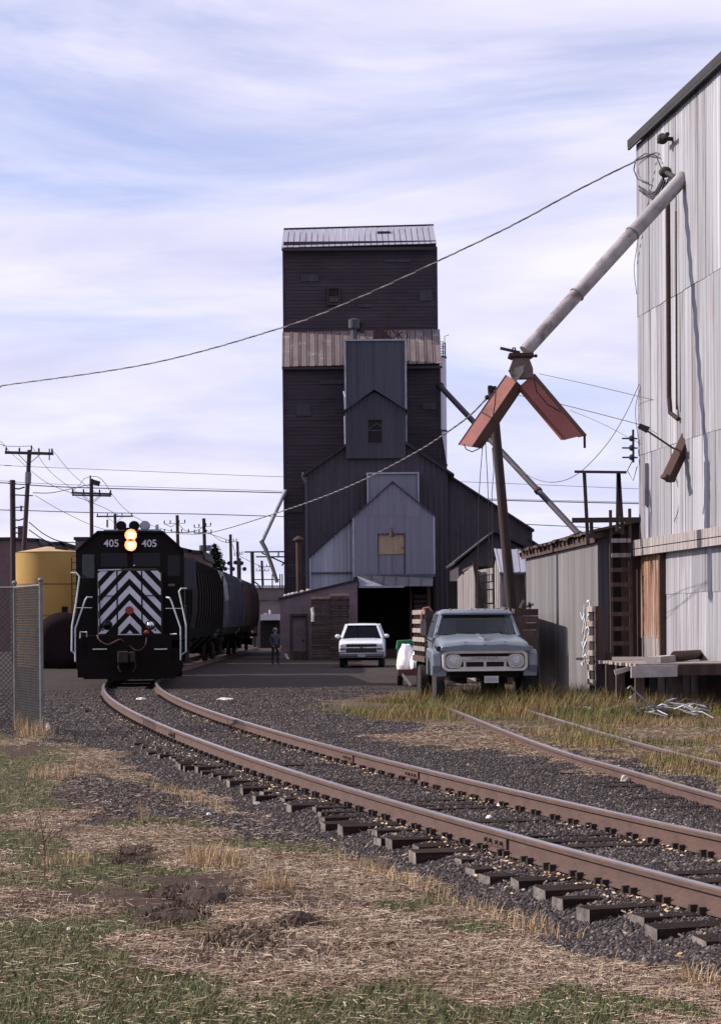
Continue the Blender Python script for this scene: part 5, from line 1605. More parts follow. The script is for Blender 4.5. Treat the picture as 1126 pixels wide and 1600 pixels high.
mb = MB(); mb.box(X_(1058, 46.6, 1050), 8.3, 46.5, 46.6, .78, 1.0); mb.build('face_board', M['brownwood'], dk_)
mb = MB(); mb.prism([XZ(958, 1047, 47.3), XZ(984, 1041, 47.3), XZ(984, 1047, 47.3), XZ(960, 1055, 47.3)], 47.2, 47.28); mb.build('face_board', M['concrete'], dk_)
for px, py, dd_ in ((952, 1036, 50), (968, 1040, 48.6), (998, 1045, 47), (1056, 1045, 47), (1000, 1040, 51), (1030, 1042, 50)):
    x = X_(px, dd_, 1050); mb = MB(); mb.box(x - .09, x + .09, dd_ - .09, dd_ + .09, 0, zt - .07); mb.build('post', M['brownwood'], dk_)  # posts kept in dark wood to carry the shade under the deck
for k in range(7):
    x0 = X_(1014 + k * 13, 49.0, 1090); MB().box(x0, x0 + .15, 49.0, 49.06, 0, zt - .1).build('skirt_board', M['oldwood'] if k % 3 else M['sheddark'], dk_)
mb = MB(); mb.box(5.9, 7.6, 53.2, 53.3, 0, zt - .07); mb.build('underdock_shade_board', M['dark'], dk_)  # dark board standing in for the shade beneath the dock
tag(MB().bar(G(1020, 1031, zt + .07), G(1065, 1027, zt + .07), .3, .13).build('timber', M['concrete']), 'pale squared timber lying on the loading dock', 'timber')
mb = MB(); c_ = G(1058, 1034, zt); mb.tube([c_ + Vector((-.05, 0, .12)), c_ + Vector((.8, 2, .12))], .11, 10)
tag(mb.build('drain_pipe', M['rust'], smooth=True), 'short dark pipe lying at the right of the loading dock', 'pipe')

# ------------------------------------------------------------------ locomotive
def text_part(name, s, mat, parent, loc, size, ext=0.004, rot=(R(90), 0, 0), bold=0.0, spacing=0):
    cu = bpy.data.curves.new(name, 'FONT')
    cu.body = s
    cu.size = size
    cu.extrude = ext
    cu.offset = bold
    cu.align_x = 'CENTER'
    cu.align_y = 'CENTER'
    cu.materials.append(mat)
    t_ = bpy.data.objects.new(name, cu)
    if bold:
        cu.offset = bold
    if spacing:
        cu.space_character = spacing
    COL.objects.link(t_)
    dg_ = bpy.context.evaluated_depsgraph_get()
    me_ = bpy.data.meshes.new_from_object(t_.evaluated_get(dg_))
    bpy.data.objects.remove(t_, do_unlink=True)
    me_.name = name
    o = bpy.data.objects.new(name, me_)
    COL.objects.link(o)
    o.parent = parent
    o.location = loc
    o.rotation_euler = rot
    return o

LY = 68.0
LX = float(np.interp(-LY, -MAIN[:, 1], MAIN[:, 0]))
LRZ = R(3.4)
loco = thing('locomotive', (LX, LY, 0), 'black diesel locomotive numbered 405 with white chevrons and lit headlight', 'locomotive', rz=LRZ, local=True)
def fl(px, py, y=0.0):
    p = P(px, py, LY + y)
    return Vector((p.x - LX + y * math.tan(LRZ), y, p.z))
YN, YC = 0.95, 2.3
def clip_poly(poly, x0, x1, z0, z1):
    for ax_, lim, sg in ((0, x0, 1), (0, x1, -1), (1, z0, 1), (1, z1, -1)):
        outp = []
        for i in range(len(poly)):
            a, b_ = poly[i - 1], poly[i]
            ia, ib = (a[ax_] - lim) * sg >= 0, (b_[ax_] - lim) * sg >= 0
            if ia != ib:
                t_ = (lim - a[ax_]) / (b_[ax_] - a[ax_])
                outp.append((a[0] + (b_[0] - a[0]) * t_, a[1] + (b_[1] - a[1]) * t_))
            if ib:
                outp.append(b_)
        poly = outp
        if not poly:
            return []
    return poly
nx0, nx1 = fl(152.5, 940, YN).x, fl(253, 940, YN).x
nz0, nz1 = fl(203, 990, YN).z, fl(203, 889, YN).z
nc = (nx0 + nx1) / 2
mb = MB()
rings = []
for y, ins, tz in ((YN, .05, -.05), (YN + .06, .0, 0), (YC, .0, .05)):
    rings.append([(nx0 + ins, y, 1.5), (nx1 - ins, y, 1.5), (nx1 - ins, y, nz1 + tz - .12), (nx1 - .14 - ins, y, nz1 + tz), (nx0 + .14 + ins, y, nz1 + tz), (nx0 + ins, y, nz1 + tz - .12)])
mb.loft(rings)
nose = mb.build('short_hood', M['black'], loco)
zsh = .24
for k in range(-3, 7):
    ztop_ = nz1 - .05 - k * .445
    th_ = .228
    for sg in (-1, 1):
        poly = [(0, ztop_), (1.6, ztop_ - 1.6 * 1.06), (1.6, ztop_ - 1.6 * 1.06 - th_), (0, ztop_ - th_)]
        poly = clip_poly(poly, 0, (nx1 - nx0) / 2 - .03, nz0, nz1 - .06)
        if len(poly) < 3:
            continue
        if k >= 3:
            poly = clip_poly(poly, 0, .36, nz0 - .02, nz1)
            if len(poly) < 3:
                continue
        # the door frame leaves a dark gap in the pattern
        for (u0, u1) in ((0, .345), (.39, 2)):
            pp = clip_poly(poly, u0, u1, -9, 9)
            if len(pp) < 3:
                continue
            pp = [(nc + sg * a, b_) for a, b_ in pp]
            if sg < 0:
                pp = pp[::-1]
            mb = MB(); mb.prism(pp, YN - .012, YN + .002)
            mb.build('white_stripe', M['white'], nose)
c_ = fl(202.5, 953.5, YN)
mb = MB(); mb.tube([(c_.x, YN - .05, c_.z), (c_.x, YN - .01, c_.z)], .122, 18); mb.build('red_disc', M['red'], loco)
mb = MB()
for sg in (-1, 1):
    mb.bar((nc + sg * .367, YN - .01, nz0 - .05), (nc + sg * .367, YN - .01, nz0 + 1.1), .04, .02)
    mb.tube([(nc + sg * .42, YN - .02, nz0 + 1.13), (nc + sg * .42, YN - .09, nz0 + 1.13), (nc + sg * .95, YN - .09, nz0 + 1.13), (nc + sg * .95, YN - .02, nz0 + 1.13)], .016, 5)
mb.tube([(nc - .88, YN - .1, nz1 - .5), (nc - .88, YN - .1, nz0 + .1)], .02, 5)
mb.build('grab_iron', M['black'], loco)
mb = MB(); mb.box(nc - .36, nc + .36, YN - .04, YN, nz0 - .04, nz0 - .012); mb.build('door_sill', M['white'], loco)
mb = MB(); mb.bar((nc - .93, YN - .06, nz1 - .03), (nc - .25, YN - .06, nz1 - .015), .03); mb.build('hood_lip', M['white'], loco)
# cab
cl, cr_ = fl(120, 930, YC).x, fl(288, 930, YC).x
roofpts = [(cl, fl(120, 860, YC).z), (fl(139, 842, YC).x, fl(139, 842, YC).z), (fl(153, 829.5, YC).x, fl(153, 829.5, YC).z), (fl(255, 829.5, YC).x, fl(255, 829.5, YC).z), (fl(280, 852, YC).x, fl(280, 852, YC).z), (cr_, fl(288, 860, YC).z)]
def rzf(x):
    return float(np.interp(x, [p[0] for p in roofpts], [p[1] for p in roofpts]))
wins = [(129, 148, 866, 903), (158, 199, 864, 885), (208, 250, 864, 885), (262, 281, 868, 900)]
mb = MB()
xs_ = [cl]
spans = []
for (a, b_, t_, bo) in wins:
    x0, x1 = fl(a, 880, YC).x, fl(b_, 880, YC).x
    z1_, z0_ = fl(200, t_, YC).z, fl(200, bo, YC).z
    spans.append((x0, x1, z0_, z1_))
brk = sorted(set([cl, cr_] + [p[0] for p in roofpts] + [v for s_ in spans for v in s_[:2]]))
for a, b_ in zip(brk[:-1], brk[1:]):
    if b_ - a < .005:
        continue
    hole = [s_ for s_ in spans if s_[0] <= a + .004 and s_[1] >= b_ - .004]
    if hole:
        z0_, z1_ = hole[0][2:]
        mb.prism([(a, 1.5), (b_, 1.5), (b_, z0_), (a, z0_)], YC, YC + .08)
        mb.prism([(a, z1_), (b_, z1_), (b_, rzf(b_)), (a, rzf(a))], YC, YC + .08)
    else:
        mb.prism([(a, 1.5), (b_, 1.5), (b_, rzf(b_)), (a, rzf(a))], YC, YC + .08)
CE = YC + 2.9
for i in range(len(roofpts) - 1):
    (xa_, za_), (xb_, zb2) = roofpts[i], roofpts[i + 1]
    mb.prism([(xa_, za_ - .06), (xb_, zb2 - .06), (xb_, zb2), (xa_, za_)], YC - .12, CE)
for x0, x1 in ((cl, cl + .06), (cr_ - .06, cr_)):
    mb.box(x0, x1, YC + .08, CE, 1.5, 3.0); mb.box(x0, x1, YC + .08, CE, 3.95, roofpts[0][1]); mb.box(x0, x1, YC + .08, YC + .5, 3.0, 3.95); mb.box(x0, x1, CE - .35, CE, 3.0, 3.95)
mb.box(cl + .06, cr_ - .06, CE - .06, CE, 1.5, 4.2)
cab = mb.build('cab', M['black'], loco)
for i, (x0, x1, z0_, z1_) in enumerate(spans):
    MB().box(x0, x1, YC + .03, YC + .045, z0_, z1_).build('window_pane', M['glass'] if i in (0,) else M['darkglass'], cab)
for xx in (cl + .03, cr_ - .03):
    MB().box(xx - .006, xx + .006, YC + .5, CE - .35, 3.0, 3.95).build('side_window', M['glass'], cab)
for px in (174.5, 233.5):
    q = fl(px, 849.5, YC)
    text_part('number', '405', M['letter'], loco, (q.x, YC - .012, q.z), .31, bold=.004)
q = fl(268, 914, YC)
MB().box(q.x - .1, q.x + .1, YC - .01, YC, q.z - .035, q.z + .035).build('data_plate', M['tieend'], loco)
for py in (836.5, 852):
    q = fl(205, py, YC)
    hb = MB(); hb.tube([(q.x, YC - .25, q.z), (q.x, YC - .18, q.z), (q.x, YC - .125, q.z)], [.185, .155, .10], 16, cap=False)
    h_ = hb.build('headlight', M['bowl'], loco, smooth=True)
    hb = MB(); hb.ball((q.x, YC - .16, q.z), .095, 14, 8, 1); hb.build('lens', M['lamp'], h_)
hb = MB(); q = fl(205, 844, YC); hb.box(q.x - .2, q.x + .2, YC - .12, YC, q.z - .38, q.z + .38); hb.build('headlight_housing', M['black'], loco)
zr_l = roofpts[2][1]
q = fl(208, 827, YC)
MB().box(q.x - .9, q.x + .85, YC + .3, YC + .9, zr_l, zr_l + .05).build('roof_plate', M['trim'], loco)
for k, dx__ in enumerate((-.38, .02, .35)):
    mb = MB(); mb.ball((q.x + dx__, YC + .55, zr_l + .17), .17, 10, 6, .9)
    mb.tube([(q.x + dx__, YC + .2, zr_l + .17), (q.x + dx__, YC + .6, zr_l + .17)], [.14, .05], 10)
    mb.build('air_horn', M['black'] if k < 2 else M['trim'], loco, smooth=True)
mb = MB(); mb.tube([(q.x + .72, YC + .5, zr_l), (q.x + .72, YC + .5, zr_l + .2)], .05, 8); mb.build('beacon', M['trim'], loco)
q = fl(210, 884, YC - .05); MB().ball((q.x, YC - .05, q.z), .035, 8, 5).build('bell_light', M['chrome'], loco)
# frame, pilot, steps
mb = MB()
x0, x1 = fl(119, 1030).x, fl(287, 1030).x
mb.box(x0 + .35, x1 - .35, .0, .12, .42, 1.55)
mb.box(x0 + .05, x1 - .05, .06, .2, .35, 1.2)
mb.prism([(x0 + .02, .62), (x0 + .25, .30), (x1 - .25, .30), (x1 - .02, .62), (x1 - .02, .9), (x0 + .02, .9)], -.06, .06)
mb.build('pilot', M['blackrough'], loco)
mb = MB(); mb.box(x0 + .1, x1 - .1, .05, 17.2, 1.42, 1.58); mb.box(x0 + .5, x1 - .5, .1, 17.1, 1.0, 1.42); mb.build('frame', M['blackrough'], loco)
for sx in (-1, 1):
    xc = (x0 + x1) / 2
    for z in (.42, .75, 1.1):
        MB().box(xc + sx * 1.2 - .28, xc + sx * 1.2 + .28, .1, .55, z, z + .04).build('step', M['blackrough'], loco)
for a_, b_ in ((232, 345), (722, 825)):
    p0_, p1_ = fl(100 + a_ * .1954, 1014.3), fl(100 + b_ * .1954, 1014)
    MB().bar((p0_.x, -.03, p0_.z), (p1_.x, -.03, p1_.z), .03, .035).build('step_edge', M['handrail'], loco)
def rail_px(pts, y=-.05, r=.025):
    mb = MB(); mb.tube([Vector((fl(a, b_).x, y + dy_, fl(a, b_).z)) for a, b_, dy_ in pts], r, 6)
    mb.build('handrail', M['handrail'], loco, smooth=True)
rail_px([(112, 895, .1), (120, 895, .02), (125, 901, 0), (120, 940, 0), (113.5, 979, 0), (113, 1017, 0), (118, 1022, .1)])
rail_px([(143.5, 933, .3), (137, 933, .02), (134, 937, 0), (118.5, 982, 0), (118.5, 1033, 0), (125, 1037, .1)])
rail_px([(260, 933, .3), (265, 934, .02), (268, 940, 0), (282, 981, 0), (282, 1031, 0), (277, 1036, .1)])
rail_px([(291, 919, .3), (283, 919.5, .02), (279.5, 924, 0), (290.5, 976, 0), (290.5, 1018, 0), (284, 1023, .1)])
rail_px([(126, 997, .1), (126.5, 987.5, 0), (136, 987.5, 0), (136.5, 995, .1)], r=.022)
rail_px([(266, 991, .1), (276, 990.5, 0)], r=.022)
rail_px([(118, 949.5, .5), (143, 949.5, .5)], r=.012); rail_px([(258, 950.5, .5), (284, 950.5, .5)], r=.012)
# lights, hoses, coupler
for px, big in ((168, 1), (235, 1)):
    q = fl(px, 977)
    mb = MB(); mb.tube([(q.x, -.02, q.z), (q.x, .3, q.z)], .15, 14); dl_ = mb.build('ditch_light', M['signal'], loco)
    mb = MB(); mb.ball((q.x, -.02, q.z), .12, 12, 6, 1); mb.build('lens', M['darkglass'] if px < 200 else M['chrome'], dl_, smooth=True)
q = fl(229, 988); mb = MB(); mb.ball((q.x, -.06, q.z), .085, 10, 6, .8); mb.build('red_connector', M['red'], loco, smooth=True)
for px in (161, 243):
    q = fl(px, 984); mb = MB(); mb.ball((q.x, -.02, q.z), .035, 8, 5); mb.build('marker_light', M['orange'], loco)
def hose(pts, mat, r=.026):
    P_ = [np.array(tuple(fl(a, b_, 0))) + np.array((0, c, 0)) for a, b_, c in pts]
    mb = MB(); q_ = []
    for i in range(len(P_) - 1):
        a, b_ = P_[i], P_[i + 1]
        c = P_[max(i - 1, 0)]; d = P_[min(i + 2, len(P_) - 1)]
        for k in range(5):
            t_ = k / 5
            q_.append(Vector(.5 * ((2 * a) + (-c + b_) * t_ + (2 * c - 5 * a + 4 * b_ - d) * t_**2 + (-c + 3 * a - 3 * b_ + d) * t_**3)))
    q_.append(Vector(P_[-1]))
    mb.tube(q_, r, 6); mb.build('hose', mat, loco, smooth=True)
hose([(153, 992, 0), (156, 1000, -.12), (168, 1007, -.2), (178, 1004, -.2), (188, 999, -.1), (194, 1003, 0)], M['orange'])
hose([(229, 996, 0), (228, 1006, -.15), (222, 1014, -.2), (213, 1016, -.15), (203, 1009, -.05)], M['orange'], .018)
q = fl(199, 1026)
mb = MB(); mb.box(q.x - .16, q.x + .16, -.62, .1, q.z - .13, q.z + .13); mb.box(q.x - .25, q.x + .05, -.85, -.55, q.z - .17, q.z + .17); mb.box(q.x + .1, q.x + .25, -.8, -.5, q.z - .15, q.z + .15)
mb.build('coupler', M['clip'], loco, bevel=.03)
for sx in (-1, 1):
    hose([(199 + sx * 12, 1030, 0), (199 + sx * 13, 1042, -.2), (199 + sx * 9, 1050, -.25)], M['tyre'], .025)
# long hood and running gear
mb = MB(); mb.loft([[(-.92, y, 1.58), (.92, y, 1.58), (.92, y, 4.25), (.7, y, 4.42), (-.7, y, 4.42), (-.92, y, 4.25)] for y in (CE, 16.9)]); mb.build('long_hood', M['black'], loco)
for k in range(9):
    MB().box(.92, .95, CE + .5 + k * 1.2, CE + 1.55 + k * 1.2, 1.75, 3.3).build('hood_door', M['black'], loco)
mb = MB(); mb.box(-1.4, 1.4, 7, 10.6, .45, 1.4); mb.build('fuel_tank', M['blackrough'], loco, bevel=.12)
for y0 in (3.0, 12.2):
    mb = MB(); mb.box(-1.25, 1.25, y0 - .3, y0 + 3.3, .62, .95); mb.box(-1.3, -1.1, y0 - .5, y0 + 3.5, .5, .9); mb.box(1.1, 1.3, y0 - .5, y0 + 3.5, .5, .9)
    tr = mb.build('truck_frame', M['blackrough'], loco)
    for yy in (y0 + .2, y0 + 2.8):
        for sx in (-.75, .75):
            mb = MB(); mb.tube([(sx - .07, yy, .70), (sx + .07, yy, .70)], .5, 20); mb.build('wheel', M['clip'], tr)
for y in (6, 8, 10, 12, 14, 16):
    mb = MB(); mb.tube([(1.5, y, 1.58), (1.5, y, 2.55)], .02, 5); mb.build('stanchion', M['handrail'] if y < 7 else M['black'], loco)
mb = MB(); mb.tube([(1.5, CE, 2.55), (1.5, 16.9, 2.55)], .018, 5); mb.build('side_rail', M['black'], loco)
mb = MB(); q = fl(300, 880, 5); mb.box(1.56, 1.9, CE - .4, CE + .3, 3.0, 4.0); mb.build('side_sunshade', M['sheddark'], loco)

# ------------------------------------------------------------------ covered hoppers behind
def hopper(name, y0, y1, mat, label, band=None):
    x0 = float(np.interp(-(y0 + y1) / 2, -MAIN[:, 1], MAIN[:, 0]))
    c0 = float(np.interp(-y0, -MAIN[:, 1], MAIN[:, 0])); c1 = float(np.interp(-y1, -MAIN[:, 1], MAIN[:, 0]))
    Lh = y1 - y0
    h_ = thing(name, (c0, y0, 0), label, 'hopper car', 'covered hopper cars coupled behind the locomotive', rz=math.atan2(c0 - c1, Lh), local=True)
    sec = [(-.95, 1.25), (.95, 1.25), (1.45, 1.75), (1.56, 2.4), (1.58, 3.1), (1.5, 3.9), (1.28, 4.42), (.7, 4.68), (-.7, 4.68), (-1.28, 4.42), (-1.5, 3.9), (-1.58, 3.1), (-1.56, 2.4), (-1.45, 1.75)]
    mb = MB()
    rings = []
    n = 12
    for i in range(n + 1):
        f = i / n
        y = 1.0 + (Lh - 2.0) * f
        k = .93 if i in (0, n) else 1.0
        rings.append([(x * k, y, 1.25 + (z - 1.25) * (k if i in (0, n) else 1)) for x, z in sec])
    mb.loft(rings)
    if band:
        ns = len(sec)
        for k, f in enumerate(mb.f):
            if len(f) == 4 and (k % ns) in (4, 5, 9, 10):
                mb.m[k] = 1
    b = mb.build('body', [mat, band or mat], h_)
    for i in range(1, n, 1):
        y = 1.0 + (Lh - 2.0) * i / n
        mb = MB()
        for sg in (1,):
            for (a, b_) in zip(sec[2:6], sec[3:7]):
                mb.bar((a[0] + .02, y, a[1]), (b_[0] + .02, y, b_[1]), .09, .05, up=(0, 1, 0))
        mb.build('rib', mat, h_)
    mb = MB()
    for k in range(7):
        mb.box(-.45, .45, 1 + k * (Lh - 2) / 7, 1 + (k + .96) * (Lh - 2) / 7, 4.78, 4.81)
    for k in range(12):
        y = 1.1 + k * (Lh - 2.2) / 11; mb.box(-.5, .5, y, y + .06, 4.66, 4.78)
    mb.build('roof_walk', M['blackrough'], h_)
    for k in range(4):
        y = 2.6 + k * (Lh - 7.5) / 3
        mb = MB(); mb.loft([[(-1.2, y, 1.35), (1.2, y, 1.35), (1.2, y + 2.4, 1.35), (-1.2, y + 2.4, 1.35)], [(-.35, y + .8, .55), (.35, y + .8, .55), (.35, y + 1.6, .55), (-.35, y + 1.6, .55)]]); mb.build('outlet', M['blackrough'], h_)
    for yy, sg in ((.05, 1), (Lh - .05, -1)):
        mb = MB(); mb.box(-1.4, 1.4, min(yy, yy + sg * .9), max(yy, yy + sg * .9), 1.05, 1.25)
        for xx in (-1.35, -.9, .9, 1.35):
            mb.bar((xx, yy + sg * .1, 1.2), (xx, yy + sg * 1.0, 4.2), .07)
        for k in range(7):
            mb.bar((.9, yy + sg * (.15 + k * .12), 1.5 + k * .4), (1.35, yy + sg * (.15 + k * .12), 1.5 + k * .4), .035)
        mb.build('end_platform', M['blackrough'], h_)
    for y0_ in (1.3, Lh - 3.5):
        mb = MB(); mb.box(-1.15, -1.0, y0_, y0_ + 2.2, .5, .95); mb.box(1.0, 1.15, y0_, y0_ + 2.2, .5, .95); mb.box(-1, 1, y0_ + .9, y0_ + 1.3, .55, 1.2)
        tr = mb.build('truck_frame', M['blackrough'], h_)
        for yy in (y0_ + .3, y0_ + 1.9):
            for sx in (-.75, .75):
                mb = MB(); mb.tube([(sx - .07, yy, .62), (sx + .07, yy, .62)], .42, 16); mb.build('wheel', M['clip'], tr)
    mb = MB(); mb.box(-.12, .12, -.45, .1, .75, 1.0); mb.box(-.12, .12, Lh - .1, Lh + .45, .75, 1.0); mb.build('coupler', M['clip'], h_)
    return h_
hopper('hopper_car', 86.4, 109.2, M['hopdark'], 'dark brown hopper car next behind the black locomotive')
hopper('hopper_car', 110.3, 130.3, M['hopblue'], 'blue grey hopper car with pale upper band between the dark and tan hoppers', M['hopband'])
hopper('hopper_car', 131.3, 152.5, M['hoptan'], 'tan hopper car at the far end of the train', None)

# ------------------------------------------------------------------ tanks and fence at the left
ty = thing('yellow_tank', (X_(76, 105), 105, 0), 'upright yellow storage tank with a shallow conical top', 'tank')
xt = X_(76, 105, 900); rt = 50.5 * 105 / FPX; zt = Z_(863, 105, 76)
mb = MB(); mb.tube([(xt, 105, 0), (xt, 105, zt)], rt, 40); mb.build('shell', M['tanky'], ty, smooth=True)
mb = MB(); mb.tube([(xt, 105, zt), (xt, 105, zt + .18), (xt, 105, zt + .26)], [rt + .03, .5, .1], 40); mb.build('roof', M['tankroof'], ty)
for z in (1.2, zt * .45, zt * .72):
    mb = MB(); mb.tube([(xt, 105, z - .03), (xt, 105, z + .03)], rt + .012, 40); mb.build('seam', M['tankseam'], ty)
mb = MB(); mb.box(xt + .4, xt + .95, 104.3, 104.8, zt + .1, zt + .2); mb.build('hatch', M['rust'], ty)
xq = X_(115, 103, 900)
mb = MB()
for xx in (xq - .12, xq + .12):
    mb.bar((xx, 103.4, 1), (xx, 103.4, zt - .3), .05)
for k in range(14):
    mb.bar((xq - .12, 103.4, 1.1 + k * .3), (xq + .12, 103.4, 1.1 + k * .3), .03)
mb.build('ladder', M['rust'], ty)
dt = thing('dark_tank', (X_(97, 100), 103, 0), 'dark brown horizontal tank lying in front of the yellow tank', 'tank')
xd = X_(97, 100, 1000); zc_ = 1.25; rd = 1.22
mb = MB(); mb.tube([(xd, 100, zc_)] + [(xd, y, zc_) for y in (100.05, 100.3, 105.5, 105.8)], [rd * .6, rd * .8, rd, rd, rd * .7], 30); mb.build('shell', M['tankdark'], dt, smooth=True)
for y in (101, 104.5):
    mb = MB(); mb.box(xd - 1, xd + 1, y, y + .3, 0, .5); mb.build('saddle', M['blackrough'], dt)
MB().box(xd - .12, xd + .12, 101, 101.3, zc_ + rd - .02, zc_ + rd + .25).build('fill_cap', M['tankdark'], dt)

cf = thing('chain_link_fence', tuple(G(66, 1146)), 'chain link fence with a galvanized corner post at the left edge', 'fence')
pA = G(66, 1146); ht = P(66, 909, pA.y).z
pB = Vector((X_(24, pA.y + 2.4, 1000), pA.y + 2.4, 0)); pC = Vector((pA.x - 6, pA.y + .6, 0))
for k, p in enumerate((pA, pB)):
    mb = MB(); mb.tube([(p.x, p.y, -.1), (p.x, p.y, ht)], .036, 10); po = mb.build('post', M['galv'], cf, smooth=True)
    mb = MB(); mb.ball((p.x, p.y, ht + .03), .05, 8, 6, .9); mb.build('cap', M['galv'], po, smooth=True)
def fence_run(a, b_):
    ln = (b_ - a).length; u = (b_ - a).normalized()
    mb = MB(); mb.tube([a + Vector((0, 0, ht - .06)), b_ + Vector((0, 0, ht - .06))], .024, 8); mb.build('top_rail', M['galv'], cf, smooth=True)
    mb = MB()
    st_ = .095
    r_ = .0052
    z0, z1 = .03, ht - .09
    nn = Vector((u.y, -u.x, 0)) * r_
    k = -int((z1 - z0) / st_)
    while k * st_ < ln:
        for sg in (1, -1):
            s0 = k * st_; s1 = s0 + (z1 - z0)
            za, zb2 = (z0, z1) if sg > 0 else (z1, z0)
            a0, a1 = max(s0, 0), min(s1, ln)
            if a1 - a0 < .02: continue
            f0, f1 = (a0 - s0) / (s1 - s0), (a1 - s0) / (s1 - s0)
            q0_ = a + u * a0 + Vector((0, 0, za + (zb2 - za) * f0)); q1_ = a + u * a1 + Vector((0, 0, za + (zb2 - za) * f1))
            mb.bar(q0_, q1_, r_ * 2, r_ * 2, up=nn)
        k += 1
    o = mb.build('chain_link', M['chain'], cf); o['kind'] = 'stuff'
fence_run(pA, pB)
pD = pB + Vector((-3.5, .6, 0))
fence_run(pB, pD)
mb = MB(); mb.tube([(pD.x, pD.y, -.1), (pD.x, pD.y, ht)], .036, 10); mb.build('post', M['galv'], cf, smooth=True)

# ------------------------------------------------------------------ old stake truck
TY, TX, TRZ = 50.0, P(757, 1050, 50).x, R(3.0)
tk = thing('stake_truck', (TX, TY, 0), 'old blue grey flatbed truck with a white grille and wooden stake sides', 'truck', rz=TRZ, local=True)
def ft(px, py, y=0.0):
    p = P(px, py, TY + y)
    return Vector((p.x - TX + y * math.tan(TRZ), y, p.z))
def rrect(hw, hh, r, n=5):
    pts = []
    for cx_, cz_, a0 in ((hw - r, hh - r, 0), (-hw + r, hh - r, 90), (-hw + r, -hh + r, 180), (hw - r, -hh + r, 270)):
        for k in range(n + 1):
            a = R(a0 + 90 * k / n)
            pts.append((cx_ + r * math.cos(a), cz_ + r * math.sin(a)))
    return pts
# hood
def hsec(y, z, w, drop):
    top = [(-w, z - drop), (-w * .97, z - drop * .45), (-w * .88, z - .015), (-w * .6, z + .01), (-w * .45, z + .03), (-.06, z + .012), (0, z + .035), (.06, z + .012), (w * .45, z + .03), (w * .6, z + .01), (w * .88, z - .015), (w * .97, z - drop * .45), (w, z - drop)]
    return [(x, y, zz) for x, zz in top] + [(w, y, z - drop - .06), (-w, y, z - drop - .06)]
mb = MB(); mb.loft([hsec(-.10, 1.375, .95, .05), hsec(-.05, 1.43, .97, .085), hsec(.1, 1.475, .985, .11), hsec(.7, 1.555, .985, .14), hsec(1.38, 1.605, .96, .14)])
mb.build('hood', M['truckpaint'], tk, smooth=True)
mb = MB(); mb.bar((-.3, .25, 1.47), (0, -.02, 1.45), .02, .03); mb.build('hood_crease', M['truckpaint'], tk)
q = (0.02, .05, 1.505)
mb = MB(); mb.bar((-.11, .3, 1.57), (0.0, .04, 1.515), .022, .04); mb.bar((.11, .3, 1.57), (0.0, .04, 1.515), .022, .04); mb.build('hood_emblem', M['chrome'], tk)
for sx in (-1, 1):
    mb = MB(); mb.bar((sx * .43, -.07, 1.455), (sx * .46, 1.3, 1.635), .018, .02); mb.build('hood_rib', M['truckpaint'], tk)
mb = MB(); mb.box(-.97, .97, .02, 1.36, .82, 1.30); mb.build('front_panel', M['truckpaint'], tk)
MB().box(-.93, .93, -.045, .0, 1.285, 1.325).build('hood_lip_shade', M['slot'], tk)  # dark strip painted in for the shadow under the hood overhang
# grille
gz_ = 1.045
mb = MB()
outr = rrect(.93, .225, .13, 6); inr = rrect(.865, .165, .10, 6)
rings = [[(x, .03, gz_ + z) for x, z in outr], [(x, -.07, gz_ + z) for x, z in outr], [(x * .985, -.10, gz_ + z * .96) for x, z in outr], [(x, -.09, gz_ + z) for x, z in inr], [(x, .0, gz_ + z) for x, z in inr]]
mb.loft(rings, cap=False); mb.build('grille_surround', M['truckgrey'], tk, smooth=True)
MB().box(-.87, .87, .0, .02, gz_ - .17, gz_ + .17).build('grille_recess', M['slot'], tk)
mb = MB()
mb.box(-.56, .56, -.06, -.01, gz_ + .02, gz_ + .095)
mb.box(-.60, .60, -.05, -.01, gz_ - .165, gz_ - .125); mb.box(-.6, .6, -.05, -.01, gz_ - .02, gz_ + .018)
for x in (-.585, -.44, 0.0, .44, .585):
    mb.box(x - .028, x + .028, -.05, -.012, gz_ - .125, gz_ - .02)
mb.build('grille_bar', M['truckgrey'], tk)
text_part('lettering', 'CHEVROLET', M['slot'], tk, (0, -.064, gz_ + .057), .072, .003, spacing=1.55)
for sx in (-1, 1):
    mb = MB(); mb.loft([[(sx * .68 + x, -.075, gz_ + .0 + z) for x, z in rrect(.17, .15, .12, 5)], [(sx * .68 + x, .0, gz_ + z) for x, z in rrect(.185, .165, .13, 5)]]); hb = mb.build('headlight_bezel', M['truckgrey'], tk, smooth=True)
    mb = MB(); mb.tube([(sx * .68, -.10, gz_ + .01), (sx * .68, -.07, gz_ + .01)], [.105, .112], 18); mb.build('ring', M['chrome'], hb)
    mb = MB(); mb.tube([(sx * .68, -.085, gz_ + .01), (sx * .68, -.118, gz_ + .01)], [.09, .07], 18); mb.build('headlamp', M['chrome'], tk, smooth=True)
    prof = [(.02, .74), (-.06, .95), (.0, 1.2), (.12, 1.29), (1.4, 1.33), (1.5, 1.25), (1.5, .72), (1.36, .72), (1.28, .95), (1.05, 1.1), (.78, 1.1), (.52, .95), (.42, .72)]
    xa, xb = (.955, 1.145) if sx > 0 else (-1.145, -.955)
    mb = MB(); mb.prismx(prof, xa, xb); mb.build('fender', M['truckpaint'], tk, bevel=.035)
    mb = MB(); mb.box(min(sx * .84, sx * 1.13), max(sx * .84, sx * 1.13), -.0, .03, .72, .84); mb.build('apron', M['truckpaint'], tk)
    q = (sx * 1.02, -.02, 1.28)
mb = MB(); mb.tube([(-1.0, -.07, 1.315), (-1.0, .0, 1.315)], .06, 12); mb.build('turn_signal', M['rust'], tk)
mb = MB(); mb.tube([(1.0, -.07, 1.315), (1.0, .0, 1.315)], .055, 12); mb.build('turn_signal', M['truckpaint'], tk)
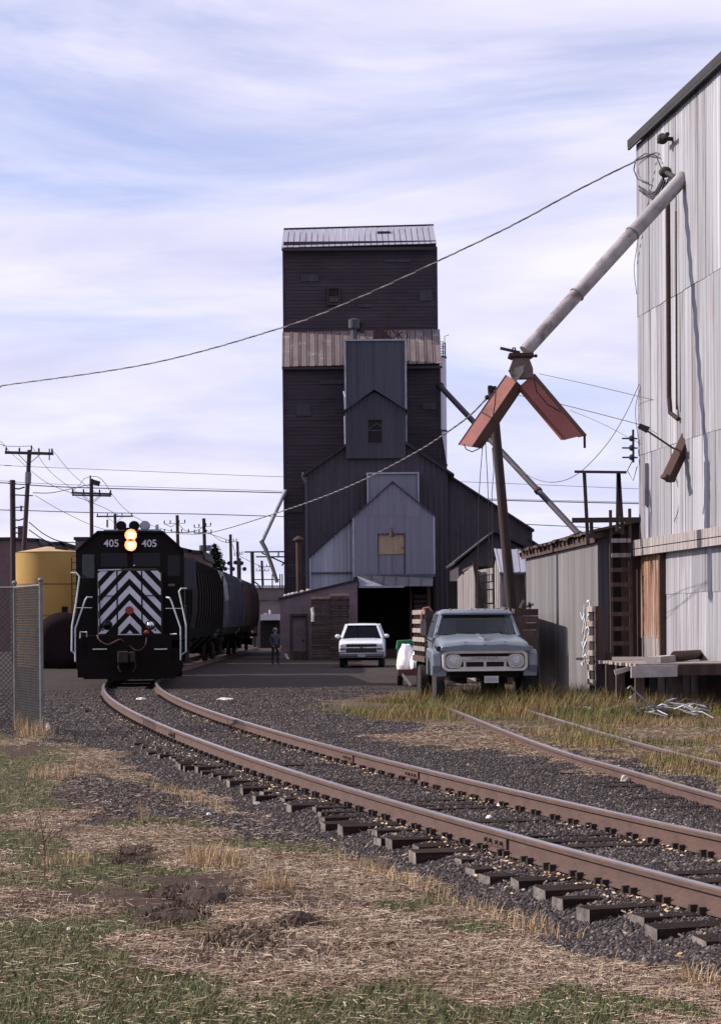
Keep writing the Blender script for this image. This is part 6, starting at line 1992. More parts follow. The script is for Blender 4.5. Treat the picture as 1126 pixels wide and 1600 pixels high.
mb = MB(); mb.box(-.75, .75, .0, .1, .68, .8); mb.box(-.5, -.38, .1, 7, .55, .72); mb.box(.38, .5, .1, 7, .55, .72); mb.build('chassis', M['blackrough'], tk)
pl = MB(); pl.box(-.02, .29, -.07, -.055, .57, .72); plo = pl.build('license_plate', M['truckgrey'], tk)
mb = MB()
for k in range(7):
    mb.box(.02 + k * .036, .042 + k * .036, -.076, -.07, .60, .68)
mb.build('plate_marks', M['trim'], plo)
# cab
mb = MB(); mb.box(-.98, .98, 1.40, 2.95, .68, 1.5); mb.build('cab_body', M['truckpaint'], tk, bevel=.04)
for sx in (-1, 1):
    d_ = MB().box(min(sx * .985, sx * 1.0), max(sx * .985, sx * 1.0), 1.6, 2.7, .75, 1.55).build('door', M['truckpaint'], tk)
    MB().bar((sx * 1.02, 2.45, 1.38), (sx * 1.02, 2.6, 1.38), .03, .03).build('handle', M['chrome'], d_)
mb = MB(); mb.box(-.95, .95, 1.36, 1.6, 1.5, 1.60); mb.build('cowl', M['truckpaint'], tk, bevel=.03)
cabz = 2.07
mb = MB()
for sx in (-1, 1):
    mb.bar((sx * .93, 1.44, 1.58), (sx * .765, 1.72, cabz), .055, .06); mb.bar((sx * .96, 2.85, 1.45), (sx * .78, 2.78, cabz), .1, .12); mb.bar((sx * .945, 1.78, 1.5), (sx * .79, 1.86, cabz), .035, .05)
    mb.bar((sx * .97, 1.4, 1.52), (sx * .97, 2.9, 1.52), .05, .06)
mb.bar((-.93, 2.88, 1.5), (.93, 2.88, 1.5), .1, .2); mb.bar((-.78, 2.8, cabz - .05), (.78, 2.8, cabz - .05), .1, .14)
mb.bar((-.5, 2.84, 1.5), (-.5, 2.8, cabz), .3, .06, up=(0, 1, 0)); mb.bar((.5, 2.84, 1.5), (.5, 2.8, cabz), .3, .06, up=(0, 1, 0))
mb.build('cab_pillars', M['truckpaint'], tk)
def rsec(y, z, w, h_):
    return [(-w, y, z), (-w * .98, y, z + h_ * .55), (-w * .85, y, z + h_ * .9), (0, y, z + h_), (w * .85, y, z + h_ * .9), (w * .98, y, z + h_ * .55), (w, y, z)]
mb = MB(); mb.loft([rsec(1.64, cabz - .01, .80, .04), rsec(1.72, cabz, .815, .10), rsec(2.2, cabz, .825, .125), rsec(2.75, cabz, .815, .11), rsec(2.88, cabz - .03, .79, .05)]); mb.build('roof', M['truckpaint'], tk, smooth=True)
mb = MB(); mb.add([(-.91, 1.47, 1.60), (.91, 1.47, 1.60), (.75, 1.735, cabz), (-.75, 1.735, cabz), (-.91, 1.48, 1.60), (.91, 1.48, 1.60), (.75, 1.745, cabz), (-.75, 1.745, cabz)], [(0, 1, 2, 3), (7, 6, 5, 4), (0, 4, 5, 1), (2, 6, 7, 3)]); mb.build('windshield', M['glass'], tk)
MB().box(-.35, .35, 2.82, 2.83, 1.6, cabz - .1).build('rear_window', M['darkglass'], tk)
mb = MB(); mb.box(-.85, .85, 2.3, 2.75, 1.2, 1.65); mb.build('seat', M['slot'], tk, bevel=.06)
mb = MB(); mb.box(-.9, .9, 1.6, 1.75, 1.45, 1.6); mb.build('dashboard', M['truckpaint'], tk)
mb = MB(); mb.tube([(.4 + .19 * math.cos(a), 1.95 + .06 * math.sin(a), 1.68 + .14 * math.sin(a)) for a in [i * math.pi / 10 for i in range(21)]], .014, 5, cap=False); mb.bar((.22, 1.95, 1.68), (.58, 1.95, 1.68), .02); mb.build('steering_wheel', M['slot'], tk)
mb = MB(); mb.bar((-.75, 1.455, 1.615), (-.15, 1.46, 1.66), .02, .012); mb.bar((.1, 1.455, 1.615), (.6, 1.46, 1.66), .02, .012); mb.build('wiper', M['slot'], tk)
for px in (703, 736.5, 746, 756.5, 788):
    q = ft(px, 956.5, 1.75)
    mb = MB(); mb.ball((q.x, 1.76, cabz + .105), .028, 8, 5, .9); mb.build('marker_light', M['amber'], tk, smooth=True)
# mirrors
q = ft(660.5, 981, 1.5)
mb = MB(); mb.loft([[(q.x + x, 1.45, q.z + z) for x, z in rrect(.06, .175, .055, 4)], [(q.x + x, 1.49, q.z + z) for x, z in rrect(.06, .175, .055, 4)]]); mi = mb.build('mirror', M['galv'], tk)
mb = MB(); mb.tube([(q.x, 1.5, q.z + .2), (-.95, 1.7, 1.9)], .012, 5); mb.tube([(q.x, 1.5, q.z - .2), (-.98, 1.7, 1.45)], .012, 5); mb.tube([(q.x, 1.5, q.z - .22), (q.x, 1.5, q.z + .22)], .012, 5); mb.build('arm', M['slot'], mi)
# bed and stakes
mb = MB(); mb.box(-1.0, 1.0, 3.15, 6.6, .98, 1.1); mb.build('flatbed', M['brownwood'], tk)
for sx in (-1, 1):
    for k, y in enumerate((3.3, 4.1, 4.9, 5.7, 6.5)):
        MB().box(sx * 0.97 - .03, sx * 0.97 + .03, y - .04, y + .04, .95, 2.22).build('stake', M['brownwood'], tk)
    for r in range(5):
        z = 1.22 + r * .215
        MB().box(min(sx * 1.005, sx * 1.035), max(sx * 1.005, sx * 1.035), 3.2 + random.uniform(-.03, .03), 6.6, z, z + .105).build('slat', M['slat'], tk)
    MB().box(min(sx * 1.005, sx * 1.04), max(sx * 1.005, sx * 1.04), 3.15, 6.6, .97, 1.1).build('side_rail', M['brownwood'], tk)
for r in range(6):
    MB().box(-1.0, 1.0, 3.2, 3.23, 1.15 + r * .17, 1.15 + r * .17 + .15).build('headboard_plank', M['brownwood'], tk)
mb = MB(); q = ft(655, 958, 4.5)
mb.tube([(-1.05, 3.5, 1.75), (-1.07, 3.5, 2.05), (-1.02, 3.5, 2.22), (-.9, 3.5, 2.24), (-.8, 3.5, 2.1)], .03, 6); mb.build('strap', M['spoutred'], tk)
# wheels
def wheel(parent, x, y, z, r, w, rim):
    mb = MB()
    rings = []
    for xx, rr in ((-w / 2, r * .62), (-w / 2, r * .93), (-w * .38, r), (w * .38, r), (w / 2, r * .93), (w / 2, r * .62)):
        rings.append([(x + xx, y + rr * math.cos(a), z + rr * math.sin(a)) for a in [i * math.pi / 12 for i in range(24)]])
    mb.loft(rings); wo = mb.build('wheel', M['tyre'], parent, smooth=True)
    mb = MB(); mb.tube([(x - w * .42, y, z), (x + w * .42, y, z)], r * .6, 16); mb.build('rim', rim, wo)
for sx in (-1, 1):
    wheel(tk, sx * .93, .92, .44, .44, .2, M['slot'])  # front rims blackened to carry the shade under the fenders
    wheel(tk, sx * .9, 5.2, .44, .44, .22, M['truckgrey']); wheel(tk, sx * .64, 5.2, .44, .44, .22, M['truckgrey'])
mb = MB(); mb.box(-1.0, -.6, 5.9, 5.93, .25, .95); mb.box(.6, 1.0, 5.9, 5.93, .25, .95); mb.build('mud_flap', M['tyre'], tk)
# odds and ends on the bed behind the cab
tag(MB().bar(P(783, 951, 54.5), P(803, 955, 54.5), .12, .1).build('loose_board', M['concrete']), 'pale board lying across the load behind the truck cab', 'board')

wg = thing('wagon_box', (4.4, 63, 0), 'dark high sided farm wagon between the old truck and the metal shed', 'wagon')
for k in range(8):
    z = .75 + k * .185
    MB().box(3.85, 5.0, 60.5, 60.54, z, z + .175).build('end_plank', M['brownwood'], wg)
    MB().box(4.96, 5.0, 60.56, 65.4, z, z + .175).build('side_plank', M['brownwood'], wg)
    MB().box(3.85, 3.89, 60.56, 65.4, z, z + .175).build('side_plank', M['brownwood'], wg)
MB().box(3.86, 4.99, 60.55, 65.4, .66, .75).build('floor', M['brownwood'], wg)
for x in (3.9, 4.95):
    for y in (61.4, 64.5):
        wheel(wg, x, y, .36, .36, .2, M['rust'])
for pp in (((812, 950), (818, 938)), ((828, 951), (826, 941)), ((822, 948), (833, 944))):
    mb = MB(); mb.bar(P(*pp[0], 61), P(*pp[1], 61), .07); mb.build('upright', M['oldwood'], wg)

# ------------------------------------------------------------------ trailer with white bags, green machine
tr = thing('small_trailer', tuple(G(642, 1072)), 'low red brown trailer carrying white bulk bags left of the old truck', 'trailer')
td = G(642, 1072).y
mb = MB(); mb.box(X_(621, td, 1050), X_(668, td, 1050), td - .5, td + 1.6, Z_(1055, td, 640), Z_(1045.5, td, 640)); mb.build('deck', M['trailer'], tr)
wheel(tr, X_(659, td, 1060), td + .6, .3, .3, .18, M['galv']); wheel(tr, X_(625, td, 1060), td + .6, .3, .3, .18, M['galv'])
mb = MB(); mb.bar(P(628, 1053, td - .45), P(642, 1072, td - 1.5), .06); mb.build('drawbar', M['galv'], tr)
def bag(px0, px1, pyt, pyb, dist, label, seed):
    r_ = random.Random(seed)
    x0, x1 = X_(px0, dist, 1030), X_(px1, dist, 1030)
    z0, z1 = Z_(pyb, dist, 640), Z_(pyt, dist, 640)
    mb = MB(); rings = []
    for f, k in ((0, .8), (.06, .95), (.25, 1.05), (.5, 1.02), (.7, .9), (.85, .68), (.93, .45), (1, .5)):
        ring = []
        for a in range(18):
            t_ = a * math.pi / 9
            w_ = k * (1 + r_.uniform(-.16, .16) * (f > .05) + .09 * math.sin(5 * t_ + seed + 3 * f) * (f > .3))
            ring.append(((x0 + x1) / 2 + (x1 - x0) / 2 * w_ * math.copysign(abs(math.cos(t_)) ** .7, math.cos(t_)), dist + .45 * w_ * math.copysign(abs(math.sin(t_)) ** .7, math.sin(t_)), z0 + (z1 - z0) * f + r_.uniform(-.045, .045) * (f > .05)))
        rings.append(ring)
    mb.loft(rings)
    o = mb.build('bulk_bag', M['bag'], smooth=True, sub=1)
    tag(o, label, 'bag', 'white bags on the trailer')
bag(620, 648, 1006, 1051, td + .3, 'taller crumpled white bulk bag at the left of the trailer', 1)
bag(640, 664, 1017, 1046, td - .1, 'lower crumpled white bulk bag at the right of the trailer', 5)
gm_ = thing('green_machine', (X_(632, 72, 1005), 72, 0), 'bright green farm machine showing above the white bags', 'machine')
mb = MB(); mb.prism([XZ(619, 1014, 72), XZ(621, 1001, 72), XZ(660, 999, 72), XZ(662, 1014, 72)], 71.5, 73); mb.build('hopper', M['green'], gm_)
mb = MB()
for px in (622, 652):
    mb = MB()
    mb.bar((X_(px, 71.7, 1030), 71.7, 0), P(px, 1008, 71.7), .07)
    mb.bar((X_(px, 72.8, 1030), 72.8, 0), P(px, 1008, 72.8), .07); mb.bar((X_(px, 71.7, 1030), 71.7, .5), (X_(px, 72.8, 1030), 72.8, .5), .05)
    mb.build('stand', M['farwhite'], gm_)

# ------------------------------------------------------------------ white pickup
PY_, PX_ = 97.0, P(564.5, 1020, 97).x
pu = thing('pickup_truck', (PX_, PY_, 0), 'white pickup truck with a dark grille parked in front of the dock', 'pickup truck', rz=R(-1.5), local=True)
W2 = .96
def bsec(y, zt_, w, zb2=.42):
    return [(-w, y, zb2), (-w, y, zt_ - .12), (-w * .93, y, zt_ - .03), (-w * .5, y, zt_), (w * .5, y, zt_), (w * .93, y, zt_ - .03), (w, y, zt_ - .12), (w, y, zb2)]
mb = MB(); mb.loft([bsec(0, 1.03, .90), bsec(.08, 1.08, .945), bsec(.7, 1.18, .96), bsec(1.25, 1.24, .965), bsec(5.4, 1.24, .965), bsec(5.45, 1.2, .95)]); mb.build('body', M['pickup'], pu, smooth=True, bevel=.02)
def gsec(y, z, w):
    return [(-w, y, z), (w, y, z)]
mb = MB()
for sx in (-1, 1):
    MB().bar((sx * .85, 1.3, 1.24), (sx * .64, 1.95, 1.80), .07, .07).build('pillar', M['pickup'], pu); MB().bar((sx * .87, 3.4, 1.24), (sx * .66, 3.2, 1.80), .12, .2).build('pillar', M['pickup'], pu); MB().bar((sx * .87, 2.3, 1.24), (sx * .66, 2.3, 1.8), .05, .08).build('pillar', M['pickup'], pu)
mb = MB(); mb.loft([rsec(1.9, 1.775, .67, .02), rsec(2.0, 1.785, .69, .06), rsec(2.6, 1.79, .70, .085), rsec(3.25, 1.785, .69, .06)]); mb.build('roof', M['pickup'], pu, smooth=True)
mb = MB(); mb.add([(-.83, 1.32, 1.24), (.83, 1.32, 1.24), (.63, 1.97, 1.79), (-.63, 1.97, 1.79)], [(0, 1, 2, 3)]); mb.build('windshield', M['darkglass'], pu)
for sx in (-1, 1):
    mb = MB(); mb.add([(sx * .86, 1.4, 1.24), (sx * .86, 3.3, 1.24), (sx * .66, 3.15, 1.79), (sx * .655, 2.0, 1.79)], [(0, 1, 2, 3)]); mb.build('side_window', M['darkglass'], pu)
mb = MB(); mb.box(-.8, .8, 1.4, 3.3, .9, 1.25); mb.box(-.84, .84, 3.28, 3.32, 1.2, 1.8); mb.build('interior', M['slot'], pu)
mb = MB(); mb.box(-.64, .64, -.03, .02, .64, .99); mb.build('grille', M['slot'], pu)
mb = MB(); mb.box(-.955, .955, -.02, .12, .44, .68); mb.build('front_shade_panel', M['pickupgrey'], pu)  # grey band colours in the shade lying below the hood
mb = MB(); mb.box(-.88, .88, -.06, .0, .825, .875); mb.build('grille_bar', M['chrome'], pu)
for k in range(3):
    MB().box(-.62, .62, -.04, -.03, .69 + k * .042, .70 + k * .042).build('grille_slat', M['pickupgrey'], pu)
mb = MB(); mb.box(-.085, .085, -.075, -.055, .838, .876); mb.box(-.035, .035, -.078, -.055, .825, .889); mb.build('emblem', M['amber'], pu)
for sx in (-1, 1):
    mb = MB(); mb.box(min(sx * .64, sx * .90), max(sx * .64, sx * .90), -.02, .06, .89, .97); mb.build('headlight', M['chrome'], pu)
    mb = MB(); mb.box(min(sx * .66, sx * .92), max(sx * .66, sx * .92), -.015, .06, .74, .81); mb.build('turn_lamp', M['amber'], pu)
    mb = MB(); mb.ball((sx * 1.04, 1.55, 1.32), .12, 10, 7, .75); mo = mb.build('mirror', M['pickup'], pu, smooth=True)
    mb = MB(); mb.tube([(sx * .95, 1.5, 1.27), (sx * 1.04, 1.52, 1.28)], .03, 6); mb.build('arm', M['slot'], mo)
    for y in (.95, 4.5):
        wheel(pu, sx * .82, y, .37, .37, .24, M['galv'])
mb = MB(); mb.box(-.95, .95, -.12, .05, .46, .62); mb.build('bumper', M['pickupgrey'], pu, bevel=.03)
mb = MB(); mb.box(-.92, .92, -.125, -.1, .595, .63); mb.build('bumper_trim', M['chrome'], pu)
MB().box(-.16, .16, -.14, -.12, .46, .57).build('license_plate', M['trim'], pu)
mb = MB(); mb.box(-.8, .8, .1, 5.2, .3, .44); mb.build('chassis', M['blackrough'], pu)

# ------------------------------------------------------------------ person in the yard
def person(root, h=1.72, back=False):
    """one continuous body grown along its joints; local, facing -Y"""
    k = h / 1.75
    J = dict(pelvis=(0, 0, .95), waist=(0, -.01, 1.1), chest=(0, 0, 1.32), neck=(0, .01, 1.50), head0=(0, -.01, 1.57), head1=(0, -.02, 1.70),
             ls=(.19, 0, 1.42), le=(.25, .03, 1.15), lw=(.24, -.08, .92), lh=(.235, -.11, .83),
             rs=(-.19, 0, 1.42), re=(-.26, .02, 1.15), rw=(-.2, -.14, .96), rh=(-.17, -.2, .90),
             lp=(.1, 0, .90), lk=(.12, -.02, .50), la=(.14, .02, .09), lt=(.16, -.13, .05),
             rp=(-.1, 0, .90), rk=(-.11, .0, .50), ra=(-.12, .05, .09), rt=(-.14, -.1, .05))
    RAD = dict(pelvis=.15, waist=.135, chest=.165, neck=.06, head0=.075, head1=.09, ls=.075, le=.052, lw=.038, lh=.035, rs=.075, re=.052, rw=.038, rh=.035,
               lp=.1, lk=.068, la=.05, lt=.04, rp=.1, rk=.068, ra=.05, rt=.04)
    E = [('pelvis', 'waist'), ('waist', 'chest'), ('chest', 'neck'), ('neck', 'head0'), ('head0', 'head1'), ('chest', 'ls'), ('ls', 'le'), ('le', 'lw'), ('lw', 'lh'), ('chest', 'rs'), ('rs', 're'), ('re', 'rw'), ('rw', 'rh'),
         ('pelvis', 'lp'), ('lp', 'lk'), ('lk', 'la'), ('la', 'lt'), ('pelvis', 'rp'), ('rp', 'rk'), ('rk', 'ra'), ('ra', 'rt')]
    names = list(J)
    me = bpy.data.meshes.new('body')
    me.from_pydata([Vector(J[n]) * k for n in names], [(names.index(a), names.index(b_)) for a, b_ in E], [])
    ob_ = bpy.data.objects.new('body', me); COL.objects.link(ob_)
    sk = ob_.modifiers.new('skin', 'SKIN')
    lay = me.skin_vertices[0] if me.skin_vertices else None
    if lay is None:
        bpy.context.view_layer.objects.active = ob_
        lay = me.skin_vertices.new().data if hasattr(me.skin_vertices, 'new') else me.skin_vertices[0]
    for i, n in enumerate(names):
        r_ = RAD[n] * k
        lay.data[i].radius = (r_, r_ * (.75 if n in ('pelvis', 'waist', 'chest') else 1))
        lay.data[i].use_root = n == 'pelvis'
    ss = ob_.modifiers.new('sub', 'SUBSURF'); ss.levels = 1; ss.render_levels = 1
    dg = bpy.context.evaluated_depsgraph_get()
    ev = ob_.evaluated_get(dg)
    nm = bpy.data.meshes.new_from_object(ev)
    bpy.data.objects.remove(ob_, do_unlink=True)
    nm.name = 'body'
    for mt in (M['trousers'], M['shirt'], M['skin'], M['tyre']):
        nm.materials.append(mt)
    for p in nm.polygons:
        c = p.center / k
        p.use_smooth = True
        if c.z > 1.5 or (abs(c.x) > .13 and c.z < .93 and c.z > .78 and c.y < -.07):
            p.material_index = 2
        elif c.z > .98 or (abs(c.x) > .17 and c.z > .9):
            p.material_index = 1
        elif c.z < .11:
            p.material_index = 3
    b = bpy.data.objects.new('body', nm); COL.objects.link(b); b.parent = root
    H = Vector((0, -.02, 1.66)) * k
    mb = MB(); mb.ball(H + Vector((0, .005, .045)) * k, .112 * k, 14, 8, .85); mb.prismz([(-.08 * k, -.1 * k), (.08 * k, -.1 * k), (.06 * k, -.2 * k), (-.06 * k, -.2 * k)], H.z + .045 * k, H.z + .06 * k); mb.build('cap', M['cap'], root, smooth=True)
    mb = MB(); mb.ball(H + Vector((0, -.105, -.05)) * k, .02 * k, 6, 4, 1.3)
    for sx in (-1, 1):
        mb.ball(H + Vector((sx * .1, .01, -.03)) * k, .024 * k, 6, 4, 1.3)
    mb.build('nose_and_ears', M['skin'], root, smooth=True)
    for sx in (-1, 1):
        MB().ball(H + Vector((sx * .035, -.092, -.005)) * k, .011 * k, 6, 4).build('eye', M['slot'], root)
    MB().box(-.025 * k, .025 * k, (-.115) * k, (-.105) * k, H.z - .09 * k, H.z - .082 * k).build('mouth', M['rust'], root)
    for side_, hx in ((1, 'lh'), (-1, 'rh')):
        h0_ = Vector(J[hx]) * k
        wv = (h0_ - Vector(J['lw' if side_ > 0 else 'rw']) * k).normalized()
        for q in range(4):
            off_ = Vector((0, (q - 1.5) * .02 * k, 0))
            ln_ = (.07, .08, .075, .06)[q] * k
            mb = MB(); mb.tube([h0_ + off_, h0_ + off_ + wv * ln_ * .55, h0_ + off_ + wv * ln_ * .9 + Vector((-side_ * .02 * k, 0, 0))], [.011 * k, .010 * k, .008 * k], 6); mb.build('finger', M['skin'], root, smooth=True)
        mb = MB(); mb.tube([h0_ + Vector((0, -.02, .03)) * k, h0_ + Vector((-side_ * .02, -.05, 0)) * k, h0_ + Vector((-side_ * .03, -.06, -.03)) * k], [.013 * k, .012 * k, .009 * k], 6); mb.build('thumb', M['skin'], root, smooth=True)

pg = G(430, 1039)
pr = thing('person', (pg.x, pg.y, 0), 'person in blue shirt, dark trousers and grey cap standing in the yard', 'person', rz=R(25), local=True)
person(pr, 1.66)
cx_ = fl(139, 930, YC)
# ------------------------------------------------------------------ loading spout with two red troughs
ls = thing('loading_spout', tuple(P(822, 552, 50)), 'worn white loading spout with two faded red troughs hanging from a steel hopper', 'spout')
a, b2 = wq(1068, 276, .0), P(820, 549, 50)
mb = MB()
mb.tube([a, a.lerp(b2, .5), b2], [.165, .16, .15], 16); mb.build('pipe', M['pipewhite'], ls, smooth=True)
for f in (.33, .68):
    c_ = a.lerp(b2, f); dv = (b2 - a).normalized() * .02
    mb = MB(); mb.tube([c_ - dv, c_ + dv], .178, 14); mb.build('band', M['galv'], ls)
hd = 50.0
def sq(c, w, dpt):
    return [(c[0] - w, hd - dpt, c[1]), (c[0] + w, hd - dpt, c[1]), (c[0] + w, hd + dpt, c[1]), (c[0] - w, hd + dpt, c[1])]
t0, t1, t2 = XZ(813, 553, hd), XZ(813, 561, hd), XZ(816, 592, hd)
mb = MB(); mb.loft([sq(t0, .26, .24), sq((t1[0], t1[1] + .04), .27, .25), sq(t1, .2, .2)]); mb.build('collar', M['rust'], ls)
mb = MB(); mb.loft([sq(t1, .17, .19), sq(XZ(813, 577, hd), .25, .2), sq(t2, .22, .19)]); hp = mb.build('hopper', M['rustsheet'], ls)
mb = MB(); mb.add([P(793, 579, hd - .24), P(806, 574, hd - .24), P(819, 570, hd - .24), P(817, 582, hd - .24), P(805, 598, hd - .24), P(793, 579, hd - .21), P(806, 574, hd - .21), P(819, 570, hd - .21), P(817, 582, hd - .21), P(805, 598, hd - .21)],
                   [(0, 1, 2, 3, 4), (9, 8, 7, 6, 5), (0, 5, 6, 1), (1, 6, 7, 2), (2, 7, 8, 3), (3, 8, 9, 4), (4, 9, 5, 0)]); mb.build('flap_plate', M['greenold'], ls)
mb = MB(); mb.bar(P(781, 544, hd - .1), P(812, 551, hd - .1), .05, .06); mb.tube([P(799, 548, hd - .1), P(801, 543.5, hd - .1), P(804, 543.5, hd - .1), P(805, 549, hd - .1)], .018, 5); mb.build('lever', M['rust'], ls)
mb = MB(); mb.bar(P(826, 559, hd), P(836, 556, hd), .04, .04); mb.ball(P(836.5, 556, hd), .04, 6, 5); mb.build('latch', M['rust'], ls)
def trough(pa, pb, e1, ring, tip, dark):
    """bent channel: ring gives its outline across the axis as (along e1, toward the yard)"""
    ax_ = (pb - pa).normalized()
    e1 = (e1 - ax_ * e1.dot(ax_)).normalized()
    e2 = Vector((0, -1, 0)); e2 = (e2 - ax_ * e2.dot(ax_)).normalized()
    for k in range(len(ring) - 1):
        c0, c1 = [e1 * r_[0] + e2 * r_[1] for r_ in ring[k:k + 2]]
        n_ = (c1 - c0).cross(ax_).normalized() * .014
        t0_, t1_ = tip[k], tip[k + 1]
        q = [pa + c0, pa + c1, pb + c1 + ax_ * t1_, pb + c0 + ax_ * t0_]
        qq = [p + n_ for p in q]
        mb = MB(); mb.add(q + qq, [(0, 1, 2, 3), (7, 6, 5, 4), (0, 4, 5, 1), (1, 5, 6, 2), (2, 6, 7, 3), (3, 7, 4, 0)])
        mb.build('trough_plate', M['troughdark'] if k in dark else M['spoutred'], ls)  # plates turned from the sun are coloured darker, shade painted in
        mb = MB(); mb.tube([pa + c1, pb + c1 + ax_ * t1_], .013, 5); mb.build('rolled_edge', M['troughdark'], ls)
        mb = MB(); mb.bar(pa.lerp(pb, .55) + c0 - n_ * .7, pa.lerp(pb, .55) + c1 - n_ * .7, .03, .012, up=n_); mb.build('strap', M['troughdark'], ls)
pa, pb = P(790, 586, hd), P(719, 690, hd)
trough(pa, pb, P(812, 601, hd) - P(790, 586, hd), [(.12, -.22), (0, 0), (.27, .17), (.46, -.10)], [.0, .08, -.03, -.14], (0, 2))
pa, pb = P(834, 584, hd), P(912, 676, hd)
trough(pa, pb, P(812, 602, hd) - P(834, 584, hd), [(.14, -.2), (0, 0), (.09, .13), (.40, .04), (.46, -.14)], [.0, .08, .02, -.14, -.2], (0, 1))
mb = MB(); mb.tube([P(724, 694, hd - .2), P(728, 702, hd - .2), P(737, 706, hd - .2), P(748, 701, hd), P(757, 688, hd)], .012, 5); mb.build('chain', M['rust'], ls)
mb = MB(); mb.tube([P(774, 612, hd - .22), P(773, 630, hd - .25), P(770, 648, hd - .22)], .014, 5); mb.tube([P(833, 590, hd - .22), P(838, 612, hd - .25), P(855, 632, hd - .25), P(876, 644, hd - .22)], .014, 5); mb.build('cable', M['rust'], ls)
mb = MB(); mb.bar(P(912.5, 679, hd), P(912.8, 700, hd), .05, .05); mb.build('hanging_pin', M['rust'], ls)
for k, pts in enumerate((((754, 692), (750, 740), (747.5, 780), (745, 960)), ((758, 690), (761, 745), (763, 800), (764, 960)), ((768.5, 700), (771, 735), (768, 770), (770, 960)))):
    mb = MB(); mb.tube([P(a_, b_, 50.2 + 6 * i / 3) for i, (a_, b_) in enumerate(pts)], .0085, 4)
    o = mb.build('pull_rope', M['wire']); tag(o, ('left', 'middle', 'right')[k] + ' of three thin pull ropes hanging below the left red trough', 'rope', 'ropes hanging below the spout')

# ------------------------------------------------------------------ poles
def upole(pt, pb, d, rtop, rbot, label, arms=(), name='utility_pole', group=None, ins=True):
    """pt / pb: where top and foot line show; foot goes down to the ground"""
    a = P(*pt, d); b_ = P(*pb, d)
    dirv = (b_ - a)
    foot = a + dirv * (a.z / -dirv.z) if dirv.z < 0 else b_
    u = thing(name, tuple(foot), label, 'utility pole', group)
    mb = MB(); mb.tube([foot + Vector((0, 0, -.0)), a], [rbot, rtop], 10); mb.build('pole', M['pole'], u, smooth=True)
    for (p0_, p1_, w_) in arms:
        q0_, q1_ = P(*p0_, d - .15), P(*p1_, d - .15)
        mb = MB(); mb.bar(q0_, q1_, .09, w_); mb.build('crossarm', M['pole'], u)
        c_ = a.lerp(foot, (a.z - (q0_.z + q1_.z) / 2 + .55) / max(a.z - foot.z, .1))
        if w_ > .08 and (q1_ - q0_).length > 1.2:
            for f in (.25, .75):
                mb = MB(); mb.bar(q0_.lerp(q1_, f), c_ + Vector((0, -.15, 0)), .03, .03); mb.build('brace', M['pole'], u)
        if ins:
            for f in (.03, .3, .7, .97):
                q = q0_.lerp(q1_, f)
                mb = MB(); mb.tube([q, q + Vector((0, 0, .12)), q + Vector((0, 0, .2)), q + Vector((0, 0, .26))], [.02, .05, .05, .03], 6); mb.build('insulator', M['signal'], u)
    return u
ua = upole((46.5, 703), (38, 860), 112, .105, .135, 'tall pole with one crossarm above the yellow tank at the left', [((8, 707), (84, 709), .14)])
mb = MB(); mb.tube([P(44.5, 738, 112), P(44, 756, 112)], .155, 10); mb.build('sleeve', M['galv'], ua)
mb = MB(); mb.bar(P(77.5, 701, 111.8), P(77.5, 719, 111.8), .05); mb.tube([P(49.5, 696, 112), P(49.5, 705, 112)], .04, 6); mb.bar(P(38, 774, 111.8), P(52, 774.5, 111.8), .06, .05); mb.build('fitting', M['signal'], ua)
ub = upole((143, 748), (143.5, 840), 140, .115, .13, 'pole with a double crossarm behind the locomotive cab', [((112, 770), (175, 772), .12), ((113, 773.5), (174, 775), .1)])
mb = MB(); mb.bar(P(145, 753, 139.7), P(156, 756, 139.7), .3, .3); mb.tube([P(141.5, 743, 140), P(141.5, 750, 140)], .05, 6); mb.build('transformer', M['rust'], ub)
uc = upole((180, 803), (180.5, 840), 190, .12, .13, 'far pole with a long crossarm just above the locomotive cab roof', [((151, 807), (208, 806.5), .12)])
MB().bar(P(168, 812, 189.7), P(168, 824, 189.7), .15).build('tag_board', M['yellowboard'], uc)
ud = upole((20, 750), (21, 860), 118, .14, .16, 'brown pole with bare brackets at the far left edge', [((18, 773), (40, 774), .06), ((22, 793), (38, 792), .05)], ins=False)
mb = MB()
for k, py in enumerate((763, 812, 824, 832)):
    mb.tube([P(21, py, 117.8), P(30, py + 1, 117.8), P(39, py - 2, 117.8)], .04, 5)
mb.bar(P(33.5, 790, 117.8), P(33.5, 799, 117.8), .08); mb.build('bracket', M['signal'], ud)
trn = MB(); trn.tube([P(35, 842, 118), P(35, 822, 118)], .22, 12); trn.build('transformer', M['sheddark'], ud)
grp = 'far poles along the track behind the train'
ue = upole((277, 805), (278, 850), 163, .12, .13, 'first far pole right of the locomotive cab, with two wire racks', [((256, 819), (290, 817.5), .03), ((256, 832), (296, 832), .05)], group=grp)
uf = upole((318.5, 810), (320, 866), 168, .13, .14, 'far pole with two pale transformers beside the conifer', [((303, 833), (331, 833), .05), ((303, 825), (330, 822), .03)], group=grp)
for k, px in enumerate((315.5, 326)):
    mb = MB(); mb.tube([P(px, 861, 168), P(px, 852, 168)], .2, 12); mb.build('transformer', M['galv'], uf, smooth=True)
ug = upole((360, 835), (361.5, 900), 198, .13, .14, 'slender far pole just right of the conifer', [((353, 848), (370, 846), .04)], group=grp)
uh = upole((371, 846), (372.5, 900), 215, .13, .14, 'shorter far pole among the round signal discs', [((366, 868), (379, 866), .04)], group=grp)
ui = upole((394, 863), (395, 905), 170, .14, .14, 'dark post under the left end of the far pipe gantry', [], group=None, name='gantry_post')
uj = upole((409, 876), (410, 900), 250, .14, .15, 'tiny far pole below the bent tower spout', [((404, 886), (422, 885.5), .08), ((400, 892), (420, 892), .06)], group=grp)
lp = upole((768, 604), (799.5, 960), 62, .125, .15, 'leaning dark pole behind the red troughs and old truck', [], ins=False)
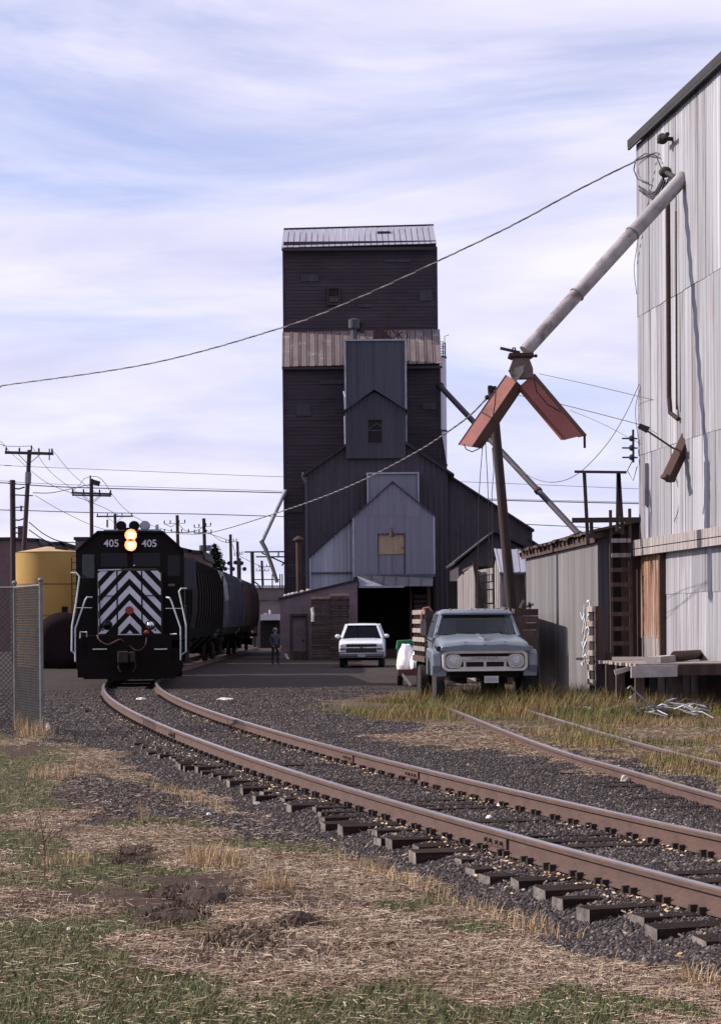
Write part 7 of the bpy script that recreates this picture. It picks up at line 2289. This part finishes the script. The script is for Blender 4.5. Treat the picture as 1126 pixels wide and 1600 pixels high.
mb = MB(); mb.bar(P(762, 606, 61.8), P(768, 606, 61.8), .12, .12); mb.ball(P(760.5, 621, 61.8), .07, 6, 5); mb.build('bracket', M['signal'], lp)
# gantry
ga_ = thing('pipe_gantry', tuple(P(420, 868, 170)), 'thin dark pipe gantry with slanting braces left of the tower foot', 'gantry')
for p0_, p1_ in (((382, 862.5), (447, 862)), ((400, 870), (447, 870)), ((409, 864), (447, 881)), ((435, 863), (435, 870)), ((440, 884), (447, 875))):
    mb = MB(); mb.bar(P(*p0_, 170), P(*p1_, 170), .1, .1); mb.build('pipe', M['signal'], ga_)
g2 = thing('far_railing', tuple(P(410, 905, 175)), 'low dark railing on the roof of the far block building', 'railing')
mb = MB(); mb.bar(P(395, 905.5, 175), P(438, 905.5, 175), .07); mb.build('rail', M['signal'], g2)
for px in (410, 425.5, 437.5, 441):
    mb = MB(); mb.bar(P(px, 897, 175), P(px, 919, 175), .09); mb.build('post', M['signal'], g2)
mb = MB(); mb.tube([P(396, 908, 150), P(403, 913, 150), P(408, 921, 150)], .05, 6); tag(mb.build('bent_pipe', M['signal']), 'small bent pipe at the end of the tan hopper', 'pipe')
# round signals
for k, (px, d, lab, discs) in enumerate(((360.5, 185, 'left mast of round dark crossing signals behind the hoppers', ((349.5, 880, 1), (352, 889, 1), (358, 880, 1))), (375, 185, 'right mast of round dark crossing signals behind the hoppers', ((368, 879, 1), (377.5, 880, 1), (382, 889, 1), (364, 889, 1))))):
    sgn = thing('crossing_signal', (X_(px, d, 900), d, 0), lab, 'signal', 'crossing signals behind the train')
    mb = MB(); mb.tube([(X_(px, d, 900), d, 0), P(px, 872, d)], .08, 8); mb.build('mast', M['signal'], sgn)
    for a_, b_, s_ in discs:
        q = P(a_, b_, d - .2); mb = MB(); mb.tube([q, q + Vector((0, .08, 0))], .17, 14); mb.build('disc', M['signal'], sgn)
    mb = MB(); mb.bar(P(discs[0][0], 880, d), P(discs[-1][0] if k else discs[2][0], 880, d), .06); mb.bar(P(discs[1][0], 889, d), P(px, 889, d), .06); mb.build('arm', M['signal'], sgn)

# ------------------------------------------------------------------ wires
def wire(pts, label, r=None, mat=None, group=None, sag=0.0, name='power_line'):
    """pts: (px, py, d) the wire passes through, smoothed"""
    q = [np.array(tuple(P(a, b_, d))) for a, b_, d in pts]
    if len(q) == 2:
        m = (q[0] + q[1]) / 2; m[2] -= sag; q = [q[0], m, q[1]]
    outp = []
    for i in range(len(q) - 1):
        a, b_ = q[i], q[i + 1]
        c = q[i - 1] if i else 2 * a - b_
        d = q[i + 2] if i + 2 < len(q) else 2 * b_ - a
        for k in range(6):
            t_ = k / 6
            outp.append(.5 * ((2 * a) + (-c + b_) * t_ + (2 * c - 5 * a + 4 * b_ - d) * t_**2 + (-c + 3 * a - 3 * b_ + d) * t_**3))
    outp.append(q[-1])
    rr = [r or max(.008, p[1] * .00012) for p in outp]
    mb = MB(); mb.tube([Vector(p) for p in outp], rr, 4)
    o = mb.build(name, mat or M['wire'])
    tag(o, label, 'wire', group)
    return o
def twisted(pts, r, amp, pitch, label, name, n=900):
    q = [np.array(tuple(P(a, b_, d))) for a, b_, d in pts]
    outp = []
    for i in range(len(q) - 1):
        a, b_ = q[i], q[i + 1]
        c = q[i - 1] if i else 2 * a - b_
        d = q[i + 2] if i + 2 < len(q) else 2 * b_ - a
        for k in range(40):
            t_ = k / 40
            outp.append(.5 * ((2 * a) + (-c + b_) * t_ + (2 * c - 5 * a + 4 * b_ - d) * t_**2 + (-c + 3 * a - 3 * b_ + d) * t_**3))
    outp.append(q[-1])
    pth = np.array(outp)
    s_ = np.concatenate([[0], np.cumsum(np.linalg.norm(np.diff(pth, axis=0), axis=1))])
    t_ = thing(name, tuple(pth[len(pth) // 2]), label, 'cable')
    ss = np.linspace(0, s_[-1], n)
    base = np.stack([np.interp(ss, s_, pth[:, i]) for i in range(3)], 1)
    for ph, mt, nm in ((0, M['wirepale'], 'bare_neutral'), (2.09, M['wire'], 'insulated_strand'), (4.19, M['wire'], 'insulated_strand')):
        an_ = ss / pitch * 2 * math.pi + ph
        p3 = base + np.stack([np.zeros(n), np.cos(an_) * amp, np.sin(an_) * amp], 1)
        mb = MB(); mb.tube([Vector(p) for p in p3], r, 4); mb.build(nm, mt, t_)
twisted([(-900, 640, 110), (-400, 635, 95), (-40, 608, 80), (15, 601, 78), (235, 568, 71), (440, 512, 65), (560, 465, 62), (690, 405, 59), (800, 352, 57), (900, 298, 55.5), (1003, 247, 54), (1030, 240, 53.5), (1044, 262, 53)], .013, .013, 1.0, 'twisted service cable crossing the whole sky from the left to the sheet metal elevator', 'service_cable')
twisted([(275, 834, 162), (330, 832, 148), (440, 799, 122), (540, 762, 102), (640, 712, 84), (720, 660, 69), (761, 622, 62)], .016, .016, 1.6, 'twisted service cable from the leaning pole past the dark tower to the far poles', 'service_cable', 700)
far = 'long wires crossing behind the tower'
wire([(-900, 690, 210), (-60, 724, 210), (20, 728, 210), (240, 737, 210), (440, 745, 210), (700, 752, 210), (1000, 764, 210), (1200, 772, 210)], 'highest thin wire running level behind the tower', r=.02, group=far)
wire([(-900, 722, 205), (-60, 752, 205), (20, 756, 205), (130, 762, 205), (440, 770, 205), (720, 780, 205), (1000, 787, 205), (1200, 792, 205)], 'upper thick wire running level behind the tower', r=.045, group=far)
wire([(-900, 719, 206), (-60, 749, 206), (20, 753, 206), (130, 758, 206), (440, 767.5, 206), (720, 778, 206), (1000, 785, 206), (1200, 790, 206)], 'thin wire close above the upper thick one behind the tower', r=.02, group=far)
wire([(-900, 770, 200), (-60, 795, 200), (20, 797, 200), (150, 801, 200), (300, 803, 200), (440, 807, 200), (720, 815, 200), (1000, 828, 200), (1200, 838, 200)], 'lower thick wire running level behind the tower', r=.035, group=far)
loc = 'wires strung between the left poles'
wire([(83, 704, 112), (115, 742, 126), (150, 770, 140)], 'wire from the right end of the tall pole arm to the double crossarm', group=loc)
wire([(49.5, 697, 112), (80, 738, 124), (120, 769, 140)], 'wire from the top of the tall pole to the double crossarm', group=loc)
wire([(-600, 640, 60), (-40, 690, 80), (10, 697, 85), (49.5, 697, 112)], 'short wire entering from the left edge to the tall pole top', group=loc)
wire([(-500, 420, 50), (-30, 670, 80), (20, 710, 105), (70, 752, 120), (113, 771, 140)], 'slanting wire from the upper left edge to the left end of the double crossarm', group=loc)
wire([(142, 744, 140), (155, 746, 140), (165, 756, 140), (171, 766, 140)], 'jumper wire arching right from the pole top to the double crossarm', group=loc)
wire([(141, 745, 140), (132, 748, 140), (125, 757, 140), (116, 766, 140)], 'jumper wire arching left from the pole top to the double crossarm', group=loc)
wire([(52, 770, 112), (80, 770, 120), (110, 764, 128), (141, 757, 140)], 'dipping wire from the middle of the tall pole to the transformer pole', r=.02, group=loc)
wire([(46, 816, 112), (70, 835, 120), (95, 846, 130), (122, 848, 150)], 'upper black drop cable sagging behind the yellow tank', r=.03, group=loc)
wire([(46, 828, 112), (65, 841, 118), (86, 852, 125)], 'lower black drop cable sagging behind the yellow tank', r=.03, group=loc)
wire([(175, 772, 140), (190, 790, 165), (207, 805, 190)], 'wire from the double crossarm down to the long far crossarm', group=loc)
wire([(55, 774, 112), (100, 800, 125), (150, 823, 165), (200, 838, 195)], 'long slanting wire from the tall pole down behind the cab roof', group=loc)
wire([(120, 776, 140), (160, 792, 165), (185, 805, 190)], 'wire from the double crossarm to the middle of the long far crossarm', group=loc)
wire([(258, 819, 163), (268, 823, 163), (277, 818, 163), (290, 829, 163), (303, 830, 167), (318, 824, 168)], 'looping wire between the two nearest far poles', group=loc)
wire([(208, 806, 190), (240, 822, 178), (277, 831, 163), (320, 832.5, 168), (362, 846, 198)], 'sagging wire along the tops of the far poles', group=loc)
wire([(320, 826, 168), (345, 845, 185), (362, 850, 198), (372, 867, 215), (409, 886, 250)], 'lower wire stepping down along the far poles', group=loc)
rt = 'thin wires right of the tower'
wire([(842, 584, 60), (920, 601, 57), (1000, 620, 55), (1060, 634, 53)], 'upper thin wire from the spout hopper to the elevator wall', r=.007, group=rt)
wire([(762, 609, 62), (860, 628, 59), (990, 661, 55.5), (1010, 668, 54)], 'middle thin wire from the leaning pole to the corner insulators', r=.009, group=rt)
wire([(890, 641, 60), (940, 662, 58), (997, 692, 55.6)], 'lower thin wire dropping to the corner insulators', r=.006, group=rt)
wire([(998, 600, 55.7), (975, 650, 56), (945, 697, 57), (905, 738, 58), (870, 753, 59), (835, 748, 60), (798, 725, 61.5)], 'black wire sagging from the elevator corner to the leaning pole', r=.009, group=rt)
wire([(1001, 600, 55.7), (992, 640, 55.7), (997, 690, 55.6)], 'short wire hanging down the elevator corner to the insulators', r=.008, group=rt)
wire([(1053, 740, 52.2), (1060, 770, 52), (1058, 800, 52), (1052, 815, 52.3)], 'thin cable hanging on the wall below the dark chute', r=.01, group=rt)
wire([(995, 380, 55.8), (990, 420, 55.8), (994, 460, 55.8)], 'loose wire dangling at the elevator corner', r=.008, group=rt)

# ------------------------------------------------------------------ far buildings and tree
def block(name, label, pts, d, depth, mat, cat='building', roofm=None, rh=None):
    t_ = thing(name, (P(*pts[0], d).x, d, 0), label, cat)
    poly = [XZ(a_, b_, d) for a_, b_ in pts]
    poly = [(poly[0][0], 0)] + poly + [(poly[-1][0], 0)]
    mb = MB(); mb.prism(poly[::-1], d, d + depth); mb.build('wall', mat, t_)
    mb = MB()
    for i in range(1, len(poly) - 2):
        (x0, z0), (x1, z1) = poly[i], poly[i + 1]
        mb.prism([(x0 - .1, z0 + .01), (x1 + .1, z1 + .01), (x1 + .1, z1 + .22), (x0 - .1, z0 + .22)], d - .15, d + depth)
    mb.build('roof_edge', roofm or M['dtrim'], t_)
    return t_
bb = block('brick_building', 'far brown brick building behind the yellow tank', [(-60, 845), (18, 844), (60, 846), (62, 852)], 170, 14, M['brick'])
for px in (24, 36, 48):
    window(bb, X_(px, 170, 880), X_(px + 5, 170, 880), Z_(884, 170), Z_(868, 170), 170, M['brick'], M['darkglass'], .08)
block('pale_building', 'far low pale building right of the brick one', [(62, 851), (97, 851), (100, 854), (124, 858)], 175, 12, M['farpale'])
block('chimney_block', 'small far block just left of the locomotive cab roof', [(118, 844), (138, 844)], 160, 3, M['brick'])
hb_ = block('brown_roof_house', 'far house with a low brown roof above the dark hopper', [(258, 866), (276, 858), (297, 864), (316, 866), (318, 874)], 150, 10, M['brick'])
lb = block('block_building', 'low mauve block building with a white canopy between train and tower', [(398, 919), (452, 919)], 178, 12, M['farmauve'], roofm=M['farwhite'])
MB().box(X_(398, 177.9, 940), X_(452, 177.9, 940), 177.8, 177.95, Z_(936, 178), Z_(934, 178)).build('band', M['brick'], lb)
MB().box(X_(409, 176, 965), X_(437, 176, 965), 173.5, 178, Z_(969, 175, 423), Z_(959.5, 175, 423)).build('canopy', M['farwhite'], lb)
MB().box(X_(407, 177.9, 985), X_(440, 177.9, 985), 177.85, 177.98, 0, Z_(970, 178, 423)).build('bay_opening', M['dark'], lb)
mb = MB(); mb.tube([P(421.5, 960, 174), P(421.5, 953, 174)], .08, 6); mb.box(X_(412, 174, 958), X_(417, 174, 958), 174, 174.6, Z_(960, 174), Z_(957, 174)); mb.build('roof_vent', M['farwhite'], lb)
tr_ = thing('conifer', (X_(336, 182, 900), 182, 0), 'small dark conifer rising behind the hopper cars', 'tree')
tx_, tz_ = X_(336, 182, 900), Z_(850, 182, 336)
mb = MB(); mb.tube([(tx_, 182, 0), (tx_ + .05, 182, tz_ - .2)], [.16, .03], 8)
mb.build('trunk', M['pole'], tr_, smooth=True)
n = 3200
f = rng.random(n) ** .7
rr = (.12 + 1.55 * f ** .8) * (0.35 + .65 * rng.random(n)) * (0.8 + .35 * np.sin(f * 34) ** 2)
aa = rng.random(n) * 6.283
cxn = tx_ + rr * np.cos(aa); cyn = 182 + rr * np.sin(aa); czn = tz_ - f * (tz_ - 3.0) - rr * .25
l_ = .16 + .14 * rng.random(n)
dn_ = np.stack([np.cos(aa) * l_, np.sin(aa) * l_, -.3 * l_ + (rng.random(n) - .3) * .2], -1)
sd_ = np.stack([-np.sin(aa) * .05, np.cos(aa) * .05, (rng.random(n) - .5) * .1], -1)
c3 = np.stack([cxn, cyn, czn], -1) - np.array(ORG[tr_.name])
V = np.stack([c3 - dn_ - sd_, c3 - dn_ + sd_, c3 + dn_ + sd_ * .5, c3 + dn_ - sd_ * .5], 1).reshape(-1, 3)
fast('crown', V, np.arange(4 * n).reshape(-1, 4), M['needle'], {'rnd': np.repeat(rng.random(n), 4)}, parent=tr_)

# ------------------------------------------------------------------ small ground things
def mound(px, py, wpx, hgt, label, seed, grassy=True):
    g = G(px, py); r_ = wpx / 2 * g.y / FPX
    rr_ = random.Random(seed)
    mb = MB(); rings = []
    for f in (1.0, .8, .55, .3, .08):
        rings.append([(g.x + r_ * f * (1 + rr_.uniform(-.16, .16)) * math.cos(a), g.y + r_ * 2.2 * f * (1 + rr_.uniform(-.16, .16)) * math.sin(a), gzv + hgt * (1 - f * f) + rr_.uniform(-.01, .01) - .012) for a in [i * math.pi / 9 for i in range(18)] for gzv in (float(gz(np.array([g.x]), np.array([g.y]))[0]),)])
    mb.loft(rings)
    o = mb.build('soil_mound', M['soil'], smooth=False)
    tag(o, label, 'mound', 'dark soil mounds on the lawn')
    n_ = int(330 * wpx / 50)
    a = rng.random(n_) * 6.283; q = np.sqrt(rng.random(n_)) * r_ * 1.1
    return g.x + q * np.cos(a), g.y + q * np.sin(a) * 2.2
mx_, my_ = [], []
for k, (px, py, w_, h_, lab) in enumerate(MOUNDS):
    a, b_ = mound(px, py, w_, h_, lab, k)
    mx_.append(a); my_.append(b_)
blades('mound_weeds', np.concatenate(mx_), np.concatenate(my_), .02, .07, .010, 1.2, M['debrisdark'], 'dark withered weeds on the soil mounds')
# dead stalk at left
wdp = G(70, 1372)
mb = MB()
top = P(62, 1268, wdp.y)
mb.tube([wdp, wdp.lerp(top, .4) + Vector((.02, 0, 0)), top], [.006, .005, .003], 5)
for f, ddx, ddz in ((.3, -.09, .2), (.4, .07, .22), (.5, -.06, .2), (.62, .06, .16), (.75, -.04, .12), (.5, .1, .14)):
    q = wdp.lerp(top, f); mb.tube([q, q + Vector((ddx, .02, ddz))], [.004, .002], 4)
tag(mb.build('dead_stalk', M['weed']), 'thin dead reddish stalk with branches at the lower left', 'weed')
for k, (px, py, w_, h_, lab) in enumerate(((75, 1141, 9, 11, 'crumpled white scrap at the foot of the fence post'), (352, 1093, 28, 3, 'long pale board fragment lying right of the track'), (800, 1253, 0, 0, ''), (222, 1094, 18, 3, 'pale flat scrap lying between the rails'), (326, 1266, 10, 4, 'small white scrap on the dark bare patch'), (402, 1246, 14, 4, 'pale stone chip at the ballast edge'), (763, 1281, 12, 4, 'white paper scrap between the rails'), (780, 1263, 12, 5, 'pale crumpled scrap against the far rail'), (975, 1220, 16, 9, 'large pale stone beside the siding rail'), (1060, 1242, 8, 8, 'small white stone near the siding at right'), (108, 1452, 9, 3, 'small white scrap on the lawn at lower left'), (120, 1010, 0, 0, ''))):
    if not lab: continue
    g = G(px, py); s_ = g.y / FPX
    z0 = float(gz(np.array([g.x]), np.array([g.y]))[0])
    mb = MB()
    ww, hh = w_ * s_ / 2, max(h_ * s_, .01)
    rings = []
    for f, kk in ((0, 1), (.5, .9), (1, .55)):
        rings.append([(g.x + ww * kk * math.cos(a) * random.uniform(.75, 1.1), g.y + max(ww, .06) * kk * math.sin(a) * random.uniform(.75, 1.1), z0 + hh * f + random.uniform(0, hh * .3)) for a in [i * math.pi / 4 for i in range(8)]])
    mb.loft(rings)
    tag(mb.build('scrap' if 'stone' not in lab else 'stone', M['litter'] if 'stone' not in lab else M['concrete']), lab, 'litter' if 'stone' not in lab else 'stone')
bd = MB(); a, b_ = G(945, 1119), G(1015, 1099); bd.bar(a + Vector((0, 0, .1)), b_ + Vector((0, 0, .2)), .14, .04); tag(bd.build('old_board', M['oldwood']), 'grey board lying in the weeds below the loading dock', 'board')
bd = MB(); a, b_ = G(880, 1113), G(930, 1116); bd.bar(a + Vector((0, 0, .12)), b_ + Vector((0, 0, .12)), .2, .05); tag(bd.build('old_board', M['oldwood']), 'long grey board in the weeds at the foot of the slatted gate', 'board')
# heap of scrap poles
hp_g = 'scrap metal heap by the loading dock'
sg_ = G(1030, 1121)
mbp = [((983, 1072), (1015, 1103), 'bright bent pole sticking up from the scrap heap'), ((986, 1087), (997, 1112), 'short pale pole leaning at the left of the scrap heap')]
for a_, b_, lab in mbp:
    d0 = sg_.y
    mb = MB(); mb.tube([P(a_[0] - 3, a_[1] + 4, d0), P(*a_, d0), P(*b_, d0)], .022, 6); tag(mb.build('scrap_pole', M['scrap'], smooth=True), lab, 'scrap', hp_g)
labs = ['thin scrap rod lying across the heap by the dock', ]
for k in range(34):
    x0 = random.uniform(988, 1085); y0 = random.uniform(1100, 1128)
    L_ = random.uniform(14, 42); an_ = random.uniform(-.45, .75)
    d0 = sg_.y + random.uniform(-1.2, .8)
    z0 = .08 + random.uniform(.03, .34) * (1 - abs(x0 - 1045) / 75)
    gx_, gy_ = X_(x0, d0, 1100), d0
    a = Vector((gx_, gy_, z0)); dx__ = L_ * d0 / FPX
    b_ = a + Vector((dx__, random.uniform(-.5, .5), -math.sin(an_) * dx__ * .6)); b_.z = max(b_.z, .02)
    mb = MB()
    if k % 5 == 4:
        mb.bar(a, b_, .09, .012)
    else:
        mid = (a + b_) / 2 + Vector((0, 0, random.uniform(0, .1))); mb.tube([a, mid, b_], random.uniform(.009, .018), 5)
    o = mb.build('scrap_rod', M['scrap']); tag(o, 'flat scrap metal strip lying in the bright heap beside the dock' if k % 5 == 4 else 'thin bent scrap metal rod lying in the bright heap beside the dock', 'scrap', hp_g)
gx_ = G(1018, 1118)
n = 700
aa = rng.random(n) * 6.283; q = np.sqrt(rng.random(n)) * .42
blades('scrap_weeds', gx_.x + q * np.cos(aa), gx_.y + q * np.sin(aa), .1, .3, .01, .5, M['weedgrass'], 'green weeds in front of the scrap heap', rn=.25 * rng.random(n))
